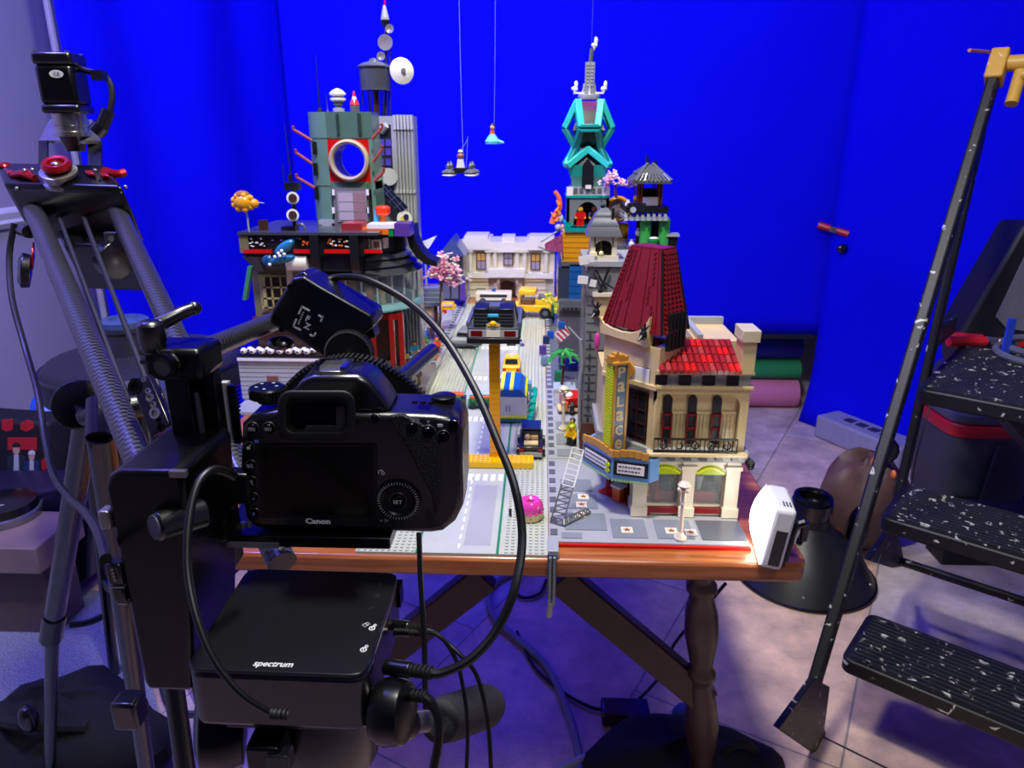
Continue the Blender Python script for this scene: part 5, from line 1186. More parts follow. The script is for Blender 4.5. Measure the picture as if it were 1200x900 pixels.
# --- big yellow loader at the end
p = onz(625, 374, PZ); yl = thing('toy_yellow_loader', 'large yellow toy truck with open cab driving right before the stone bank', 'toy truck', (p.x, p.y, PZ+.0017), -.1, None, True)
MB().bx(-.066, .055, .0, .06, .020, .040).bx(.005, .062, .004, .056, .040, .056).build('body', LYEL, yl, bev=.002)
MB().bx(-.046, -.040, .0, .06, .040, .084).bx(-.046, .006, -.002, .062, .072, .086).build('cab_frame', LYEL, yl, bev=.002); MB().bx(-.034, .0, .004, .05, .040, .056).build('seat', lego('loader_brown', (120, 70, 25)), yl)
MB().bx(-.006, .0, .004, .05, .044, .070).build('windscreen', GLASS, yl); MB().bx(.012, .034, .006, .05, .056, .066).build('engine_grille', DBG, yl)
MB().bx(-.10, -.062, .0, .05, .014, .034).build('trailer_hitch', CREAM, yl)
MB().sph((-.08, .0, .052), .007).sph((.075, .01, .06), .014, .012, .009).cb((.085, .0, .045), .02, .02, .02).build('yellow_crest', lego('amber', (240, 165, 20)), yl)
MB().cb((.068, -.006, .036), .012, .012, .03).build('green_bucket', LIME, yl)
for y in (-.004, .052):
    for x in (-.045, .036): w = MB().cyl((x, y, .018), (x, y+.014, .018), .018, n=20).build('wheel', LBLK, yl, bev=.002); MB().cyl((x, y-.0008, .018), (x, y+.0148, .018), .008, n=14).build('hub', DBG, w)
p = onz(573, 352, PZ); ct = thing('toy_cream_van', 'cream toy van parked at the foot of the stone bank left of the loader', 'toy car', (p.x+.02, p.y-.05, PZ+.0017), PI/2, None, True)
MB().bx(-.025, .025, -.06, .06, .010, .040).build('body', CREAM, ct, bev=.003); MB().bx(-.0255, -.024, -.045, .045, .024, .034).build('side_window', SMOKE, ct); MB().cb((0, 0, .044), .012, .012, .010).build('roof_light', LBLU, ct); box_wheels(ct, (-.024, .024), (-.035, .035), .011, .006)
# --- red roadster by the kerb
p = onz(668, 484, SZ); rr_ = thing('toy_red_roadster', 'red toy roadster with a big rear wheel on the right pavement', 'toy car', (p.x+.006, p.y, SZ+.0017), .1, None, True)
MB().bx(-.022, .024, 0, .05, .014, .030).build('body', LRED, rr_, bev=.002); MB().sph((-.010, .02, .031), .012, .014, .005).build('white_flash', LWH, rr_); MB().cb((-.018, -.004, .016), .012, .01, .014).build('lamp_box', LORG, rr_)
MB().bx(-.03, .026, -.004, .03, .003, .007).build('running_board', TAN, rr_); box_wheels(rr_, (-.004, .024), (-.004, .042), .012, .008); MB().cb((.014, -.010, .012), .008, .006, .018).build('can', lego('can_ochre', (190, 130, 30)), rr_)
# --- palm tree
p = onz(656, 468, SZ); c = V((p.x, p.y, SZ)); top = at(661, 418, p.y)
pl = thing('toy_palm_tree', 'green toy palm tree with a thin brown trunk on the right pavement', 'toy tree', c)
MB().tube([c, c.lerp(top, .5)+V((.001, 0, 0)), top], .0032, 8, 4).build('trunk', RBRN, pl)
for k in range(9):
    a = k*2*PI/9+.3; L = .026+.004*(k % 3); d = V((math.cos(a), math.sin(a), 0)); q = [top+d*(L*f)+V((0, 0, .012*math.sin(PI*f*.9)-.012*f*f+.004*(k % 2))) for f in (0, .35, .7, 1)]
    mb = MB()
    for i in range(3):
        mb.cyl(q[i], q[i+1], .0050-.0008*i, .0042-.0011*i, 6)
        for s in (-1, 1):
            n_ = d.cross(V((0, 0, 1)))*s; mb.cyl(q[i+1], q[i+1]+n_*.008+d*.005, .002, .0006, 5)
    mb.build('frond', VGRN if k % 3 else lego('palm_dark', (35, 125, 65)), pl)
o = MB().cb(onz(655, 440, SZ+.02), .02, .02, .03).build('toy_green_bush', lego('bush_green', (30, 115, 70))); tag(o, 'dark green block bush just behind the palm trunk', 'toy bush'); o.location.z = SZ-.0 - min(v.co.z for v in o.data.vertices)
o = MB().bx(.032, .075, 1.395, 1.44, SZ, SZ+.028).build('toy_white_kiosk', lego('kiosk_white', (225, 230, 232)), None, .001); tag(o, 'low white toy kiosk box behind the palm tree', 'toy kiosk'); MB().bx(.031, .076, 1.394, 1.441, SZ+.028, SZ+.033).build('kiosk_roof', lego('kiosk_roof', (190, 205, 208)), o)
# --- donut
p = onz(621, 612, PZ); dn = thing('toy_donut', 'round toy donut with glossy pink icing and cream dough on the studded plate', 'toy donut', (p.x, p.y+.012, PZ+.0017), 0, None, True)
MB().lathe((0, 0, 0), [(.010, .0), (.017, .0), (.0185, .003), (.0185, .015), (.016, .017), (.008, .017)], 28).build('dough', lego('dough', (235, 210, 150)), dn)
MB().lathe((0, 0, 0), [(.0187, .0125), (.0192, .018), (.0175, .0245), (.0135, .0285), (.009, .0285), (.0055, .026), (.0045, .020)], 28).build('icing', lego('icing_pink', (225, 65, 160), .12, coat=.6), dn)
MB().lathe((0, 0, .021), [(.0046, 0), (.0046, .0015)], 16).build('hole', lego('hole_brown', (120, 90, 70)), dn)
mb = MB(); mb2 = MB()
for k in range(12):
    a = k*2*PI/12; mb.sph((.0178*math.cos(a), .0178*math.sin(a), .0125), .0028, .0028, .0022, 8)
for k in range(16):
    a = k*2*PI/16+.1; mb2.cb((.0187*math.cos(a), .0187*math.sin(a), .006+.005*(k % 2)), .0012, .003, .001, Matrix.Rotation(a, 4, 'Z'))
mb.build('icing_drip', lego('icing_pink', (225, 65, 160)), dn); mb2.build('sprinkle', lego('sprinkle', (170, 120, 80)), dn)
o = MB().bx(-.002, .002, -.001, .001, 0, .012).build('toy_black_clip', LBLK); o.location = onz(598, 605, PZ+.001); tag(o, 'tiny black toy clip standing left of the pink donut', 'toy clip')
# --- minifigures
TORSO = {}
def fig(lab, px, py, torso, legs, hair, z=None, rot=0, head=None, pos=None, hold=None, s=1.0):
    z = SZ if z is None else z; p = V(pos) if pos is not None else onz(px, py, z)
    t = thing('toy_figure', lab, 'toy figure', (p.x, p.y, z), rot, 'little toy figures in the street', True)
    m_ = Matrix.Scale(s, 4)
    MB().bx(-.0078, -.0004, -.004, .004, 0, .012).bx(.0004, .0078, -.004, .004, 0, .012).bx(-.0078, -.0004, -.006, .004, 0, .003).bx(.0004, .0078, -.006, .004, 0, .003).bx(-.0078, .0078, -.004, .004, .011, .0145).xf(m_).build('legs', legs, t)
    MB().poly([V((-.0078, -.004, .0145)), V((.0078, -.004, .0145)), V((.0058, -.004, .0275)), V((-.0058, -.004, .0275))], (0, .008, 0)).xf(m_).build('torso', torso, t)
    mb = MB()
    for q in (-1, 1): mb.cyl((q*.0075, 0, .0255), (q*.0095, -.003, .018), .0024, n=8).cyl((q*.0095, -.003, .018), (q*.009, -.007, .0165), .0021, n=8)
    mb.xf(m_).build('arms', torso, t)
    mb = MB()
    for q in (-1, 1): mb.sph((q*.009, -.0085, .016), .0022, n=8)
    mb.xf(m_).build('hands', LHEAD, t)
    hd = MB().lathe((0, 0, .028), [(.0035, 0), (.005, .0015), (.0052, .007), (.0035, .0088)], 12).xf(m_).build('head', head or LHEAD, t)
    mb = MB()
    for q in (-1, 1): mb.sph((q*.002, -.0051, .033), .0007, n=6)
    mb.bx(-.0015, .0015, -.0055, -.005, .0302, .0307).xf(m_).build('face', LBLK, hd)
    MB().sph((0, .0008, .0345), .0058, .0058, .0042, 10).xf(m_).build('hair', hair, hd)
    return t
fig('toy figure in blue cap and red shirt walking past the grey house', 688, 500, LRED, LBLK, LBLU, rot=.6)
fig('toy figure in white trousers on the pavement just left of the blue capped one', 684, 512, DBG, LWH, LBLK, rot=1.2)
fig('toy figure in black with lime trim high on the grey house side, upper one', 0, 0, LIME, LBLK, LBLK, z=SZ, rot=-.8, pos=(.062, 1.22, SZ))
fig('toy figure in yellow vest beside the drain pipe of the grey house', 0, 0, LYEL, LBLK, LIME, z=SZ, rot=-.6, pos=(.060, 1.19, SZ))
zr_ = pz(688, 267, 1.62)+.004
fig('toy figure with red top standing left in the arched room of the teal tower', 0, 0, LRED, LRED, lego('hair_brown', (110, 45, 25)), z=zr_, pos=(at(680, 265, 1.615).x, 1.625, zr_), s=1.1)
fig('dark clad toy figure standing right in the arched room of the teal tower', 0, 0, LBLK, LBLK, LBLK, z=zr_, pos=(at(696, 265, 1.615).x, 1.625, zr_), s=1.1, head=RBRN)
QZ = T+.0305
names = [('orange', LORG, DBLU, LBLK), ('white shirted', LWH, LBLU, RBRN), ('green', LGRN, TAN, LBLK), ('red', LRED, DBG, LYEL), ('sky blue', AZUR, LWH, LBLK), ('pink', PINK, LWH, RBRN), ('tan', TAN, RBRN, LBLK), ('lime', LIME, DBLU, LORG)]
spots = [(446, 436), (456, 446), (466, 428), (477, 440), (486, 424), (462, 462), (478, 462), (490, 446)]
wh = ['nearest the grey pier', 'beside the round barrel', 'under the red posts', 'between the barrel and the kerb', 'at the quay edge by the road', 'at the front corner of the quay', 'in front of the others at the quay corner', 'closest to the road on the quay']
for (nm, a, b_, c), (px, py), w_ in zip(names, spots, wh): fig(nm+' toy figure on the quay '+w_, px, py-6, a, b_, c, z=QZ, rot=random.uniform(-1, 1))
more = [('red and white', LRED, LWH, LBLK, 521, 372, 'walking by the yellow stall'), ('grey', DBG, LBLK, RBRN, 514, 382, 'in front of the grey roofed stall'), ('teal', TEAL, TAN, LORG, 506, 392, 'near the street kerb on the left pavement'), ('orange capped', LBLU, LRED, LORG, 518, 398, 'by the kerb behind the grey saloon'), ('yellow', LYEL, LBLU, LBLK, 500, 376, 'beside the market stall wall'), ('coral', lego('coral2', (235, 90, 60)), LRED, LRED, 512, 412, 'with orange red clothes on the left kerb')]
for nm, a, b_, c, px, py, w_ in more: fig(nm+' toy figure '+w_, px, py, a, b_, c, rot=random.uniform(-1, 1))
# --- quay goods
br_ = thing('toy_barrel', 'orange toy barrel lying on the quay under the red posts', 'toy barrel', onz(470, 426, QZ))
c = onz(468, 424, QZ)+V((0, 0, .016)); MB().lathe(c, [(.011, -.016), (.015, -.008), (.016, 0), (.015, .008), (.011, .016)], 18, (.3, -1, 0)).build('barrel', lego('barrel_orange', (215, 135, 35)), br_)
MB().lathe(c, [(.0155, -.009), (.0155, -.006)], 18, (.3, -1, 0)).lathe(c, [(.0155, .006), (.0155, .009)], 18, (.3, -1, 0)).build('hoop', RBRN, br_)
def lump(name, lab, cat, px, py, z, sx, sy, sz, mt, kind='box', grp='small toy goods on the quay'):
    p = onz(px, py, z); mb = MB()
    if kind == 'box': mb.cb(p+V((0, 0, sz/2)), sx, sy, sz).studs(p.x-sx/2, p.x+sx/2, p.y-sy/2, p.y+sy/2, p.z+sz)
    elif kind == 'cone': mb.lathe(p, [(sx, 0), (sx*.8, sz*.5), (.001, sz)], 10)
    elif kind == 'tree':
        for k in range(7): a = k*.9; mb.sph(p+V((sx*.5*math.cos(a), sx*.5*math.sin(a), sz*.3+sz*.09*k)), sx*.5, sx*.5, sz*.16, 8)
    else: mb.lathe(p, [(sx*.8, 0), (sx, sz*.3), (sx, sz*.7), (sx*.7, sz)], 14)
    return tag(mb.build(name, mt, None, 0), lab, cat, grp)
lump('toy_crate', 'brown toy crate at the front of the quay', 'toy box', 445, 452, QZ, .03, .02, .014, RBRN)
lump('toy_crate', 'grey toy crate beside the orange barrel', 'toy box', 452, 430, QZ, .024, .02, .012, DBG)
lump('toy_crate', 'dark tan toy crate at the back of the quay between red posts', 'toy box', 447, 405, QZ, .03, .02, .018, DTAN)
lump('toy_plant', 'bright green toy plant at the right end of the quay', 'toy plant', 488, 410, QZ, .012, .012, .026, VGRN, 'tree')
lump('toy_plant', 'dark green toy hedge plant at the front of the quay beside the camera', 'toy plant', 482, 470, SZ, .014, .012, .016, LGRN, 'tree')
lump('toy_plant', 'small green toy plant at the kerb in front of the camera top', 'toy plant', 494, 466, SZ, .010, .012, .014, VGRN, 'tree')
lump('toy_drum', 'white toy drum on the quay behind the barrel', 'toy drum', 476, 414, QZ, .009, .009, .016, LWH, 'drum')
lump('toy_drum', 'red toy drum on the quay under the glass corner', 'toy drum', 443, 396, QZ, .012, .012, .02, LRED, 'drum')
lump('toy_drum', 'steel grey toy drum lying low at the quay front', 'toy drum', 462, 452, QZ, .011, .011, .010, LBG, 'drum')
lump('toy_cone', 'small orange toy cone on the left pavement beside the kerb', 'toy cone', 511, 420, SZ, .006, .006, .016, LORG, 'cone')
o = MB().cyl(onz(492, 463, SZ), onz(492, 463, SZ)+V((0, 0, .055)), .003, n=8).build('toy_wood_post', RBRN); tag(o, 'slim brown toy post at the quay corner by the kerb', 'toy post')
# aquarium contents in the glass drum
zc = pz(430, 360, 1.42)+.001
for k, (px, cl, h, nm) in enumerate(((418, LORG, .03, 'orange'), (426, AZUR, .034, 'blue'), (436, LWH, .026, 'white'), (446, lego('rust', (170, 70, 30)), .034, 'rust coloured'), (455, TEAL, .022, 'teal'), (464, TAN, .03, 'tan'), (408, LBLU, .036, 'deep blue'), (472, DBG, .028, 'grey'))):
    a = (px-428)/58; R2 = abs(at(428+60, 310, 1.52).x-at(428, 310, 1.52).x)*.74
    x_, y_ = at(428, 310, 1.52).x+R2*math.sin(a), 1.52-R2*math.cos(a)
    mb = MB().cyl((x_, y_, zc), (x_, y_, zc+h*.6), .008, .006, 10).sph((x_, y_, zc+h*.75), .008, .008, h*.25)
    tag(mb.build('toy_display_piece', cl), nm+' toy display piece inside the curved glass corner', 'toy ornament', 'display pieces behind the curved glass')
# white balls on the pier ledge
rnd = random.Random(4)
zl_ = pz(330, 418, 1.40)+.004
for k in range(16):
    x = at(286+k*5.3, 408, 1.405).x; o = MB().sph((0, 0, .0068), .0072, .0072, .0068, 10).build('toy_white_ball', LWH); o.location = (x, 1.402+.010*(k % 2), zl_)
    MB().cb((0, -.0062, .0075), .005, .003, .003).build('ball_slot', LBLK, o); tag(o, 'white round toy ball in the row on the black pier edge', 'toy ball', 'white toy balls along the pier edge')
# --- street stall, cherry tree on the left pavement
sl = thing('toy_market_stall', 'small cream toy market stall with a stepped grey roof on the left pavement', 'toy stall', onz(503, 384, SZ))
Yq = 1.86
MB().pb(493, 358, 509, 384, Yq, .06).build('wall', CREAM, sl); MB().pb(509, 356, 513, 386, Yq-.004, .01).pb(491, 356, 494, 386, Yq-.004, .01).build('post', RBRN, sl); MB().pb(497, 361, 505, 376, Yq-.004, .006).build('shutter', TAN, sl)
mb = MB()
for k in range(4): mb.bx(at(489+k, 350, Yq).x, at(516-k, 350, Yq).x, Yq-.016+k*.012, Yq+.07, pz(503, 357-k*4.4, Yq), pz(503, 353-k*4.4, Yq))
mb.build('stepped_roof', lego('slate_roof', (105, 112, 118)), sl)
ys = thing('toy_yellow_stall', 'yellow toy stall top with pale sign beyond the grey roofed stall', 'toy stall', onz(523, 374, SZ))
MB().pb(515, 360, 533, 363, 2.0, .04).pb(516, 354, 532, 360, 2.0, .012).build('stall_top', LYEL, ys); MB().pb(518, 355.5, 530, 359, 1.997, .004).build('sign', lego('sign_peach', (245, 200, 170)), ys)
MB().pb(516, 363, 518, 376, 2.0, .004).pb(530, 363, 532, 376, 2.0, .004).build('stall_leg', LBG, ys)
leafy('toy_cherry_tree', 'pink and white toy cherry tree overhanging the left pavement', 'toy tree', [at(514, 305, 1.75), at(524, 302, 1.75), at(531, 312, 1.75), at(520, 318, 1.75), at(528, 330, 1.75), at(512, 316, 1.75), at(508, 322, 1.75), at(536, 322, 1.75)], .010, [lego('blossom', (245, 175, 210)), lego('blossom_white', (245, 232, 228)), lego('blossom_deep', (215, 110, 150))], 110, [onz(516, 395, SZ), at(516, 350, 1.76), at(518, 325, 1.75)], 5, None, .008)
o = MB().poly([at(491, 285, 1.9), at(511, 277, 1.9), at(503, 290, 1.9), at(494, 298, 1.9)], (0, .02, 0)).build('toy_white_sail', LWH); tag(o, 'pale toy sail rising behind the flared black eave', 'toy sail')
MB().cyl(V((at(498, 290, 1.905).x, 1.91, SZ)), at(498, 290, 1.91), .003, n=8).build('sail_post', LBG, o)
o = thing('toy_diner_stool', 'orange red toy stool with a blue figure on the dock house roof', 'toy stool', at(449, 264, 1.47)); c = at(449, 265, 1.47)
MB().cyl(at(449, 265, 1.47), at(449, 250, 1.47), .006, n=10).build('stem', LORG, o); MB().lathe(at(449, 252, 1.47), [(.012, 0), (.015, .004), (.015, .014), (.011, .018)], 14).build('hood', lego('hot_red', (240, 60, 25)), o); MB().cyl(at(441, 266, 1.47), at(441, 246, 1.47), .006, .004, 10).build('blue_rider', AZUR, o)
# flag figures near the teal tower foot
o = MB().poly([at(650, 392, 1.5), at(662, 381, 1.5), at(668, 392, 1.5), at(656, 402, 1.5)], (0, .008, 0)).build('toy_striped_flag', M('flag_stripes', (205, 70, 70), .5, var=.02)); tag(o, 'red and white striped toy flag above the palm tree', 'toy flag')
nt, b = nodes(MATS['flag_stripes']); wv = nt.nodes.new('ShaderNodeTexWave'); wv.inputs['Scale'].default_value = 48; wv.bands_direction = 'DIAGONAL'; tc = nt.nodes.new('ShaderNodeTexCoord'); rp = nt.nodes.new('ShaderNodeValToRGB'); rp.color_ramp.interpolation = 'CONSTANT'; rp.color_ramp.elements[1].position = .5; rp.color_ramp.elements[0].color = lin((200, 50, 55))+(1,); rp.color_ramp.elements[1].color = lin((230, 225, 225))+(1,)
nt.links.new(tc.outputs['Object'], wv.inputs['Vector']); nt.links.new(wv.outputs['Fac'], rp.inputs['Fac']); nt.links.new(rp.outputs['Color'], b.inputs['Base Color'])
MB().pb(654, 378, 662, 385, 1.498, .01).build('flag_canton', LBLU, o); MB().cyl(at(666, 383, 1.505), at(680, 398, 1.505), .002, n=6).cyl(at(680, 398, 1.505), V((at(680, 398, 1.505).x, 1.505, SZ)), .002, n=6).build('flag_pole', LBG, o)
for k, (px, py, cl, nm) in enumerate(((640, 402, DBLU, 'dark blue'), (636, 414, PURP, 'purple'), (645, 396, LBLU, 'mid blue'), (638, 426, SBLU, 'grey blue'))):
    lump('toy_street_block', nm+' toy block on the right hand kerb before the teal tower', 'toy block', px, py, SZ, .018, .02, .018, cl, 'box', 'bluish toy blocks on the right kerb')
lump('toy_street_tile', 'broad lilac grey toy slab on the road edge right of the yellow cab', 'toy block', 632, 431, PZ+.0017, .036, .05, .004, lego('lilac_grey', (165, 165, 190)), 'box', None) if False else None
fl = thing('toy_flower_cart', 'yellow green toy flower bunch by the right kerb behind the loader', 'toy plant', onz(648, 372, SZ))
mb = MB(); rnd = random.Random(9)
for k in range(12): mb.sph(at(646+rnd.gauss(0, 4), 352+rnd.gauss(0, 7), 2.05), .006, .006, .005, 8)
mb.build('bloom', lego('lime_bloom', (205, 205, 60)), fl); MB().cyl(onz(648, 372, SZ), at(647, 355, 2.05), .005, n=8).build('stem', LGRN, fl)
# --- lattice ladder leaning on the marquee
def lattice(name, lab, rails, rungs, r, mt, cat, diag=False):
    t = thing(name, lab, cat, rails[0][0])
    for a, b_ in rails: MB().cyl(a, b_, r, n=6).build('rail', mt, t)
    mb = MB(); (a0, a1), (b0, b1) = rails
    for k in range(rungs+1):
        q = k/rungs; mb.cyl(a0.lerp(a1, q), b0.lerp(b1, q), r*.8, n=6)
        if diag and k < rungs: mb.cyl(a0.lerp(a1, q), b0.lerp(b1, q+1/rungs), r*.6, n=6)
    mb.build('rung', mt, t); return t
g0 = onz(645, 612, SZ); g1 = onz(659, 616, SZ)
ymq = P1.y-.055
t0, t1 = at(671, 524, ymq), at(684, 528, ymq)
m0, m1 = g0.lerp(t0, .52), g1.lerp(t1, .52)
lattice('toy_ladder', 'white toy ladder leaning against the marquee on top of the dark lattice', [(m0+V((0, -.003, 0)), t0), (m1+V((0, -.003, 0)), t1)], 7, .0011, LWH, 'toy ladder')
lattice('toy_lattice_mast', 'dark grey toy lattice mast standing on the pavement under the white ladder', [(g0, m0), (g1, m1)], 7, .0012, lego('lattice_grey', (95, 98, 102)), 'toy lattice', True)
lattice('toy_lattice_boom', 'grey toy lattice boom lying on the pavement left of the entrance', [(onz(661, 615, SZ+.003), onz(692, 600, SZ+.003)), (onz(661, 607, SZ+.009), onz(688, 596, SZ+.011))], 6, .0013, lego('lattice_grey', (95, 98, 102)), 'toy lattice', True)
# --- grey kerb rail hanging over the table edge
hg = thing('toy_drawbridge_strip', 'grey toy brick strip hanging over the front table edge with a metal tip', 'toy strip', onz(648, 648, T))
MB().bx(at(642, 645, .83).x, at(655, 645, .83).x, .828, .862, T+.0002, T+.012).build('strip_head', LBG, hg, .001)
for px in (644, 649): MB().bx(at(px, 680, .815).x-.0012, at(px, 680, .815).x+.0022, .8165, .8215, pz(px, 712, .815), T+.008).build('strip_rail', lego('rail_grey', (120, 125, 130)), hg)
MB().bx(at(641, 690, .815).x, at(652, 690, .815).x, .8215, .8245, pz(646, 706, .815), T+.010).build('strip_back', lego('strip_dark', (70, 75, 85)), hg)
MB().cyl(at(645, 706, .818), at(643, 722, .818), .0035, .0045, 10).build('metal_tip', STEEL, hg)
# --- hanging craft
hc = thing('toy_hover_craft', 'white and black four pad toy hover craft hanging on a thread over the street', 'toy aircraft', at(540, 205, 1.5))
Yh = 1.5; c = at(540, 200, Yh)
for dx in (-1, 1):
    for dy in (-1, 1):
        q = c+V((dx*.022, dy*.022, .0)); MB().lathe(q, [(.004, .004), (.013, .0), (.014, -.003), (.010, -.006)], 16).build('hover_pad', DBG, hc); MB().lathe(q+V((0, 0, -.006)), [(.012, 0), (.0135, -.002), (.006, -.004)], 16).build('pad_ring', LWH, hc)
        MB().lathe(q+V((0, 0, .004)), [(.004, 0), (.005, .006), (.002, .010), (.001, .014)], 10).build('pad_nozzle', DBG, hc)
MB().cb(c+V((0, 0, .001)), .022, .05, .010).cb(c, .05, .018, .006).build('deck', LBLK, hc)
MB().poly([c+V((-.008, -.006, .006)), c+V((.008, -.006, .006)), c+V((.0055, -.006, .022)), c+V((-.0055, -.006, .022))], (0, .01, 0)).build('pilot_body', LWH, hc)
MB().sph(c+V((0, 0, .028)), .0075, .007, .006).build('pilot_head', lego('pilot_brown', (150, 95, 75)), hc); MB().sph(c+V((0, 0, .036)), .005, .005, .004).build('pilot_cap', LWH, hc)
thr = M('nylon_thread', (130, 140, 200), .3)
o = MB().tube([c+V((0, 0, .038)), at(548, 160, Yh), at(541, 130, Yh), V((at(540, 60, Yh).x, Yh, 2.7))], .0005, 5, 6).build('hanging_thread', thr); tag(o, 'clear thread holding the white hover craft', 'thread')
hm = thing('toy_seated_figure', 'small toy figure in orange and pale blue hanging high over the street', 'toy figure', at(578, 165, 1.7))
c = at(577, 160, 1.7); MB().lathe(c+V((0, 0, -.012)), [(.016, -.004), (.017, .002), (.010, .012), (.005, .018)], 12).cyl(c+V((.006, 0, -.009)), c+V((.026, -.004, -.013)), .006, .002, 8).build('skirt', lego('skirt_aqua', (100, 190, 205)), hm)
MB().cyl(c+V((0, 0, .002)), c+V((0, 0, .013)), .006, .005, 10).build('torso', LORG, hm); MB().sph(c+V((0, 0, .019)), .0055).build('head', LFLSH, hm); MB().sph(c+V((0, .002, .022)), .0062, .006, .0055).build('hair', LBLK, hm)
o = MB().tube([c+V((0, 0, .027)), at(580, 80, 1.7), V((at(588, -40, 1.7).x, 1.7, 2.7))], .0004, 5, 4).build('hanging_thread', thr); tag(o, 'clear thread holding the small seated figure', 'thread')

# --- crowded small goods along the left kerb and quay
rnd = random.Random(21)
GC = [('scarlet', (205, 40, 30)), ('leaf green', (70, 160, 60)), ('sky blue', (110, 170, 210)), ('cream white', (235, 230, 215)), ('dull brown', (120, 80, 50)), ('bright orange', (235, 120, 30)), ('rose pink', (225, 140, 160)), ('charcoal', (50, 50, 55)), ('pale yellow', (235, 215, 120))]
gk = 0
for sh, cat_ in (('crate', 'toy box'), ('pot', 'toy pot'), ('shrub', 'toy plant')):
    for nm, cl in GC:
        q = rnd.random()
        if gk % 2: px, py, z = 489+22*q+rnd.uniform(-3, 3), 428-58*q, SZ
        else: px, py, z = 440+52*q, 440-30*rnd.random(), QZ
        s_ = .006+.004*rnd.random()
        lump('toy_'+sh, 'small '+nm+' toy '+sh+(' among the goods lining the left kerb' if gk % 2 else ' among the goods crowding the quay'), cat_, px, py, z, s_*(2 if sh == 'crate' else 1), s_*1.8, s_*(1.6 if sh == 'crate' else 2.6), lego('goods_'+nm.replace(' ', '_'), cl), {'crate': 'box', 'pot': 'drum', 'shrub': 'tree'}[sh], 'small toy goods along the left kerb')
        gk += 1
# ================================================================ FOREGROUND CAMERA RIG
carb = M('carbon_fibre', (20, 20, 22), .32, .0, coat=.15)
nt, b = nodes(carb)
uvn = nt.nodes.new('ShaderNodeTexCoord'); mp = nt.nodes.new('ShaderNodeMapping'); mp.inputs['Rotation'].default_value = (0, 0, .12); mp.inputs['Scale'].default_value = (10, 26, 1)
ck = nt.nodes.new('ShaderNodeTexChecker'); ck.inputs['Scale'].default_value = 1; ck.inputs['Color1'].default_value = lin((8, 8, 9))+(1,); ck.inputs['Color2'].default_value = lin((62, 62, 64))+(1,)
nt.links.new(uvn.outputs['UV'], mp.inputs['Vector']); nt.links.new(mp.outputs['Vector'], ck.inputs['Vector']); nt.links.new(ck.outputs['Color'], b.inputs['Base Color'])
# ---- stills camera
YC = .457
cam_t = thing('stills_camera', 'black digital stills camera seen from behind in the middle of the foreground', 'camera', at(413, 626, YC))
body = [(282, 498), (294, 487), (326, 482), (455, 486), (508, 488), (530, 491), (542, 504), (543, 578), (541, 597), (533, 613), (519, 624), (505, 626), (300, 621), (286, 610), (280, 560)]
MB().pp(body, YC, .048).build('body', BLK, cam_t, bev=.005, seg=3)
MB().pp([(496, 492), (532, 494), (542, 506), (542, 596), (530, 618), (500, 622)], YC+.03, .045).build('grip', LEATH, cam_t, bev=.008, seg=3)
MB().pp([(455, 488), (472, 486), (500, 500), (515, 520), (517, 590), (510, 606), (505, 580), (480, 530)], YC-.0012, .004).build('thumb_rest', LEATH, cam_t, bev=.001)
# prism hump
mb = MB()
hump = lambda k, y, dz: [at(413+(x-400)*k-13, y_, YC)+V((0, y, dz)) for x, y_ in ((322, 488), (337, 464), (350, 449), (364, 443), (416, 443), (430, 450), (444, 467), (458, 488))]
mb.rings([hump(1, .004, 0), hump(1, .035, .001), hump(.86, .055, -.008)]); mb.build('prism_hump', BLK, cam_t, bev=.004, seg=3)
zt = pz(382, 443, YC)+.001
xh = at(382, 430, YC).x; 
MB().bx(xh-.0105, xh+.0105, YC+.008, YC+.028, zt-.002, zt+.0012).build('hot_shoe', STEEL, cam_t, bev=.0006)
MB().bx(xh-.0105, xh-.0070, YC+.008, YC+.026, zt+.0012, zt+.0042).bx(xh+.0070, xh+.0105, YC+.008, YC+.026, zt+.0012, zt+.0042).bx(xh-.0105, xh+.0105, YC+.024, YC+.028, zt+.0012, zt+.0042).build('shoe_rail', CHROME, cam_t)
# eyecup
def rrect(x0, y0, x1, y1, Y, r, n=5, slant=0):
    pts = []
    for cx, cy, a0 in ((x1-r, y0+r, -90), (x1-r, y1-r, 0), (x0+r, y1-r, 90), (x0+r, y0+r, 180)):
        for k in range(n+1): a = math.radians(a0+90*k/n); pts.append(at(cx+r*math.cos(a), cy+r*math.sin(a), Y))
    return pts
o1 = rrect(325, 457, 417, 516, YC-.014, 16); i1 = rrect(334, 465, 408, 507, YC-.015, 10)
o2 = rrect(328, 460, 414, 514, YC+.001, 16); i2 = rrect(342, 472, 402, 502, YC-.004, 8)
MB().rings([o2, o1, i1, i2], cap=False).build('eyecup', RUB, cam_t, bev=.0015)
MB().poly(rrect(336, 467, 408, 506, YC-.005, 8), (0, .003, 0)).build('viewfinder', BLKG, cam_t)
MB().poly(rrect(357, 500, 402, 504, YC-.0085, 2), (0, .003, 0)).poly(rrect(394, 476, 404, 502, YC-.0082, 3), (0, .003, 0)).build('viewfinder_shelf', M('shelf_grey', (55, 55, 58), .4), cam_t)
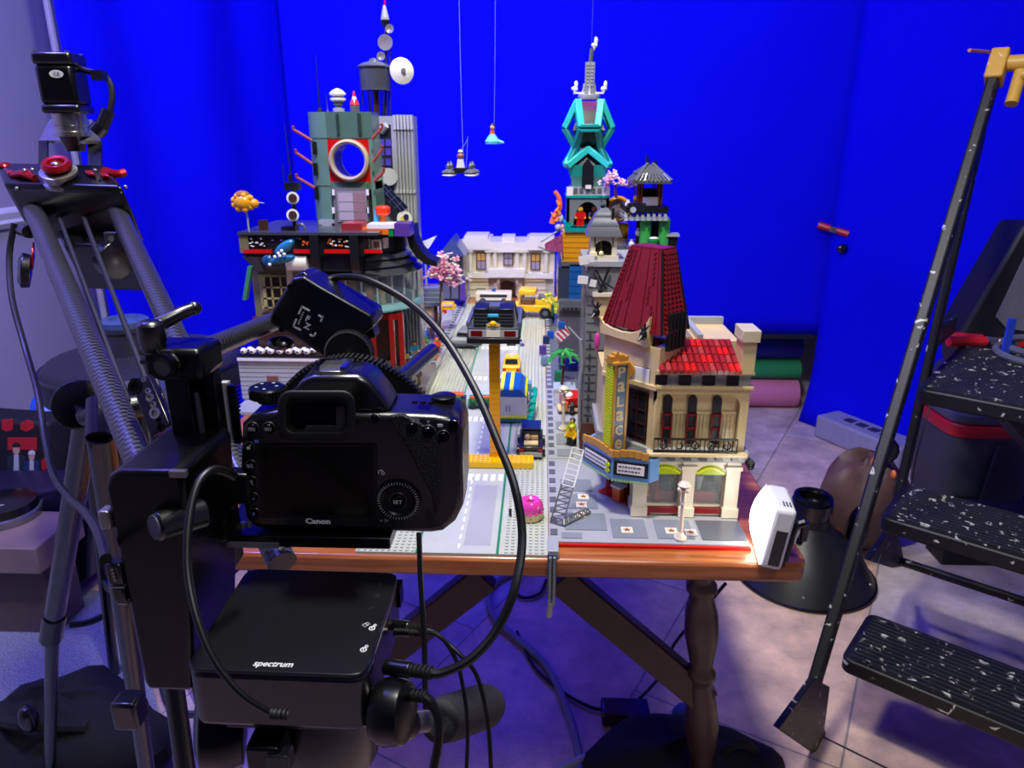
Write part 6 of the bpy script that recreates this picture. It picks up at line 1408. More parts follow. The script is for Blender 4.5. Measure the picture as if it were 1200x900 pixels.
# rear screen
MB().poly(rrect(304, 521, 441, 607, YC-.0012, 4), (0, .003, 0)).build('screen_bezel', BLKM, cam_t)
MB().poly(rrect(309, 525, 436, 603, YC-.0018, 2), (0, .002, 0)).build('screen', BLKG, cam_t)
xr, zu = V((1, 0, 0)), V((0, 0, 1))
def ctext(s, px, py, hpx, nm='printed_label', mt=WHITEM, d=.0026, mw=None, bold=.0): return text(s, nm, at(px, py, YC)+V((0, -d, 0)), xr, zu, hpx*.000555, mt, cam_t, .0001, bold, 0, None, mw)
ctext('Canon', 373, 610, 8, 'maker_name', M('maker_white', (250, 250, 250), .6), .0008, .0180, .045)
# buttons
def button(px, py, r, s=None, mt=BLKG, h=5):
    c = at(px, py, YC); MB().lathe(c+V((0, .001, 0)), [(r*1.28, 0), (r*1.3, .0016), (r*1.05, .0018), (r, .0026), (r*.85, .0036)], 18, (0, -1, 0)).build('button', mt, cam_t); MB().torus(c+V((0, -.0010, 0)), r*1.25, .00035, (0, 1, 0), 20, 5).build('button_highlight', M('highlight_grey', (58, 58, 62), .35), cam_t)  # the rim's highlight is coloured in as a thin grey ring
    if s: text(s, 'button_label', c+V((0, -.0030, 0)), xr, zu, h*.00055, WHITEM, cam_t, .0001, 0, 0, None, r*1.35 if len(s) > 2 else None)
button(297, 501, .0034, 'MENU'); button(316, 501, .0034, 'INFO')
for k, (x, y, s) in enumerate(((293, 523, None), (295, 544, 'RATE'), (296, 563, None), (298, 582, None), (299, 600, None))): button(x, y, .0030, s)
lb = M('label_blue', (95, 130, 200), .5)
def ring_icon(px, py, r, mt=WHITEM):
    MB().torus(at(px, py, YC)+V((0, -.0030, 0)), r, .0002, (0, 1, 0), 16, 5).build('button_icon', mt, cam_t)
MB().cb(at(293, 523, YC)+V((0, -.0030, 0)), .0022, .0003, .0018).cb(at(294, 521, YC)+V((0, -.0031, 0)), .0035, .0003, .0003, Matrix.Rotation(-.9, 4, 'Y')).build('button_icon', WHITEM, cam_t)
ring_icon(295.5, 562.5, .0010); MB().cyl(at(297, 564.5, YC)+V((0, -.003, 0)), at(298.5, 566, YC)+V((0, -.003, 0)), .0002, n=5).build('button_icon', WHITEM, cam_t)
MB().poly([at(296.8, 580, YC)+V((0, -.003, 0)), at(296.8, 585, YC)+V((0, -.003, 0)), at(300.5, 582.5, YC)+V((0, -.003, 0))], (0, -.0002, 0)).build('button_icon', lb, cam_t)
MB().cb(at(299, 600.5, YC)+V((0, -.003, 0)), .0013, .0003, .0018).cb(at(299, 598.5, YC)+V((0, -.003, 0)), .002, .0003, .0003).build('button_icon', lb, cam_t)
MB().cb(at(301, 517, YC)+V((0, -.0006, 0)), .0028, .0003, .002).build('screen_mark', lb, cam_t)
button(483, 501, .0040); button(502, 506, .0042); button(520, 511, .0036); button(440, 490, .0028)
ctext('AF-ON', 484, 491, 3.6, 'printed_label', WHITEM, .0008); ctext('*', 502, 493.5, 4, 'printed_label', WHITEM, .0008)
MB().cb(at(516, 498, YC)+V((0, -.001, 0)), .0036, .0003, .0018).build('printed_mark', WHITEM, cam_t)
MB().torus(at(442, 487, YC)+V((0, -.001, 0)), .0012, .0004, (0, 1, 0), 14, 5).build('printed_mark', WHITEM, cam_t)
# rear wheel
c = at(467, 586, YC)
MB().lathe(c+V((0, .001, 0)), [(.0165, 0), (.0165, .0018), (.0150, .0026), (.0115, .0026), (.0105, .0016), (.0065, .0016)], 40, (0, -1, 0)).build('control_wheel', BLKM, cam_t)
mb = MB()
for k in range(44):
    a = 2*PI*k/44; p = c+V((.0138*math.cos(a), -.0017, .0138*math.sin(a))); mb.cb(p, .0018, .0008, .0005, Matrix.Rotation(-a, 4, 'Y'))
mb.build('wheel_knurl', M('knurl_grey', (150, 150, 150), .4), cam_t)
button(467, 586, .0048, 'SET')
ctext('f1Q', 448, 552, 4.2, 'printed_label', WHITEM, .0007) if False else None
MB().cb(at(446.5, 551, YC)+V((0, -.0007, 0)), .0024, .0003, .0004).cb(at(444, 553, YC)+V((0, -.0007, 0)), .0004, .0003, .0022).torus(at(449, 554, YC)+V((0, -.0007, 0)), .0011, .0002, (0, 1, 0), 12, 4).build('printed_mark', WHITEM, cam_t)
MB().poly([at(451, 607, YC)+V((0, -.0007, 0)), at(451, 612, YC)+V((0, -.0007, 0)), at(456, 609.5, YC)+V((0, -.0007, 0))], (0, -.0002, 0)).cb(at(447, 609.5, YC)+V((0, -.0007, 0)), .002, .0003, .0012).build('printed_mark', M('mark_grey', (110, 110, 115), .5), cam_t)
# mode dial, top deck controls
c = at(318, 480, YC+.02); c.z = pz(318, 482, YC)
MB().lathe(c, [(.0085, 0), (.0085, .003), (.0122, .0035), (.0124, .0105), (.0115, .0115), (.0105, .0112)], 30, (-.10, -.12, 1)).build('mode_dial', BLKM, cam_t)
mb = MB()
for k in range(36):
    a = 2*PI*k/36; mb.cb(c+V((.0124*math.cos(a)-.0007, .0124*math.sin(a)-.0008, .007)), .0012, .0008, .0062, Matrix.Rotation(a, 4, 'Z'))
mb.build('dial_knurl', RUB, cam_t)
for k in range(5):
    a = k*1.2; MB().cb(c+V((.007*math.cos(a)-.001, .007*math.sin(a)-.001, .0118)), .0022, .0016, .0003).build('dial_mark', lego('dial_print', (150, 190, 190)), cam_t)
zt2 = pz(500, 488, YC)
MB().lathe((at(512, 470, YC).x, YC+.034, zt2-.001), [(.009, 0), (.009, .004), (.007, .005)], 24).build('top_dial', BLKM, cam_t)
mb = MB()
for k in range(3): mb.lathe((at(478+k*10, 470, YC).x, YC+.026, zt2-.0005), [(.0022, 0), (.0022, .0015), (.001, .002)], 12)
mb.build('top_button', BLKG, cam_t)
MB().bx(at(462, 470, YC).x, at(500, 470, YC).x, YC+.012, YC+.022, zt2-.0005, zt2+.0004).build('top_display', BLKG, cam_t)
MB().poly(rrect(525, 493, 537, 508, YC-.0015, 3), (0, .006, 0)).build('strap_lug', BLKG, cam_t, bev=.001)
# lens with gear ring
cl = at(404, 530, YC+.06); MB().lathe((cl.x, YC+.045, cl.z), [(.034, 0), (.036, .012), (.038, .02), (.040, .05), (.040, .09), (.036, .1)], 36, (0, 1, 0)).build('lens', BLKM, cam_t)
yg = YC+.088; Rg = .067
mb = MB().lathe((cl.x, yg, cl.z), [(.040, 0), (Rg, 0), (Rg, .012), (.040, .012)], 60, (0, 1, 0), False)
for k in range(110):
    a = 2*PI*k/110; mb.cb((cl.x+(Rg+.0008)*math.cos(a), yg+.006, cl.z+(Rg+.0008)*math.sin(a)), .0034, .012, .0018, Matrix.Rotation(-a, 4, 'Y'))
mb.build('focus_gear', RUB, cam_t)
# ---- mounting plate
pl_ = thing('mounting_plate', 'flat black camera mounting plate under the stills camera', 'plate', at(360, 642, YC))
zp = pz(400, 626, YC)
MB().bx(at(256, 632, YC).x, at(458, 632, YC).x, YC-.004, YC+.06, zp-.0095, zp-.0005).build('plate', BLKM, pl_, bev=.001)
MB().bx(at(258, 637, YC).x, at(330, 637, YC).x, YC-.0055, YC-.004, zp-.0095, zp-.0055).build('scale_edge', M('plate_edge', (150, 152, 160), .35, .7), pl_)
for px in (255, 262): MB().cyl(at(px+30, 612, YC-.006), at(px+30, 617, YC-.006), .002, n=8).build('chain_stub', STEEL, pl_)
# ---- vertical cage arms with clamp, lever and rod
rig = thing('rig_bracket', 'black metal camera rig bracket of tall uprights and a rounded slab at left', 'camera rig', at(190, 760, .42))
Yr = .452
MB().pb(207, 440, 233, 640, Yr, .012).build('upright', BLKM, rig, bev=.001)
MB().pb(236, 436, 262, 618, Yr+.012, .012).build('upright', BLKM, rig, bev=.001)
MB().pb(231, 460, 236, 520, Yr+.004, .003).build('bright_edge', STEEL, rig)
MB().pb(252, 556, 292, 592, Yr-.002, .014).build('side_arm', BLKM, rig, bev=.002)
MB().pb(204, 604, 264, 636, Yr-.006, .02).build('lower_clamp', BLKM, rig, bev=.003)
MB().pb(262, 449, 270, 516, Yr+.03, .006).build('silver_fin', M('fin_silver', (190, 190, 188), .5, .3), rig); MB().pb(270, 452, 278, 520, Yr+.028, .004).build('ribbed_fin', BLK, rig)
mb = MB()
for k in range(14): mb.pb(277, 453+k*4.8, 279.5, 455+k*4.8, Yr+.028, .004)
mb.build('fin_teeth', BLK, rig)
# slab (motion control bracket)
Ys = .395
slab = [(122, 572), (126, 558), (138, 552), (204, 552), (214, 560), (222, 640), (226, 806), (222, 811), (173, 809), (168, 800)]
MB().pp(slab, Ys, .075).build('slab', BLKM, rig, bev=.004, seg=3)
for (x0, y0, x1, y1, mt) in ((115, 600, 128, 622, STEEL), (124, 662, 142, 686, BLK), (131, 689, 146, 707, BLK)): MB().pb(x0, y0, x1, y1, Ys-.002, .01).build('port' if mt is BLK else 'chrome_cap', mt, rig, bev=.0015)
mb = MB()
for k in range(4): mb.cyl(at(131+k*1.2, 668+k*4, Ys-.002), at(131+k*1.2, 668+k*4, Ys-.0035), .001, n=8)
mb.pb(138, 707, 149, 709, Ys-.002, .003).pb(127, 688, 145, 689.5, Ys-.0025, .003).build('port_contact', STEEL, rig)
MB().pp([(197, 640), (272, 642), (275, 664), (232, 735), (200, 735)], Ys+.082, .02).build('grey_cheek', M('cheek_grey', (66, 66, 64), .45), rig, bev=.002)
for px, py in ((269, 660), (213, 730)): MB().lathe(at(px, py, Ys+.082), [(.0035, 0), (.0035, .001), (.0018, .001), (.0018, .0004)], 14, (0, -1, 0)).build('screw', STEEL, rig)
MB().pb(198, 553, 217, 560, Ys-.003, .004).build('bright_insert', STEEL, rig)
# knob at lower left
ka = atd(181, 618, .445); kb = atd(240, 600, .47); MB().cyl(ka, kb, .0095, n=24).build('locking_knob', BLK, rig, bev=.002); MB().cyl(ka+(ka-kb).normalized()*.0006, ka, .0078, n=24).build('knob_face', M('knob_face', (74, 74, 84), .4), rig)
# clamp block on top and its ring
MB().pb(166, 410, 236, 446, Yr-.012, .035).build('clamp_block', BLKM, rig, bev=.004)
mb = MB().pb(164, 411, 200, 416, Yr-.0145, .004).pb(164, 423, 200, 427, Yr-.0145, .004); mb.build('clamp_jaw', M('jaw_grey', (75, 75, 80), .3, .6), rig)
# lever
lv = MB().lathe(atd(181, 412, .47), [(.008, 0), (.008, .006), (.0085, .007), (.0085, .018), (.007, .020), (.004, .021)], 20, (0, 0, 1)); lv.build('lever_hub', BLK, rig, bev=.001)
la = atd(170, 386, .468); MB().tube([la, atd(190, 378, .472), atd(210, 368, .478), atd(228, 361, .485)], .0052, 12, 5, .0042).sph(atd(228, 361, .485), .0048).build('lever', BLK, rig)
# rods
ra, rb2 = atd(190, 430, .462), atd(330, 373, .63)
o = MB().cyl(ra, rb2, .0078, n=28).build('carbon_rod', carb); tag(o, 'thin black carbon rod from the clamp to the focus motor', 'rod')
d = (rb2-ra).normalized(); MB().lathe(ra, [(.0088, .004), (.0088, -.001), (.0062, -.001), (.0062, .004)], 28, d, False).build('rod_ring', BLKM, o); MB().cyl(ra+d*.0005, ra+d*.003, .0062, n=20).build('rod_bore', BLKG, o)
ra2, rb3 = atd(438, 470, .56), atd(506, 411, .80)
o = MB().cyl(ra2, rb3, .0080, n=28).build('support_rod', M('satin_black_metal', (34, 34, 38), .18, .6)); tag(o, 'smooth black support rod sticking out beyond the camera on its right', 'rod')
# ---- focus motor
Ym = .565
fm = thing('focus_motor', 'black wireless focus motor box with a toothed gear wheel above the camera', 'focus motor', at(370, 400, Ym))
mbp = [(314, 374), (319, 362), (342, 326), (356, 324), (372, 334), (436, 370), (438, 384), (418, 398), (400, 424), (388, 424), (340, 393), (322, 384)]
MB().pp(mbp, Ym, .040).build('housing', BLK, fm, bev=.0025, seg=3)
MB().pp([(347, 322), (356, 319), (374, 329), (368, 336)], Ym+.012, .028).build('cable_block', BLK, fm, bev=.001)
MB().pp([(410, 355), (420, 357), (430, 366), (428, 375), (414, 372)], Ym+.010, .02).build('gear_clamp', BLK, fm, bev=.001)
MB().pp([(424, 372), (436, 384), (440, 396), (432, 398), (424, 388)], Ym+.012, .02).build('gear_guard', BLKM, fm, bev=.001)
for px, py in ((340, 336), (323, 371), (330, 386)): MB().cyl(at(px, py, Ym-.0004), at(px, py, Ym+.002), .0022, n=12).build('screw_hole', BLKG, fm)
MB().sph(at(329, 402, Ym+.012), .012, .010, .006).build('motor_foot', BLK, fm)
gc = at(408, 416, Ym-.006); Rm = .0192
mb = MB().lathe(gc, [(Rm*.98, 0), (Rm*.98, .010)], 60, (0, 1, 0))
for k in range(64):
    a = 2*PI*k/64; mb.cb(gc+V((Rm*math.cos(a), .005, Rm*math.sin(a))), .0017, .010, .0009, Matrix.Rotation(-a, 4, 'Y'))
mb.build('gear_wheel', RUB, fm); MB().lathe(gc, [(.0032, 0), (.0032, .0018), (.0018, .0018), (.0018, .0008)], 18, (0, -1, 0)).build('gear_screw', CHROME, fm)
mb = MB()
for k in range(64): a = 2*PI*k/64; mb.cb(gc+V((Rm*.985*math.cos(a), -.0003, Rm*.985*math.sin(a))), .0013, .0006, .0007, Matrix.Rotation(-a, 4, 'Y'))
mb.build('gear_edge', M('gear_edge_grey', (130, 130, 130), .4), fm)
# logo: corner brackets and letters, turned with the box
ang = math.radians(-28); lr = V((math.cos(ang), 0, math.sin(ang))); lu = V((-math.sin(ang), 0, math.cos(ang))); lc = at(361, 377, Ym)+V((0, -.0006, 0))
mb = MB(); s = .0098
for sx, sz in ((-1, 1), (1, 1), (-1, -1), (1, -1)):
    Mx = Matrix.Translation(lc) @ Matrix.Rotation(-ang, 4, 'Y')
    L = .0068 if sx*sz != 1 or sx < 0 else .0045
    L = .0075 if sx < 0 else .0045
    mb.bx(min(sx*s, sx*(s-L)), max(sx*s, sx*(s-L)), -.0003, .0003, min(sz*s, sz*(s-.0014)), max(sz*s, sz*(s-.0014)), Mx); mb.bx(min(sx*s, sx*(s-.0014)), max(sx*s, sx*(s-.0014)), -.0003, .0003, min(sz*s, sz*(s-L)), max(sz*s, sz*(s-L)), Mx)
mb.build('logo_bracket', WHITEM, fm)
text('F', 'logo_letter', lc-lr*.0010+lu*.0026, lr, lu, .0052, WHITEM, fm, .0002, .04); text('Z', 'logo_letter', lc+lr*.0010-lu*.0034, lr, lu, .0052, WHITEM, fm, .0002, .04)
mb = MB()
for k in range(6): mb.cb(lc-lr*.0062+lu*(.0055-k*.0021), .0011, .0005, .0009, Matrix.Rotation(-ang, 4, 'Y'))
mb.build('logo_dots', WHITEM, fm)
# ---- battery / transmitter box
zB = .956
P0 = [onz(216, 784, zB), onz(427, 792, zB), onz(468, 671, zB), onz(290, 666, zB)]
hB = zB-pz(330, 853, P0[0].y)
bt_ = thing('spectrum_box', 'flat black electronics box with white lettering below the camera', 'electronics box', (P0[0]+P0[2])/2-V((0, 0, hB)))
bt_.name = 'electronics_box'; OFF['electronics_box'] = (P0[0]+P0[2])/2-V((0, 0, hB))
def rpoly(P, r, n=4):
    out = []
    for i in range(len(P)):
        p, a, c_ = P[i], P[i-1], P[(i+1) % len(P)]
        u = (a-p).normalized(); w = (c_-p).normalized(); s0 = p+u*r; s1 = p+w*r
        for k in range(n+1): q = k/n; out.append(s0*(1-q)**2+p*2*q*(1-q)+s1*q*q)
    return out
MB().poly([p-V((0, 0, .003)) for p in rpoly(P0, .010)], (0, 0, -hB+.003)).build('case', BLK, bt_, bev=.003)
MB().poly([p for p in rpoly(P0, .010)], (0, 0, -.0026)).build('top_plate', M('top_plate_black', (14, 14, 18), .3), bt_, bev=.0008)
er = (P0[1]-P0[0]).normalized(); eu = V((0, 0, 1)).cross(er)
text('spectrum', 'maker_name', onz(320, 780, zB)+V((0, 0, .0001)), er, eu, .0056, WHITEM, bt_, .0003, .015, .2, None, .0245)
dimw = M('print_dim', (60, 60, 75), .5)
for k, (px, py, sh, mt) in enumerate(((446, 685, 0, dimw), (441, 699, 1, dimw), (435, 713, 2, dimw), (428, 733, 1, WHITEM), (436, 737, 3, WHITEM), (426, 762, 3, WHITEM))):
    c = onz(px, py, zB)+V((0, 0, .0004)); mb = MB()
    if sh == 0: mb.torus(c, .0016, .0002, (0, 0, 1), 4, 4)
    elif sh == 1: mb.torus(c, .0020, .0002, (0, 0, 1), 4, 4).torus(c+V((.0012, .0012, 0)), .0016, .0002, (0, 0, 1), 4, 4)
    elif sh == 2: mb.cyl(c-V((.0015, .002, 0)), c+V((.0015, .002, 0)), .0002, n=5)
    else: mb.torus(c, .0018, .0004, (0, 0, 1), 18, 5).sph(c, .0007).torus(c+V((.0012, .0032, 0)), .0009, .0003, (0, 0, 1), 12, 5)
    mb.build('port_icon', mt, bt_)
# plugs on its right side
nx = (P0[1]-P0[2]).cross(V((0, 0, 1))).normalized(); nx = -nx if nx.x < 0 else nx
def plug(lab, a, c, r, cab, rc, nm='cable', relief=True):
    t = thing(nm, lab, 'cable', a)
    d = (V(c)-V(a)); MB().cyl(a, V(a)+d*.55, r, n=14).build('plug', BLK, t, bev=.0008)
    mb = MB()
    for k in range(5): q = V(a)+d*(.55+.09*k); mb.lathe(q, [(r*.8, 0), (r*.85, .0004), (r*.85, d.length*.05), (r*.6, d.length*.06)], 12, d)
    mb.cyl(V(a)+d*.5, V(a)+d, r*.6, n=12).build('strain_relief', RUB, t)
    MB().tube([V(a)+d*.95]+cab, rc, 10, 7).build('lead', CABLE, t); return t
B_ = lambda px, py, t: atd(px, py, t)
plug('thick black cable looping from the focus motor round to the box under the camera', B_(452, 781, .47), B_(508, 789, .455), .0052, [B_(520, 788, .455), B_(552, 772, .455), B_(582, 738, .46), B_(603, 690, .465), B_(612, 630, .48), B_(603, 570, .49), B_(584, 520, .505), B_(556, 455, .53), B_(520, 395, .56), B_(480, 355, .585), B_(430, 328, .60), B_(395, 325, .61), B_(378, 333, .605), B_(374, 342, .60)], .0030)
plug('black cable hanging from the lower plug of the box', B_(445, 812, .47), B_(500, 816, .455), .0050, [B_(506, 824, .455), B_(514, 845, .455), B_(513, 875, .455), B_(505, 915, .455)], .0030)
plug('black cable curling from the upper plug of the box down to the right', B_(458, 732, .52), B_(500, 738, .505), .0042, [B_(510, 742, .505), B_(540, 768, .50), B_(560, 795, .50), B_(572, 850, .50), B_(576, 915, .50)], .0016)
plug('slim black cable dropping beside the box to the floor', B_(462, 740, .51), B_(496, 742, .505), .0032, [B_(515, 745, .50), B_(535, 775, .50), B_(545, 820, .50), B_(548, 860, .50), B_(546, 915, .50)], .0015)
o = MB().tube([B_(491, 624, .50), B_(493, 680, .495), B_(497, 740, .49), B_(498, 790, .485), B_(499, 830, .48)], .0019, 8, 4).build('cable', CABLE); tag(o, 'thin black cable hanging straight down from under the camera', 'cable')
MB().pb(453, 690, 469, 712, P0[2].y-.012, .012).build('side_socket', BLKG, bt_)
t = thing('cable', 'black cable looping from the camera side down to the front of the box', 'cable', B_(272, 557, .47))
MB().tube([B_(274, 558, .475), B_(262, 552, .465), B_(246, 552, .455), B_(230, 572, .445), B_(221, 615, .435), B_(220, 670, .425), B_(231, 725, .415), B_(252, 775, .41), B_(285, 815, .41), B_(318, 836, .415)], .0031, 12, 8, .0018).build('lead', CABLE, t)
MB().cyl(B_(316, 836, .415), B_(337, 838, .418), .0030, n=12).build('strain_relief', RUB, t); MB().pb(336, 832, 352, 846, .365, .012).build('plug', BLK, t, bev=.001)
mb = MB()
for k in range(4): mb.lathe(B_(318+k*5, 836.3+.4*k, .415), [(.0034, 0), (.0034, .0011)], 12, (1, 0, 0))
mb.build('relief_rib', RUB, t)
# ---- tripod head under the box
th = thing('tripod_head', 'black tripod fluid head with grey foam pan handle under the electronics box', 'tripod head', B_(360, 900, .47))
zb = zB-hB
hc_ = V(((P0[0].x+P0[2].x)/2, (P0[0].y+P0[2].y)/2, zb))
MB().bx(hc_.x-.040, hc_.x+.035, hc_.y-.045, hc_.y+.045, zb-.010, zb-.0005).build('quick_plate', BLKM, th, bev=.001)
MB().lathe(hc_+V((-.048, .0, -.045)), [(.012, 0), (.030, .002), (.033, .012), (.030, .030), (.018, .034)], 24, (-1, -.35, .1)).build('drag_dial', BLKM, th, bev=.001)
MB().lathe(hc_+V((0, .01, -.10)), [(.03, 0), (.042, .02), (.044, .06), (.036, .088)], 28).build('head_body', BLK, th, bev=.002)
MB().cb(hc_+V((-.014, -.046, -.030)), .022, .02, .03).build('plate_lock', BLKM, th, bev=.002)
MB().cb(hc_+V((-.004, -.052, -.026)), .014, .012, .014).build('lock_lever', M('lever_grey', (60, 60, 66), .3, .4), th, bev=.001)
MB().lathe(B_(442, 832, .46), [(.005, 0), (.019, .001), (.021, .008), (.019, .020), (.008, .022)], 24, (1, -.2, .1)).build('tilt_dial', BLKM, th, bev=.001)
MB().cyl(B_(445, 850, .47), B_(500, 845, .50), .0072, n=14).build('handle_arm', M('arm_grey', (88, 88, 95), .3, .6), th); MB().cyl(B_(455, 852, .462), B_(482, 848, .478), .0098, n=16).build('arm_clamp', BLKM, th, bev=.002)
hd0, hd1 = B_(512, 846, .515), B_(572, 826, .60)
MB().lathe(hd0, [(.009, -.002), (.0150, .004), (.0165, .02), (.0175, (hd1-hd0).length*.9), (.0155, (hd1-hd0).length), (.006, (hd1-hd0).length+.002)], 24, (hd1-hd0)).build('foam_grip', M('foam_grey', (36, 36, 41), .75, bump=.4, bscale=600), th)
text('IMAGE', 'printed_label', B_(449, 829, .435), V((.6, .3, -.75)), V((.75, 0, .6)), .0042, M('print_grey', (150, 150, 160), .5), th, .0001) if False else None
# column of the tripod down to the floor
MB().cyl(hc_+V((0, .01, -.10)), V((hc_.x, hc_.y+.06, .55)), .022, .018, 18).build('column', BLK, th)
tl_ = hc_+V((0, .04, -.14))
for k, a in enumerate((80, 200, 320)):
    e = V((hc_.x+.42*math.cos(math.radians(a)), hc_.y+.05+.42*math.sin(math.radians(a)), .01)) if k else V((hc_.x+.14, hc_.y+.26, .01))
    MB().cyl(tl_, e, .014, .010, 14).build('leg', BLK, th)
# ---- slider with carbon tubes at the left
sd = thing('camera_slider', 'long tilted camera slider with two carbon tubes and a black end block', 'camera slider', B_(80, 240, 1.02))
tA, tB = B_(38, 243, 1.015), B_(158, 528, .66); tC, tD = B_(132, 236, 1.005), B_(338, 668, .60)
dT = (tB-tA).normalized(); tC2 = B_(137, 246, 1.0); 
MB().cyl(tA, tA+dT*.72, .0126, n=36).build('carbon_tube', carb, sd); MB().cyl(tC2-dT*.01, tC2+(B_(331, 660, .60)-tC2), .0122, n=36).build('carbon_tube', carb, sd)
for p, q in (((66, 246), (150, 470)), ((94, 244), (175, 455))): MB().cyl(B_(*p, 1.02), B_(*q, .72), .0030, n=6).build('belt', M('belt_black', (28, 28, 30), .55), sd)
# end block
eb = (tA+tC2)/2; ux = (tC2-tA).normalized(); uz = ux.cross(-dT).normalized(); uz = uz if uz.z > 0 else -uz
def eblk(mb, a0, a1, b0, b1, c0, c1):   # a along ux, b along the tubes (towards viewer +), c up
    Mx = Matrix(((ux.x, dT.x, uz.x, eb.x), (ux.y, dT.y, uz.y, eb.y), (ux.z, dT.z, uz.z, eb.z), (0, 0, 0, 1))); return mb.bx(a0, a1, b0, b1, c0, c1, Mx)
eblk(MB(), -.088, .085, -.075, .012, -.022, .040).build('end_block', BLKM, sd, bev=.005)
eblk(MB(), -.086, .083, .002, .014, -.045, .034).build('front_plate', BLK, sd, bev=.004)
eblk(MB(), -.045, .060, -.02, .06, -.105, -.030).build('belt_housing', BLK, sd, bev=.004)
for a in (-.07, -.045, .05, .07): eblk(MB(), a-.006, a+.006, -.05+abs(a)*.3, -.035+abs(a)*.3, .040, .046).build('red_clip', REDAL, sd, bev=.002)
MB().tube([B_(15, 206, 1.0), B_(26, 204, .99), B_(41, 209, .985)], .005, 8, 4).build('red_lever', REDAL, sd); MB().tube([B_(122, 200, 1.0), B_(136, 204, .995), B_(147, 202, 1.0)], .0055, 8, 4).build('red_lever', REDAL, sd)
mb = MB()
for px, py in ((20, 221), (29, 200), (38, 199), (112, 200), (147, 219), (64, 226)): mb.sph(B_(px, py, .985), .0028)
mb.build('bolt_head', STEEL, sd)
MB().sph(B_(6, 195, 1.03), .010, .012, .006).build('red_knob', REDAL, sd)
MB().cyl(B_(26, 270, 1.0), B_(34, 272, .98), .0085, n=16).build('side_knob', BLK, sd)
# pulley with red cap
pc = B_(70, 205, .985)
MB().lathe(pc, [(.014, -.014), (.0235, -.012), (.0235, -.008), (.019, -.006), (.019, 0), (.0235, .002), (.0235, .006), (.016, .008)], 30, (.12, -.5, 1)).build('pulley', STEEL, sd)
MB().lathe(pc+V((.002, -.005, .010)), [(.018, 0), (.019, .004), (.016, .009), (.011, .008), (.009, .003), (.004, .003)], 30, (.12, -.5, 1)).build('red_cap', REDAL, sd); MB().sph(pc+V((.003, -.009, .014)), .006, .006, .004).build('cap_screw', STEEL, sd)
# motor bracket + gearbox + stepper motor
mb = MB(); pb0 = B_(48, 190, 1.03)
mb.poly([B_(46, 164, 1.04), B_(100, 165, 1.02), B_(118, 165, 1.03), B_(108, 140, 1.07), B_(58, 140, 1.08)], (0, 0, -.004)); mb.build('motor_bracket', STEEL, sd)
for p in ((45, 165, 55, 196), (103, 165, 118, 194)): MB().poly([B_(p[0], p[1], 1.03), B_(p[2], p[1], 1.03), B_(p[2], p[3], 1.02), B_(p[0], p[3], 1.02)], (0, .004, 0)).build('bracket_leg', M('bracket_dark', (70, 70, 72), .3, .8), sd)
gz = B_(86, 160, 1.03); MB().lathe(gz, [(.0235, 0), (.0235, .006), (.0215, .007), (.0215, .014), (.0225, .015), (.0225, .030)], 28).build('gearbox', M('gearbox_steel', (175, 172, 165), .25, .95), sd); MB().lathe(gz+V((0, 0, -.02)), [(.012, 0), (.016, .014), (.018, .02)], 20).build('shaft_collar', BLK, sd)
mt0 = thing('unused', '', '') if False else None
Mm = Matrix.Translation(gz+V((0, 0, .030))) @ Matrix.Rotation(math.radians(8), 4, 'Z')
MB().bx(-.0255, .0255, -.0255, .0255, .0, .012, Mm).build('motor_flange', BLK, sd, bev=.004); MB().bx(-.0256, .0256, -.0256, .0256, .062, .078, Mm).build('motor_flange', BLK, sd, bev=.004); MB().bx(-.0247, .0247, -.0247, .0247, .011, .063, Mm).build('stepper_motor', BLKM, sd, bev=.006)
MB().lathe(Mm @ V((0, 0, .078)), [(.0055, 0), (.0055, .0012), (.0035, .0012), (.0035, -.001)], 18).build('motor_shaft', STEEL, sd)
mb = MB()
for x in (-1, 1):
    for y in (-1, 1): mb.lathe(Mm @ V((x*.0205, y*.0205, .078)), [(.0028, 0), (.0028, .0014), (.001, .0016)], 10)
mb.build('motor_screw', STEEL, sd)
fc = Mm @ V((.004, -.0252, .050)); mb = MB().xf(Matrix.Identity(4)); mb.lathe(fc, [(.0001, .0004), (.0092, .0004), (.0092, 0)], 28, (.139, -.99, 0))
for v in mb.bm.verts: v.co.z = fc.z+(v.co.z-fc.z)*.55
mb.build('rating_label', M('label_silver', (190, 190, 188), .4), sd)
text('CE', 'rating_mark', fc+V((.0008, -.0008, 0)), V((1, .14, 0)), (0, 0, 1), .0046, BLKG, sd, .0003, .01, 0, None, .008)
MB().tube([Mm @ V((.020, .0, .060)), B_(116, 87, 1.0), B_(122, 88, 1.0), B_(130, 100, 1.0), B_(131, 118, 1.0), B_(127, 135, 1.0)], .0042, 10, 5).build('motor_lead', CABLE, sd); MB().cyl(B_(127, 130, 1.0), B_(118, 152, 1.0), .009, n=14).cyl(B_(119, 148, 1.0), B_(112, 156, 1.0), .011, n=14).build('motor_plug', BLK, sd); MB().pb(106, 82, 119, 94, .985, .014).build('motor_plug', BLK, sd)
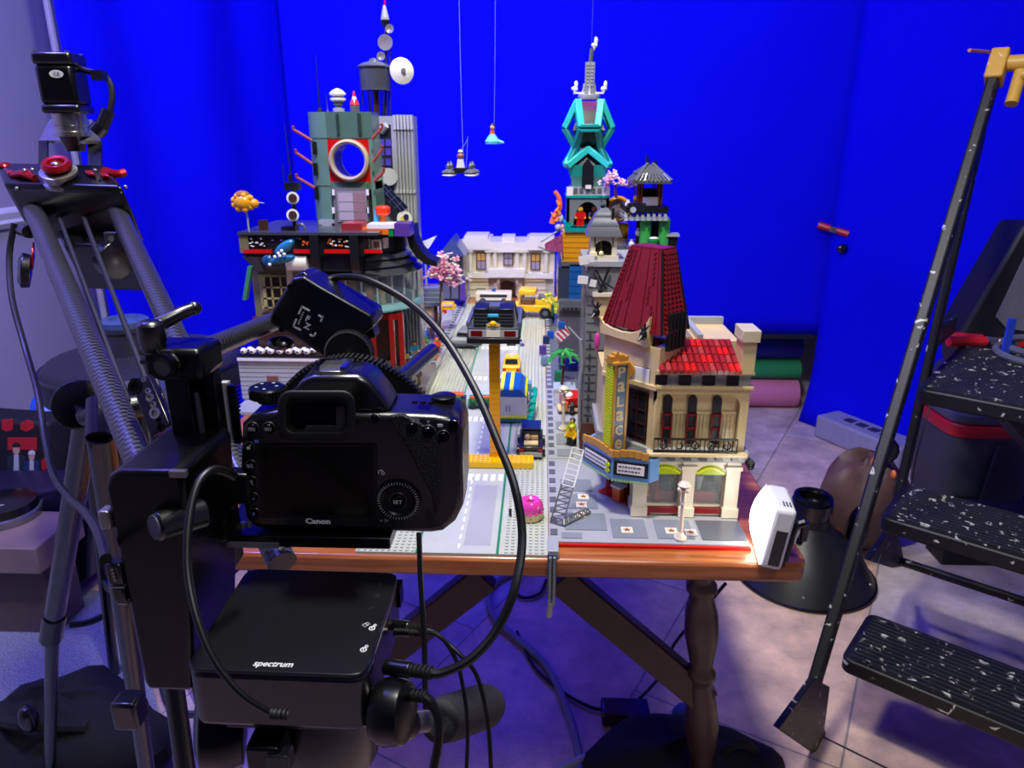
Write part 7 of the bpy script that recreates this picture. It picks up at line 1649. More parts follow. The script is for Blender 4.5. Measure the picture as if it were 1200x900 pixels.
# lower support with foot pads, cheese plates
MB().lathe(B_(38, 318, .98), [(.004, 0), (.022, .002), (.024, .012), (.016, .016)], 24, (-.8, -.5, .2)).build('end_foot', BLK, sd, bev=.001); MB().lathe(B_(128, 302, 1.0), [(.01, 0), (.026, .004), (.026, .020), (.01, .024)], 24, (.7, -.4, -.1)).build('end_foot', BLK, sd, bev=.001); MB().lathe(B_(41, 300, .975), [(.002, 0), (.018, .001), (.018, .003)], 20, (-.8, -.5, .2)).build('red_foot_ring', REDAL, sd)
MB().pb(122, 272, 143, 291, .965, .01).build('foot_block', M('block_grey', (62, 62, 66), .3, .5), sd, bev=.002); MB().lathe(at(131, 280, .964), [(.004, 0), (.004, .002), (.002, .002)], 14, (0, -1, 0)).build('foot_bolt', STEEL, sd)
def cheese(pts, nm, holes):
    MB().poly([B_(*p) for p in pts], (0, .008, -.004)).build(nm, BLKM, sd, bev=.0015)
    for px, py, r, mt in holes: MB().lathe(B_(px, py, .62), [(r, 0), (r, .0012), (r*.55, .0012), (r*.55, 0)], 16, (-.2, -1, .4)).build('plate_hole' if mt is BLKG else 'plate_bolt', mt, sd)
cheese([(150, 442, .66), (176, 440, .66), (200, 498, .63), (176, 512, .63)], 'cheese_plate', [(169, 445, .0020, STEEL), (174, 458, .0026, CHROME), (176, 466, .0036, STEEL), (180, 474, .0026, STEEL), (182, 484, .0052, CHROME), (187, 492, .0026, BLKG), (189, 501, .0040, BLKG), (159, 453, .0070, BLKG)])
cheese([(182, 440, .65), (206, 440, .65), (210, 498, .62), (202, 498, .62)], 'cheese_plate', [(198, 452, .0026, STEEL), (199, 463, .0044, STEEL), (203, 481, .0036, CHROME), (206, 489, .0034, BLKG)])
o = MB().tube([B_(17, 262, 1.0), B_(11, 300, 1.0), B_(14, 350, .98), B_(30, 410, .95), B_(44, 460, .9), B_(52, 510, .86), B_(62, 555, .8), B_(80, 582, .72), B_(100, 600, .6), B_(116, 625, .5), B_(124, 655, .44)], .0042, 10, 6, .0034).build('cable', CABLE); tag(o, 'long black cable drooping from the slider end block along the left edge', 'cable')
# slider tripod
tp = thing('slider_tripod', 'black tripod stand with tubular legs under the camera slider', 'tripod', onz(60, 900, 0))
q0 = B_(104, 478, .86); q1 = B_(40, 868, 1.40); L0 = q0.lerp(q1, .55)
MB().cyl(q0, L0, .0145, n=18).build('leg', BLK, tp); MB().cyl(L0, V((q1.x, q1.y, .02)), .0105, n=16).build('leg_tube', BLK, tp); MB().cyl(q0.lerp(q1, .50), q0.lerp(q1, .58), .017, n=18).build('leg_collar', BLKM, tp, bev=.002)
MB().sph(B_(33, 842, 1.37), .018, .018, .03).build('leg_knob', BLK, tp)
MB().lathe(B_(97, 476, .88), [(.01, 0), (.030, .004), (.030, .02), (.012, .026)], 20, (.3, -.8, .4)).build('hinge', BLKM, tp, bev=.002); MB().cyl(B_(100, 488, .86), B_(128, 480, .84), .012, n=14).build('hinge_pin', BLK, tp)
q2 = B_(133, 500, .80); q3 = B_(172, 905, .90); MB().cyl(B_(116, 470, .84), B_(116, 512, .82), .014, n=14).build('spigot', M('spigot_grey', (70, 72, 80), .3, .5), tp); MB().cyl(B_(118, 512, .82), V((onz(172, 905, .3).x, onz(172, 905, .3).y, .3)), .015, .012, 16).build('leg', BLK, tp)
e_ = onz(172, 905, .3); MB().cyl(e_+V((0, 0, .0)), V((e_.x+.02, e_.y+.05, .01)), .012, n=12).build('leg_tube', BLK, tp); MB().cb(B_(152, 832, .80), .028, .026, .036).build('leg_clamp', BLK, tp, bev=.004); MB().pb(140, 826, 168, 832, .63, .01).build('clamp_lever', M('clamp_grey', (46, 46, 52), .3), tp)
MB().cyl(B_(104, 486, .9), B_(190, 470, .95), .018, n=12).cyl(B_(150, 480, .95), B_(150, 560, 1.0), .02, n=12).build('spreader', BLK, tp)
q5 = V((-.40, .60, .015)); MB().cyl(B_(160, 490, .95), q5, .013, n=14).build('leg', BLK, tp)
# ================================================================ LEFT CLUTTER
blkfab = M('black_fabric', (13, 13, 17), .9, var=.2, scale=60, bump=.4, bscale=300)
def blob(c, sx, sy, sz, seed, amp=.12, n=28, zmin=0, sharp=180):
    rnd = random.Random(seed); ph = [rnd.random()*6 for _ in range(6)]; mb = MB(); rg = []
    for i in range(n//2+1):
        a = PI*i/(n//2)-PI/2; q = max(math.cos(a), .001); r = []
        for j in range(n):
            b_ = 2*PI*j/n; f = 1+amp*(math.sin(3*b_+ph[0]+2*a)+.7*math.sin(5*b_+ph[1]-3*a)+.5*math.sin(4*a+ph[2]+2*b_)+.35*math.sin(9*b_+ph[3]+5*a))*.5
            z = c[2]+sz*math.sin(a)*f
            r.append(V((c[0]+sx*q*math.cos(b_)*f, c[1]+sy*q*math.sin(b_)*f, max(zmin, z))))
        rg.append(r)
    mb.rings(rg); return mb
g = onz(95, 900, 0)
bag = thing('sandbag', 'slumped black fabric bag on the carpet at the bottom left', 'bag', (g.x, g.y, .012))
blob((g.x-.02, g.y, .07), .21, .14, .12, 3, .16, 32, .0125).build('bag_body', blkfab, bag); MB().tube([V((g.x-.10, g.y-.05, .17)), V((g.x-.02, g.y-.09, .2)), V((g.x+.08, g.y-.06, .17))], .012, 8, 5).build('strap', blkfab, bag)
# round stool
t0 = 1.62; sc1 = B_(170, 430, t0); zs = sc1.z
stl = thing('round_stool', 'round black padded stool behind the slider tubes', 'stool', (sc1.x, sc1.y, 0))
Rs = .205
MB().lathe((sc1.x, sc1.y, zs-.045), [(Rs*.97, 0), (Rs, .004), (Rs, .045), (Rs*.985, .060), (Rs*.93, .072), (Rs*.7, .080), (.01, .084)], 40).build('seat', M('stool_vinyl', (30, 30, 36), .5, bump=.1), stl); MB().torus((sc1.x, sc1.y, zs+.012), Rs*.995, .004, n=40).build('piping', BLK, stl)
for k in range(4): a = k*PI/2+.5; MB().cyl((sc1.x+.13*math.cos(a), sc1.y+.13*math.sin(a), zs-.045), (sc1.x+.18*math.cos(a), sc1.y+.18*math.sin(a), 0), .012, n=12).build('leg', BLK, stl)
MB().torus((sc1.x, sc1.y, .28), .158, .008, n=32).build('foot_ring', BLK, stl)
cz = zs+.036; p = onz(152, 413, cz)
cn_ = thing('lens_pot', 'dark round pot with a bluish lid standing on the round stool', 'pot', (p.x, p.y, cz)); MB().lathe((p.x, p.y, cz), [(.048, 0), (.046, .05), (.049, .052), (.049, .062)], 30).build('pot', M('pot_dark', (44, 42, 52), .4), cn_); MB().lathe((p.x, p.y, cz+.062), [(.049, 0), (.049, .012), (.042, .016), (.03, .016), (.028, .010), (.004, .010)], 30).build('lid', M('lid_blue', (60, 80, 120), .25), cn_)
p = onz(128, 400, cz); o = MB().cyl((p.x, p.y, cz), (p.x, p.y, cz+.05), .014, n=16).build('orange_bottle', M('amber_plastic', (190, 90, 60), .3)); tag(o, 'small orange bottle standing left of the pot on the round stool', 'bottle')
# bench of pale boards, cushion with printed figures, tin, dark tubs
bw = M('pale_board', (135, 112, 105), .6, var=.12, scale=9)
bp0 = onz(100, 655, .06); zb1 = .30; e = onz(66, 636, zb1)
bnch = thing('low_wooden_bench', 'low pale wooden bench of thick boards at the left edge', 'bench', (-1.45, e.y+.1, 0))
yb = e.y; xb1 = onz(52, 634, zb1).x
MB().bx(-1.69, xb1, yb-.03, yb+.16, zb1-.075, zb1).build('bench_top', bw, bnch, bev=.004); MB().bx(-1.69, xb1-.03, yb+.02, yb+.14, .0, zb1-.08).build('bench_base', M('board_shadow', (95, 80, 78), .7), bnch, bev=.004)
zt = zb1
p = onz(28, 606, zt); tn = thing('silver_tin', 'low round black and silver tin on the wooden bench', 'tin', (p.x-.05, p.y, zt)); MB().lathe((p.x-.05, p.y, zt), [(.085, 0), (.088, .006), (.088, .022), (.080, .026)], 36).build('tin_base', M('tin_silver', (150, 148, 155), .25, .8), tn); MB().lathe((p.x-.05, p.y, zt+.026), [(.083, 0), (.080, .020), (.05, .026), (.002, .027)], 36).build('tin_lid', BLK, tn); MB().poly([V((p.x-.09, p.y-.03, zt+.0528)), V((p.x-.05, p.y-.055, zt+.0528)), V((p.x-.02, p.y-.03, zt+.0528)), V((p.x-.05, p.y-.042, zt+.0528))], (0, 0, .001)).build('tin_mark', WHITEM, tn)
# dark cushion bag with red print and two cartoon people
Yc = yb+.36
cb_ = thing('printed_bag', 'black bag printed in red with two standing people at the left edge', 'bag', at(30, 560, Yc))
mb = MB().pp([(-60, 488), (57, 496), (60, 566), (40, 572), (10, 600), (-60, 600)], Yc, .10); mb.build('bag_panel', M('bag_black', (20, 18, 24), .7), cb_, bev=.012)
prd = M('print_red', (190, 30, 40), .6)
MB().pp([(2, 492), (15, 491), (15, 503), (8, 506), (2, 503)], Yc-.002, .003).pp([(24, 496), (31, 492), (39, 495), (39, 502), (31, 506), (24, 503)], Yc-.002, .003).pp([(9, 513), (43, 513), (43, 527), (9, 527)], Yc-.002, .003).pp([(48, 540), (57, 532), (58, 548), (49, 552)], Yc-.002, .003).build('red_print', prd, cb_)
skin = M('print_skin', (205, 160, 140), .6)
def printed(px, py, s, shirt, hair, tie):
    Y = Yc-.003; P = lambda x, y: (px+x*s, py+y*s)
    MB().pp([P(-4, -14), P(4, -14), P(3.5, -8), P(0, -6), P(-3.5, -8)], Y, .002).build('printed_face', skin, cb_); MB().pp([P(-4.5, -14), P(-4, -18), P(0, -19.5), P(4, -18), P(4.5, -14)], Y-.0005, .002).build('printed_hair', hair, cb_)
    MB().pp([P(-10, -3), P(-4, -6), P(4, -6), P(10, -3), P(10, 18), P(-10, 18)], Y, .002).build('printed_coat', shirt, cb_); MB().pp([P(-2.5, -6), P(2.5, -6), P(3, 14), P(-3, 14)], Y-.0008, .002).build('printed_shirt', tie, cb_)
printed(19, 539, 1.05, M('print_navy', (40, 48, 62), .6), BLK, M('print_pale', (190, 195, 200), .6)); printed(37, 545, .88, M('print_blue', (35, 60, 110), .6), WHITEM, M('print_white', (210, 205, 205), .6))
tbm = M('tub_navy', (26, 26, 52), .45)
tb_ = thing('dark_tub', 'dark navy plastic tub of bits behind the tripod leg at left', 'tub', at(70, 620, Yc-.04))
MB().pp([(-60, 578), (45, 576), (66, 570), (86, 575), (108, 590), (104, 680), (60, 700), (-60, 700)], yb+.18, .15).build('tub_body', tbm, tb_, bev=.01); MB().pp([(-60, 606), (62, 606), (60, 624), (-60, 620)], yb+.172, .02).build('tub_foot', BLK, tb_, bev=.006)
blb = M('blue_plastic', (30, 90, 220), .35)
o = thing('blue_bowl', 'bright blue plastic bowl piece leaning against the left wall', 'bowl', at(70, 480, Yc+.16)); c = at(68, 478, Yc+.16); MB().lathe(c, [(.02, -.02), (.06, -.008), (.075, .012), (.068, .014), (.05, .0), (.01, -.01)], 28, (.2, -.8, .5)).build('bowl', blb, o); MB().torus(c+V((-.01, -.02, .02)), .035, .006, (.2, -.8, .5), 24).build('grey_ring', GREYPL, o); MB().cyl(c+V((-.03, 0, .03)), c+V((-.05, 0, .10)), .010, n=12).build('spout', M('spout_grey', (120, 130, 160), .4), o); MB().bx(c.x-.09, c.x+.09, c.y-.05, c.y+.07, .001, c.z-.045).build('bowl_crate', M('crate_navy', (40, 42, 80), .6), o)
rd = M('red_tool', (205, 40, 55), .4)
o = MB().tube([at(95, 577, Yc-.09), at(106, 579, Yc-.09), at(114, 585, Yc-.09)], .012, 8, 4).build('red_handle', rd); tag(o, 'red tool handle lying on the navy tub at left', 'tool')
o = MB().lathe(at(96, 592, Yc-.07), [(.008, 0), (.026, .002), (.026, .012), (.01, .016)], 22, (0, -1, .3)).build('white_reel', M('reel_grey', (120, 120, 150), .4)); tag(o, 'small pale round reel at the front of the navy tub', 'reel')
pts = [onz(x, y, .02) for x, y in ((112, 590), (95, 610), (92, 635), (108, 655), (140, 658))]
o = MB().tube(pts, .017, 10, 6).build('blue_hose', M('hose_blue', (40, 44, 92), .45)); tag(o, 'dark blue hose curling on the floor behind the tripod', 'hose')
p0, p1 = onz(26, 712, .02), onz(48, 722, .02); o = MB().cyl(p0, p1, .009, n=12).cyl(p1, p1+(p1-p0)*.2, .008, .003, 10).build('orange_marker', M('marker_orange', (235, 140, 40), .4)); tag(o, 'orange marker lying on the grey carpet', 'marker')
o = MB().tube([onz(x, y, .022) for x, y in ((82, 732), (105, 728), (130, 716), (150, 700))], .007, 8, 5).build('floor_cable', CABLE); tag(o, 'short black cable lying on the carpet beside the tripod leg', 'cable')
o = MB().tube([onz(x, y, .012) for x, y in ((188, 800), (198, 828), (222, 836), (250, 830))], .006, 8, 5).build('floor_cable', M('cable_slate', (40, 42, 60), .5)); tag(o, 'slate blue cable on the tiles behind the electronics box', 'cable')
# ================================================================ UNDER THE TABLE
gcab = M('cable_grey', (125, 128, 140), .5)
o = MB().tube([onz(x, y, .012) for x, y in ((640, 668), (600, 672), (575, 690), (578, 722), (605, 748), (640, 780), (664, 830), (678, 880), (680, 930))], .009, 10, 6).build('floor_cable', gcab); tag(o, 'thick grey cable snaking over the floor under the table', 'cable')
o = thing('power_adapter', 'black power adapter with thin black leads on the floor under the table', 'power adapter', onz(732, 842, 0)); c = onz(732, 842, 0)
MB().bx(c.x-.055, c.x+.055, c.y-.03, c.y+.03, 0.001, .035).build('adapter_block', BLK, o, bev=.006)
MB().tube([onz(x, y, .008) for x, y in ((606, 740), (625, 780), (655, 808), (690, 828), (712, 832))], .004, 8, 5).build('lead', CABLE, o); MB().tube([onz(716, 832, .012), onz(745, 822, .03), B_(775, 790, 1.75), B_(790, 755, 1.7), B_(818, 722, 1.62), B_(850, 684, 1.5)], .0038, 8, 5).build('lead', CABLE, o)
o = MB().tube([onz(x, y, .012) for x, y in ((745, 838), (762, 858), (776, 885), (782, 930))], .011, 10, 5).build('floor_cable', M('cable_pale', (150, 152, 175), .5)); tag(o, 'pale grey cable running from the adapter toward the bottom edge', 'cable')
o = MB().tube([onz(x, y, .015) for x, y in ((650, 905), (690, 888), (720, 892), (735, 912))], .010, 10, 5).build('floor_cable', M('cable_white', (170, 170, 180), .5)); tag(o, 'pale cable arching at the very bottom edge under the table', 'cable')
o = MB().tube([onz(x, y, .01) for x, y in ((602, 690), (612, 700), (632, 696), (640, 680))], .005, 8, 5).build('floor_cable', CABLE); tag(o, 'small black cable loop under the front table edge', 'cable')
g = onz(800, 935, 0); b2 = thing('black_duffel', 'large black duffel bag on the floor behind the turned table leg', 'bag', (g.x, g.y, 0)); blob((g.x+.0, g.y+.02, .05), .20, .12, .08, 8, .10, 32, .002).build('bag_body', blkfab, b2); MB().tube([V((g.x+.06, g.y-.0, .11)), V((g.x+.10, g.y+.0, .145)), V((g.x+.14, g.y+.02, .10))], .010, 8, 5).build('handle', blkfab, b2)
p = onz(782, 842, .0); o = blob((p.x+.05, p.y, .02), .04, .025, .02, 5, .1, 20, .001).build('blue_cloth', M('cloth_blue', (50, 60, 150), .8)); tag(o, 'small crumpled blue cloth on the floor beside the power adapter', 'cloth')
# ================================================================ LED PANEL ON THE TABLE
p = onz(893, 662, T)
led = thing('led_panel', 'small white LED light panel standing on the right table corner', 'light panel', (p.x, p.y+.012, T), math.radians(-8), None, True)
MB().bx(-.004, .024, -.022, .05, .001, .088).xf(Matrix.Rotation(math.radians(7), 4, 'Y')).build('housing', M('led_housing', (222, 222, 222), .4), led, bev=.006, seg=3)
n = 10; prof = []
mb = MB(); rg = []
for i in range(n+1):
    q = -1+2*i/n; rg.append([V((-.004-.011*(1-q*q), -.020+.068*j/6, .045+.041*q)) for j in range(7)]+[V((-.004, -.020+.068*j/6, .045+.041*q)) for j in range(6, -1, -1)])
mb.rings(rg); mb.xf(Matrix.Rotation(math.radians(7), 4, 'Y')).build('light_face', M('led_glow', (255, 252, 244), .4, emit=8, var=0), led)
MB().bx(.005, .019, -.0228, -.0215, .008, .058).xf(Matrix.Rotation(math.radians(7), 4, 'Y')).build('side_vent', BLK, led); MB().bx(.0242, .032, -.015, .04, .01, .07).xf(Matrix.Rotation(math.radians(7), 4, 'Y')).build('rear_battery', M('led_rear', (30, 30, 40), .5), led, bev=.004)
mb = MB()
for k in range(3): mb.bx(.008+k*.004, .010+k*.004, -.012, .0, .0885, .0892)
mb.xf(Matrix.Rotation(math.radians(7), 4, 'Y')).build('top_button', GREYPL, led); MB().cyl((.03, .0, .05), (.05, .0, .06), .006, n=10).cyl((.05, 0, .06), (.05, 0, .035), .005, n=10).build('mount_arm', BLK, led)
# ================================================================ RIGHT SIDE
# black reflector dish
c = onz(940, 672, 0)
rl = thing('black_reflector', 'large black metal lamp reflector standing dish down on the floor', 'reflector', (c.x, c.y, 0)); Rr = .205
MB().lathe((c.x, c.y, 0), [(Rr, 0.001), (Rr*1.01, .006), (Rr*.985, .012), (Rr*.80, .075), (Rr*.52, .135), (Rr*.34, .165), (.055, .178), (.052, .20)], 48).build('dish', M('dish_black', (26, 26, 30), .38), rl); MB().torus((c.x, c.y, .008), Rr*1.0, .004, n=56).build('rolled_rim', BLKM, rl)
MB().lathe((c.x, c.y, .20), [(.050, 0), (.050, .02), (.058, .022), (.058, .05), (.052, .052), (.052, .03), (.048, .028)], 36).build('mount_collar', BLK, rl); MB().torus((c.x, c.y, .262), .048, .008, n=36).build('collar_ring', BLKM, rl); MB().cyl((c.x+.02, c.y-.09, .115), (c.x+.02, c.y-.1, .125), .008, n=8).cyl((c.x-.03, c.y-.055, .19), (c.x-.055, c.y-.075, .15), .009, n=8).build('collar_clip', BLKG, rl)
for a in (-1.9, -.6): MB().sph((c.x+Rr*.92*math.cos(a), c.y+Rr*.92*math.sin(a), .035), .005).build('rivet', STEEL, rl)
# brown leather bag
c = onz(1003, 652, 0); brn = M('brown_leather', (92, 66, 62), .55, var=.15, scale=20, bump=.2, bscale=200)
bg = thing('brown_bag', 'slouchy brown leather bag with orange patches on the floor behind the ladder', 'bag', (c.x, c.y, 0)); blob((c.x+.03, c.y+.09, .15), .145, .12, .165, 12, .14, 32, .001).build('bag_body', brn, bg)
MB().sph(at(1004, 622, c.y-.03), .034, .03, .085, 16).build('bag_opening', BLKG, bg); orp = M('orange_patch', (225, 120, 60), .5)
for px, py, sx, sz in ((1025, 543, .012, .022), (1047, 556, .008, .014), (979, 622, .015, .012)): q = at(px, py, c.y-.062); MB().sph(q+V((0, .0, 0)), sx, .012, sz, 12).build('orange_patch', orp if py < 600 else M('maroon_patch', (120, 45, 40), .5), bg)
MB().sph(at(1040, 528, c.y+.02), .035, .03, .04).build('black_flap', BLK, bg)
# lavender projector case
c = onz(1002, 527, 0.0); pj = thing('grey_equipment_case', 'long pale grey equipment case on the floor against the blue sheet', 'case', (c.x+.03, c.y+.0, 0), math.atan2(-dR.y, -dR.x)-.12, None, True)
mgr = M('case_grey', (150, 148, 170), .5)
MB().bx(-.20, .22, -.07, .07, .001, .105).build('case_body', mgr, pj, bev=.012, seg=3)
mb = MB()
for k in range(4): mb.bx(-.10+k*.06, -.06+k*.06, -.02, .02, .105, .109)
mb.build('top_vent', M('vent_dark', (50, 50, 70), .5), pj); MB().torus((-.201, 0, .055), .03, .008, (1, 0, 0), 20).cyl((-.205, 0, .055), (-.2, 0, .055), .02, n=16).build('end_dial', M('dial_slate', (100, 100, 125), .4), pj)
# bucket with red band
c = onz(1150, 604, 0); tbx = thing('tool_bucket', 'dark grey tool bucket with red bands behind the ladder steps', 'bucket', (c.x+.03, c.y+.16, 0)); bx_, by_ = c.x+.0, c.y+.13
bk_ = M('bucket_grey', (58, 60, 68), .55)
def rsq(r, z, q=.28):
    r *= .82; return [V((bx_+r*(abs(math.cos(a))**q)*(1 if math.cos(a) > 0 else -1), by_+r*.9*(abs(math.sin(a))**q)*(1 if math.sin(a) > 0 else -1), z)) for a in [PI/4*0+2*PI*k/40+.001 for k in range(40)]]
MB().rings([rsq(.165, .001, .4), rsq(.185, .03, .4), rsq(.198, .29, .4), rsq(.198, .30, .4)]).build('bucket_body', bk_, tbx); MB().rings([rsq(.204, .30, .4), rsq(.208, .31, .4), rsq(.208, .34, .4), rsq(.204, .345, .4)]).build('red_band', M('band_red', (190, 25, 40), .45), tbx); MB().rings([rsq(.206, .352, .4), rsq(.210, .36, .4), rsq(.212, .38, .4), rsq(.205, .385, .4)]).build('grey_band', M('band_grey', (80, 84, 98), .45), tbx); MB().rings([rsq(.196, .344, .4), rsq(.196, .353, .4)]).build('red_seal', M('band_red', (190, 25, 40), .45), tbx)
MB().rings([rsq(.200, .385, .4), rsq(.188, .44, .4), rsq(.170, .50, .4), rsq(.165, .505, .4)]).build('lid', bk_, tbx); MB().poly([V((bx_-.02, by_-.152, .28)), V((bx_+.04, by_-.152, .28)), V((bx_+.065, by_-.146, .06)), V((bx_+.0, by_-.146, .05)), V((bx_-.035, by_-.146, .05))], (0, -.012, 0)).build('front_strap', M('strap_dark', (34, 35, 42), .6), tbx, bev=.003); MB().bx(bx_-.12, bx_-.04, by_-.150, by_-.13, .03, .075).build('foot_recess', BLK, tbx, bev=.004)
# ---- stepladder
U_ = V((.787, -.617, 0)); W_ = V((.617, .787, 0)); F1 = V((.648, 1.30, .22))
lad = thing('step_ladder', 'black paint splattered stepladder with yellow plastic handle caps at the right edge', 'stepladder', (F1.x, F1.y, 0))
lm = splat('ladder_black', (14, 15, 19), (205, 203, 195), .5, 42, .655, .69)
tread = splat('ladder_tread', (40, 41, 52), (200, 198, 192), .45, 60, .62, .66)
LM = Matrix(((U_.x, W_.x, 0, F1.x), (U_.y, W_.y, 0, F1.y), (0, 0, 1, 0), (0, 0, 0, 1)))
def step(nm, v0, dep, z, wid=.52):
    pts = []; r = .022
    for cx, cy, a0 in ((wid-r, v0+r, -90), (wid-r, v0+dep-r, 0), (r, v0+dep-r, 90), (r, v0+r, 180)):
        for k in range(5): a = math.radians(a0+k*22.5); pts.append(LM @ V((cx+r*math.cos(a), cy+r*math.sin(a), z-.034)))
    s = MB().poly(pts, (0, 0, .034)).build('step', lm, lad, bev=.004)
    mb = MB(); n = int((dep-.03)/.0128)
    for k in range(n):
        v = v0+.018+k*(dep-.036)/(n-1); mb.bx(.016, wid-.016, v-.0029, v+.0029, z-.001, z+.0042, LM)
    mb.build('tread_rib', tread, s); return s
step('s', 0, .205, .22); step('s', .131, .21, .50); step('s', .278, .46, .75)
PN = U_; PP = F1-U_*.018
rail = lambda px, py: onp(px, py, PP, PN)
r0, r1 = rail(950, 815), rail(1165, 92)
def sqtube(a, c, w, h, mt, nm):
    d = (c-a).normalized(); s = U_; n = d.cross(s).normalized(); s2 = n.cross(d)
    R = lambda p: [p+s2*(w/2*x)+n*(h/2*y) for x, y in ((-1, -1), (1, -1), (1, 1), (-1, 1))]
    return MB().rings([R(a), R(c)]).build(nm, mt, lad, bev=.005, seg=3)
sqtube(r0, r1, .024, .034, lm, 'front_rail')
b0_, b1_ = rail(1040, 640), rail(1150, 150)
sqtube(b0_, b1_, .020, .028, lm, 'rear_rail')
mv = U_*.556
sqtube(r0+mv, r1+mv, .024, .034, lm, 'front_rail'); sqtube(b0_+mv, b1_+mv, .020, .028, lm, 'rear_rail')
# foot bracket and base bars
fb = [rail(905, 850), rail(948, 792), rail(966, 802), rail(960, 850), rail(968, 880), rail(945, 878)]
MB().poly(fb, U_*.012).build('foot_bracket', lm, lad, bev=.002); MB().cyl(rail(958, 866), rail(958, 866)+U_*.55, .013, n=14).build('base_bar', lm, lad)
fb2 = [rail(1012, 655), rail(1034, 622), rail(1048, 628), rail(1056, 662), rail(1040, 664)]
MB().poly(fb2, U_*.012).build('foot_bracket', lm, lad, bev=.002); MB().cyl(rail(1050, 656), rail(1050, 656)+U_*.55, .012, n=14).build('base_bar', lm, lad)
sqtube(rail(1098, 395), rail(1118, 380), .012, .05, lm, 'hinge_plate')
ycap = splat('ladder_yellow', (205, 160, 62), (225, 205, 160), .45, 45, .66, .70)
d = (r1-r0).normalized(); sqtube(r1-d*.010, r1+d*.062, .036, .050, ycap, 'handle_cap'); q = r1+d*.036
MB().cyl(q, q+U_*.55, .017, n=16).build('handle_bar', ycap, lad); MB().cyl(q-d*.03+U_*.05, q-d*.03+U_*.5, .012, n=14).build('lower_bar', ycap, lad); MB().cyl(q-d*.02+U_*.045+W_*.01, q-d*.10+U_*.045+W_*.01, .013, n=12).build('hook', ycap, lad)
o = MB().cyl(rail(1160, 61)+W_*.0, rail(1136, 59), .0032, n=8).build('wooden_stick', M('stick_wood', (190, 120, 80), .6)); tag(o, 'thin wooden stick poking left from the yellow ladder handle', 'stick')
o = MB().tube([rail(1100, 440)+W_*-.004, rail(1075, 530), rail(1060, 600), rail(1030, 640)], .0018, 6, 5).build('loose_string', CABLE); tag(o, 'thin dark cord hanging beside the ladder rail', 'cord')
# on the top step
ZT = .7525
rc_ = M('clamp_red', (205, 28, 36), .4)
def clamp(lab, p, rot, s=1.0, loc_z=None):
    t = thing('spring_clamp', lab, 'clamp', p, rot, None, True)
    for k in (-1, 1):
        MB().tube([V((-.075*s, k*.026*s, .012)), V((-.03*s, k*.014*s, .012)), V((.0, k*.009*s, .012))], .011*s, 10, 5, .010*s).build('red_grip', rc_, t); MB().tube([V((0, k*.009*s, .012)), V((.035*s, -k*.003*s, .012)), V((.06*s, -k*.006*s, .012))], .007*s, 8, 5).build('steel_jaw', STEEL, t)
    MB().cyl((.0, -.016*s, .012), (.0, .016*s, .012), .008*s, n=12).build('spring', CHROME, t); MB().cb((.062*s, 0, .012), .018*s, .020*s, .014*s).build('jaw_pad', rc_, t); return t
p = onz(1152, 404, ZT); clamp('red spring clamp lying on the top ladder step', (p.x, p.y, ZT), math.radians(-10), 1.25)
p = onz(1182, 420, ZT); cc = thing('grey_cable_coil', 'grey cable coil with a blue tie on the top ladder step', 'cable', (p.x+.09, p.y, ZT)); MB().torus((p.x+.10, p.y-.01, ZT+.010), .12, .009, n=40).torus((p.x+.105, p.y, ZT+.026), .105, .009, n=40).build('coil', M('coil_grey', (98, 102, 120), .5), cc); MB().cb((p.x-.012, p.y, ZT+.05), .016, .01, .10).build('blue_tie', M('tie_blue', (40, 70, 200), .5), cc)
# dark slanted case leaning at the right
sl_ = thing('black_soft_case', 'tall black case with grey inner panel leaning on the blue sheet behind the ladder', 'case', at(1180, 390, 2.05)); 
MB().pp([(1128, 388), (1202, 262), (1290, 262), (1290, 620), (1128, 430)], 2.0, .12).build('case_shell', M('case_black', (22, 22, 30), .55), sl_, bev=.01); MB().pp([(1168, 372), (1206, 292), (1290, 292), (1290, 400), (1180, 385)], 1.994, .01).build('inner_panel', M('case_panel', (112, 112, 122), .6), sl_)
p = onz(1290, 640, 0); MB().bx(at(1290, 500, 2.0).x-.35, at(1290, 500, 2.0).x, 2.02, 2.12, 0.001, pz(1290, 610, 2.0)).build('case_base', MATS['case_black'], sl_)
# clamp on the backdrop with black tape below it
q = onp(978, 268, RC-dR*.10, V((dR.y, -dR.x, 0))); t = thing('spring_clamp', 'red spring clamp pinching the blue backdrop corner', 'clamp', q, (0, .25, -.5), None, True)
for k in (-1, 1): MB().tube([V((k*.065, -.03, .0)), V((k*.03, -.03, .0)), V((k*.012, -.03, .0))], .016, 10, 4, .013).build('red_grip', rc_, t)
MB().cb((0, -.03, 0), .03, .022, .024).build('steel_spring', CHROME, t)
q2 = onp(983, 290, RC-dR*.10, V((dR.y, -dR.x, 0))); o = MB().sph(q2+V((-.0, -.04, 0)), .026, .012, .02, 12).build('black_tape_knot', BLK); tag(o, 'black knot of tape just below the red backdrop clamp', 'tape')
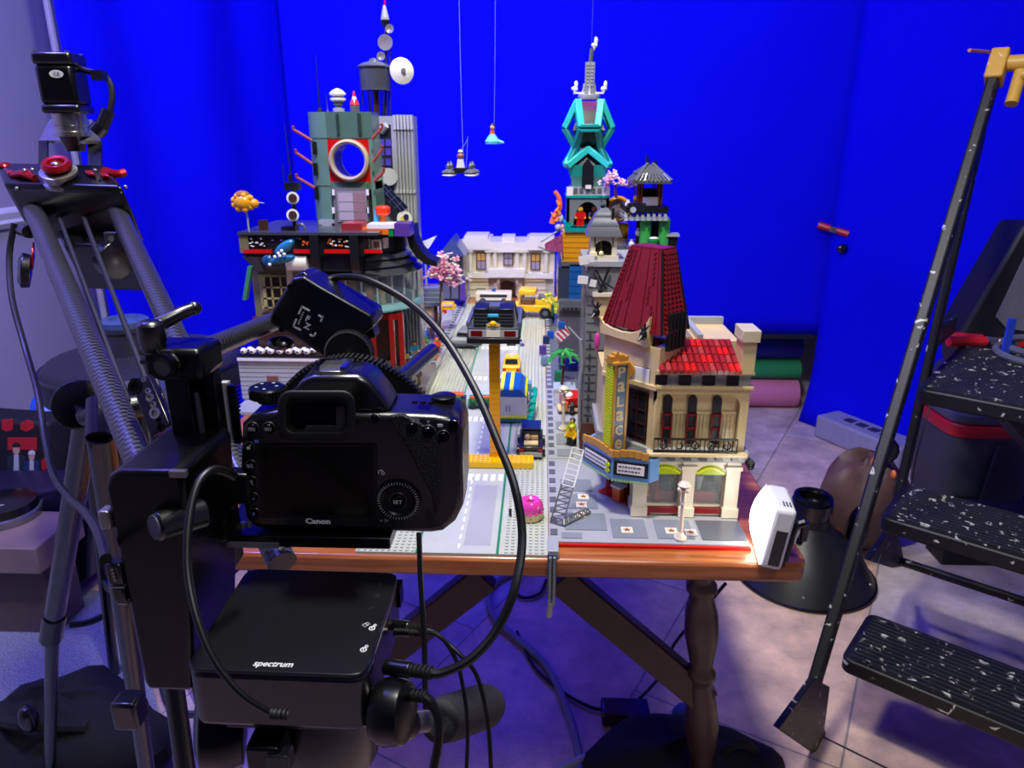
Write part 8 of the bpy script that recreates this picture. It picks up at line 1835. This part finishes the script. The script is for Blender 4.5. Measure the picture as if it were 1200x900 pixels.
# ================================================================ LIGHT AND CAMERA
def area(name, loc, tgt, size, power, col, sizey=None, spread=180):
    l = bpy.data.lights.new(name, 'AREA'); l.energy = power; l.color = col; l.size = size; l.spread = math.radians(spread)
    if sizey: l.shape = 'RECTANGLE'; l.size_y = sizey
    o = bpy.data.objects.new(name, l); C.objects.link(o); o.location = loc
    o.rotation_euler = (V(tgt)-V(loc)).to_track_quat('-Z', 'Y').to_euler(); return o
area('key_light', (-.12, .62, 2.55), (.05, 1.2, .7), .16, 35, (1, .97, .86))
area('far_light', (-.1, 1.75, 2.5), (-.05, 2.0, .74), .25, 7, (1, .95, .80), None, 80)  # added unseen lamp to brighten the far bank
area('fill_light', (.45, -.12, 2.55), (0, 1.1, .8), .4, 9, (.95, .97, 1))
area('blue_flood', (-.9, 2.2, 2.6), (-.4, 3.3, 1.2), .5, 5.2, (.07, .08, 1), .25, 120)
area('blue_flood', (.8, 2.2, 2.6), (.6, 3.3, 1.1), .5, 5.2, (.07, .08, 1), .25, 120)
area('wall_wash', (-1.1, .9, 2.6), (-1.7, 2.2, 1.3), .4, 60, (.2, .18, 1))
area('added_blue_fill', (-.1, 2.0, .62), (0, 1.5, 0), .3, 2.6, (.03, .03, 1))  # added lamp without a visible source, tints the floor under the table
w = bpy.data.worlds.new('world'); bpy.context.scene.world = w; w.use_nodes = True
w.node_tree.nodes['Background'].inputs[0].default_value = (.02, .02, .09, 1); w.node_tree.nodes['Background'].inputs[1].default_value = .5
cam = bpy.data.cameras.new('camera'); co = bpy.data.objects.new('camera', cam); C.objects.link(co)
cam.sensor_width = 36; cam.lens = 36*FPX/1200; cam.clip_start = .02
co.location = EYE; co.rotation_euler = (PI/2-PITCH, 0, YAW)
cam.dof.use_dof = True; cam.dof.focus_distance = .7; cam.dof.aperture_fstop = 16
sc = bpy.context.scene; sc.camera = co
sc.view_settings.view_transform = 'Standard'; sc.view_settings.look = 'None'; sc.view_settings.exposure = 0; sc.view_settings.gamma = 1; sc.view_settings.use_curve_mapping = False
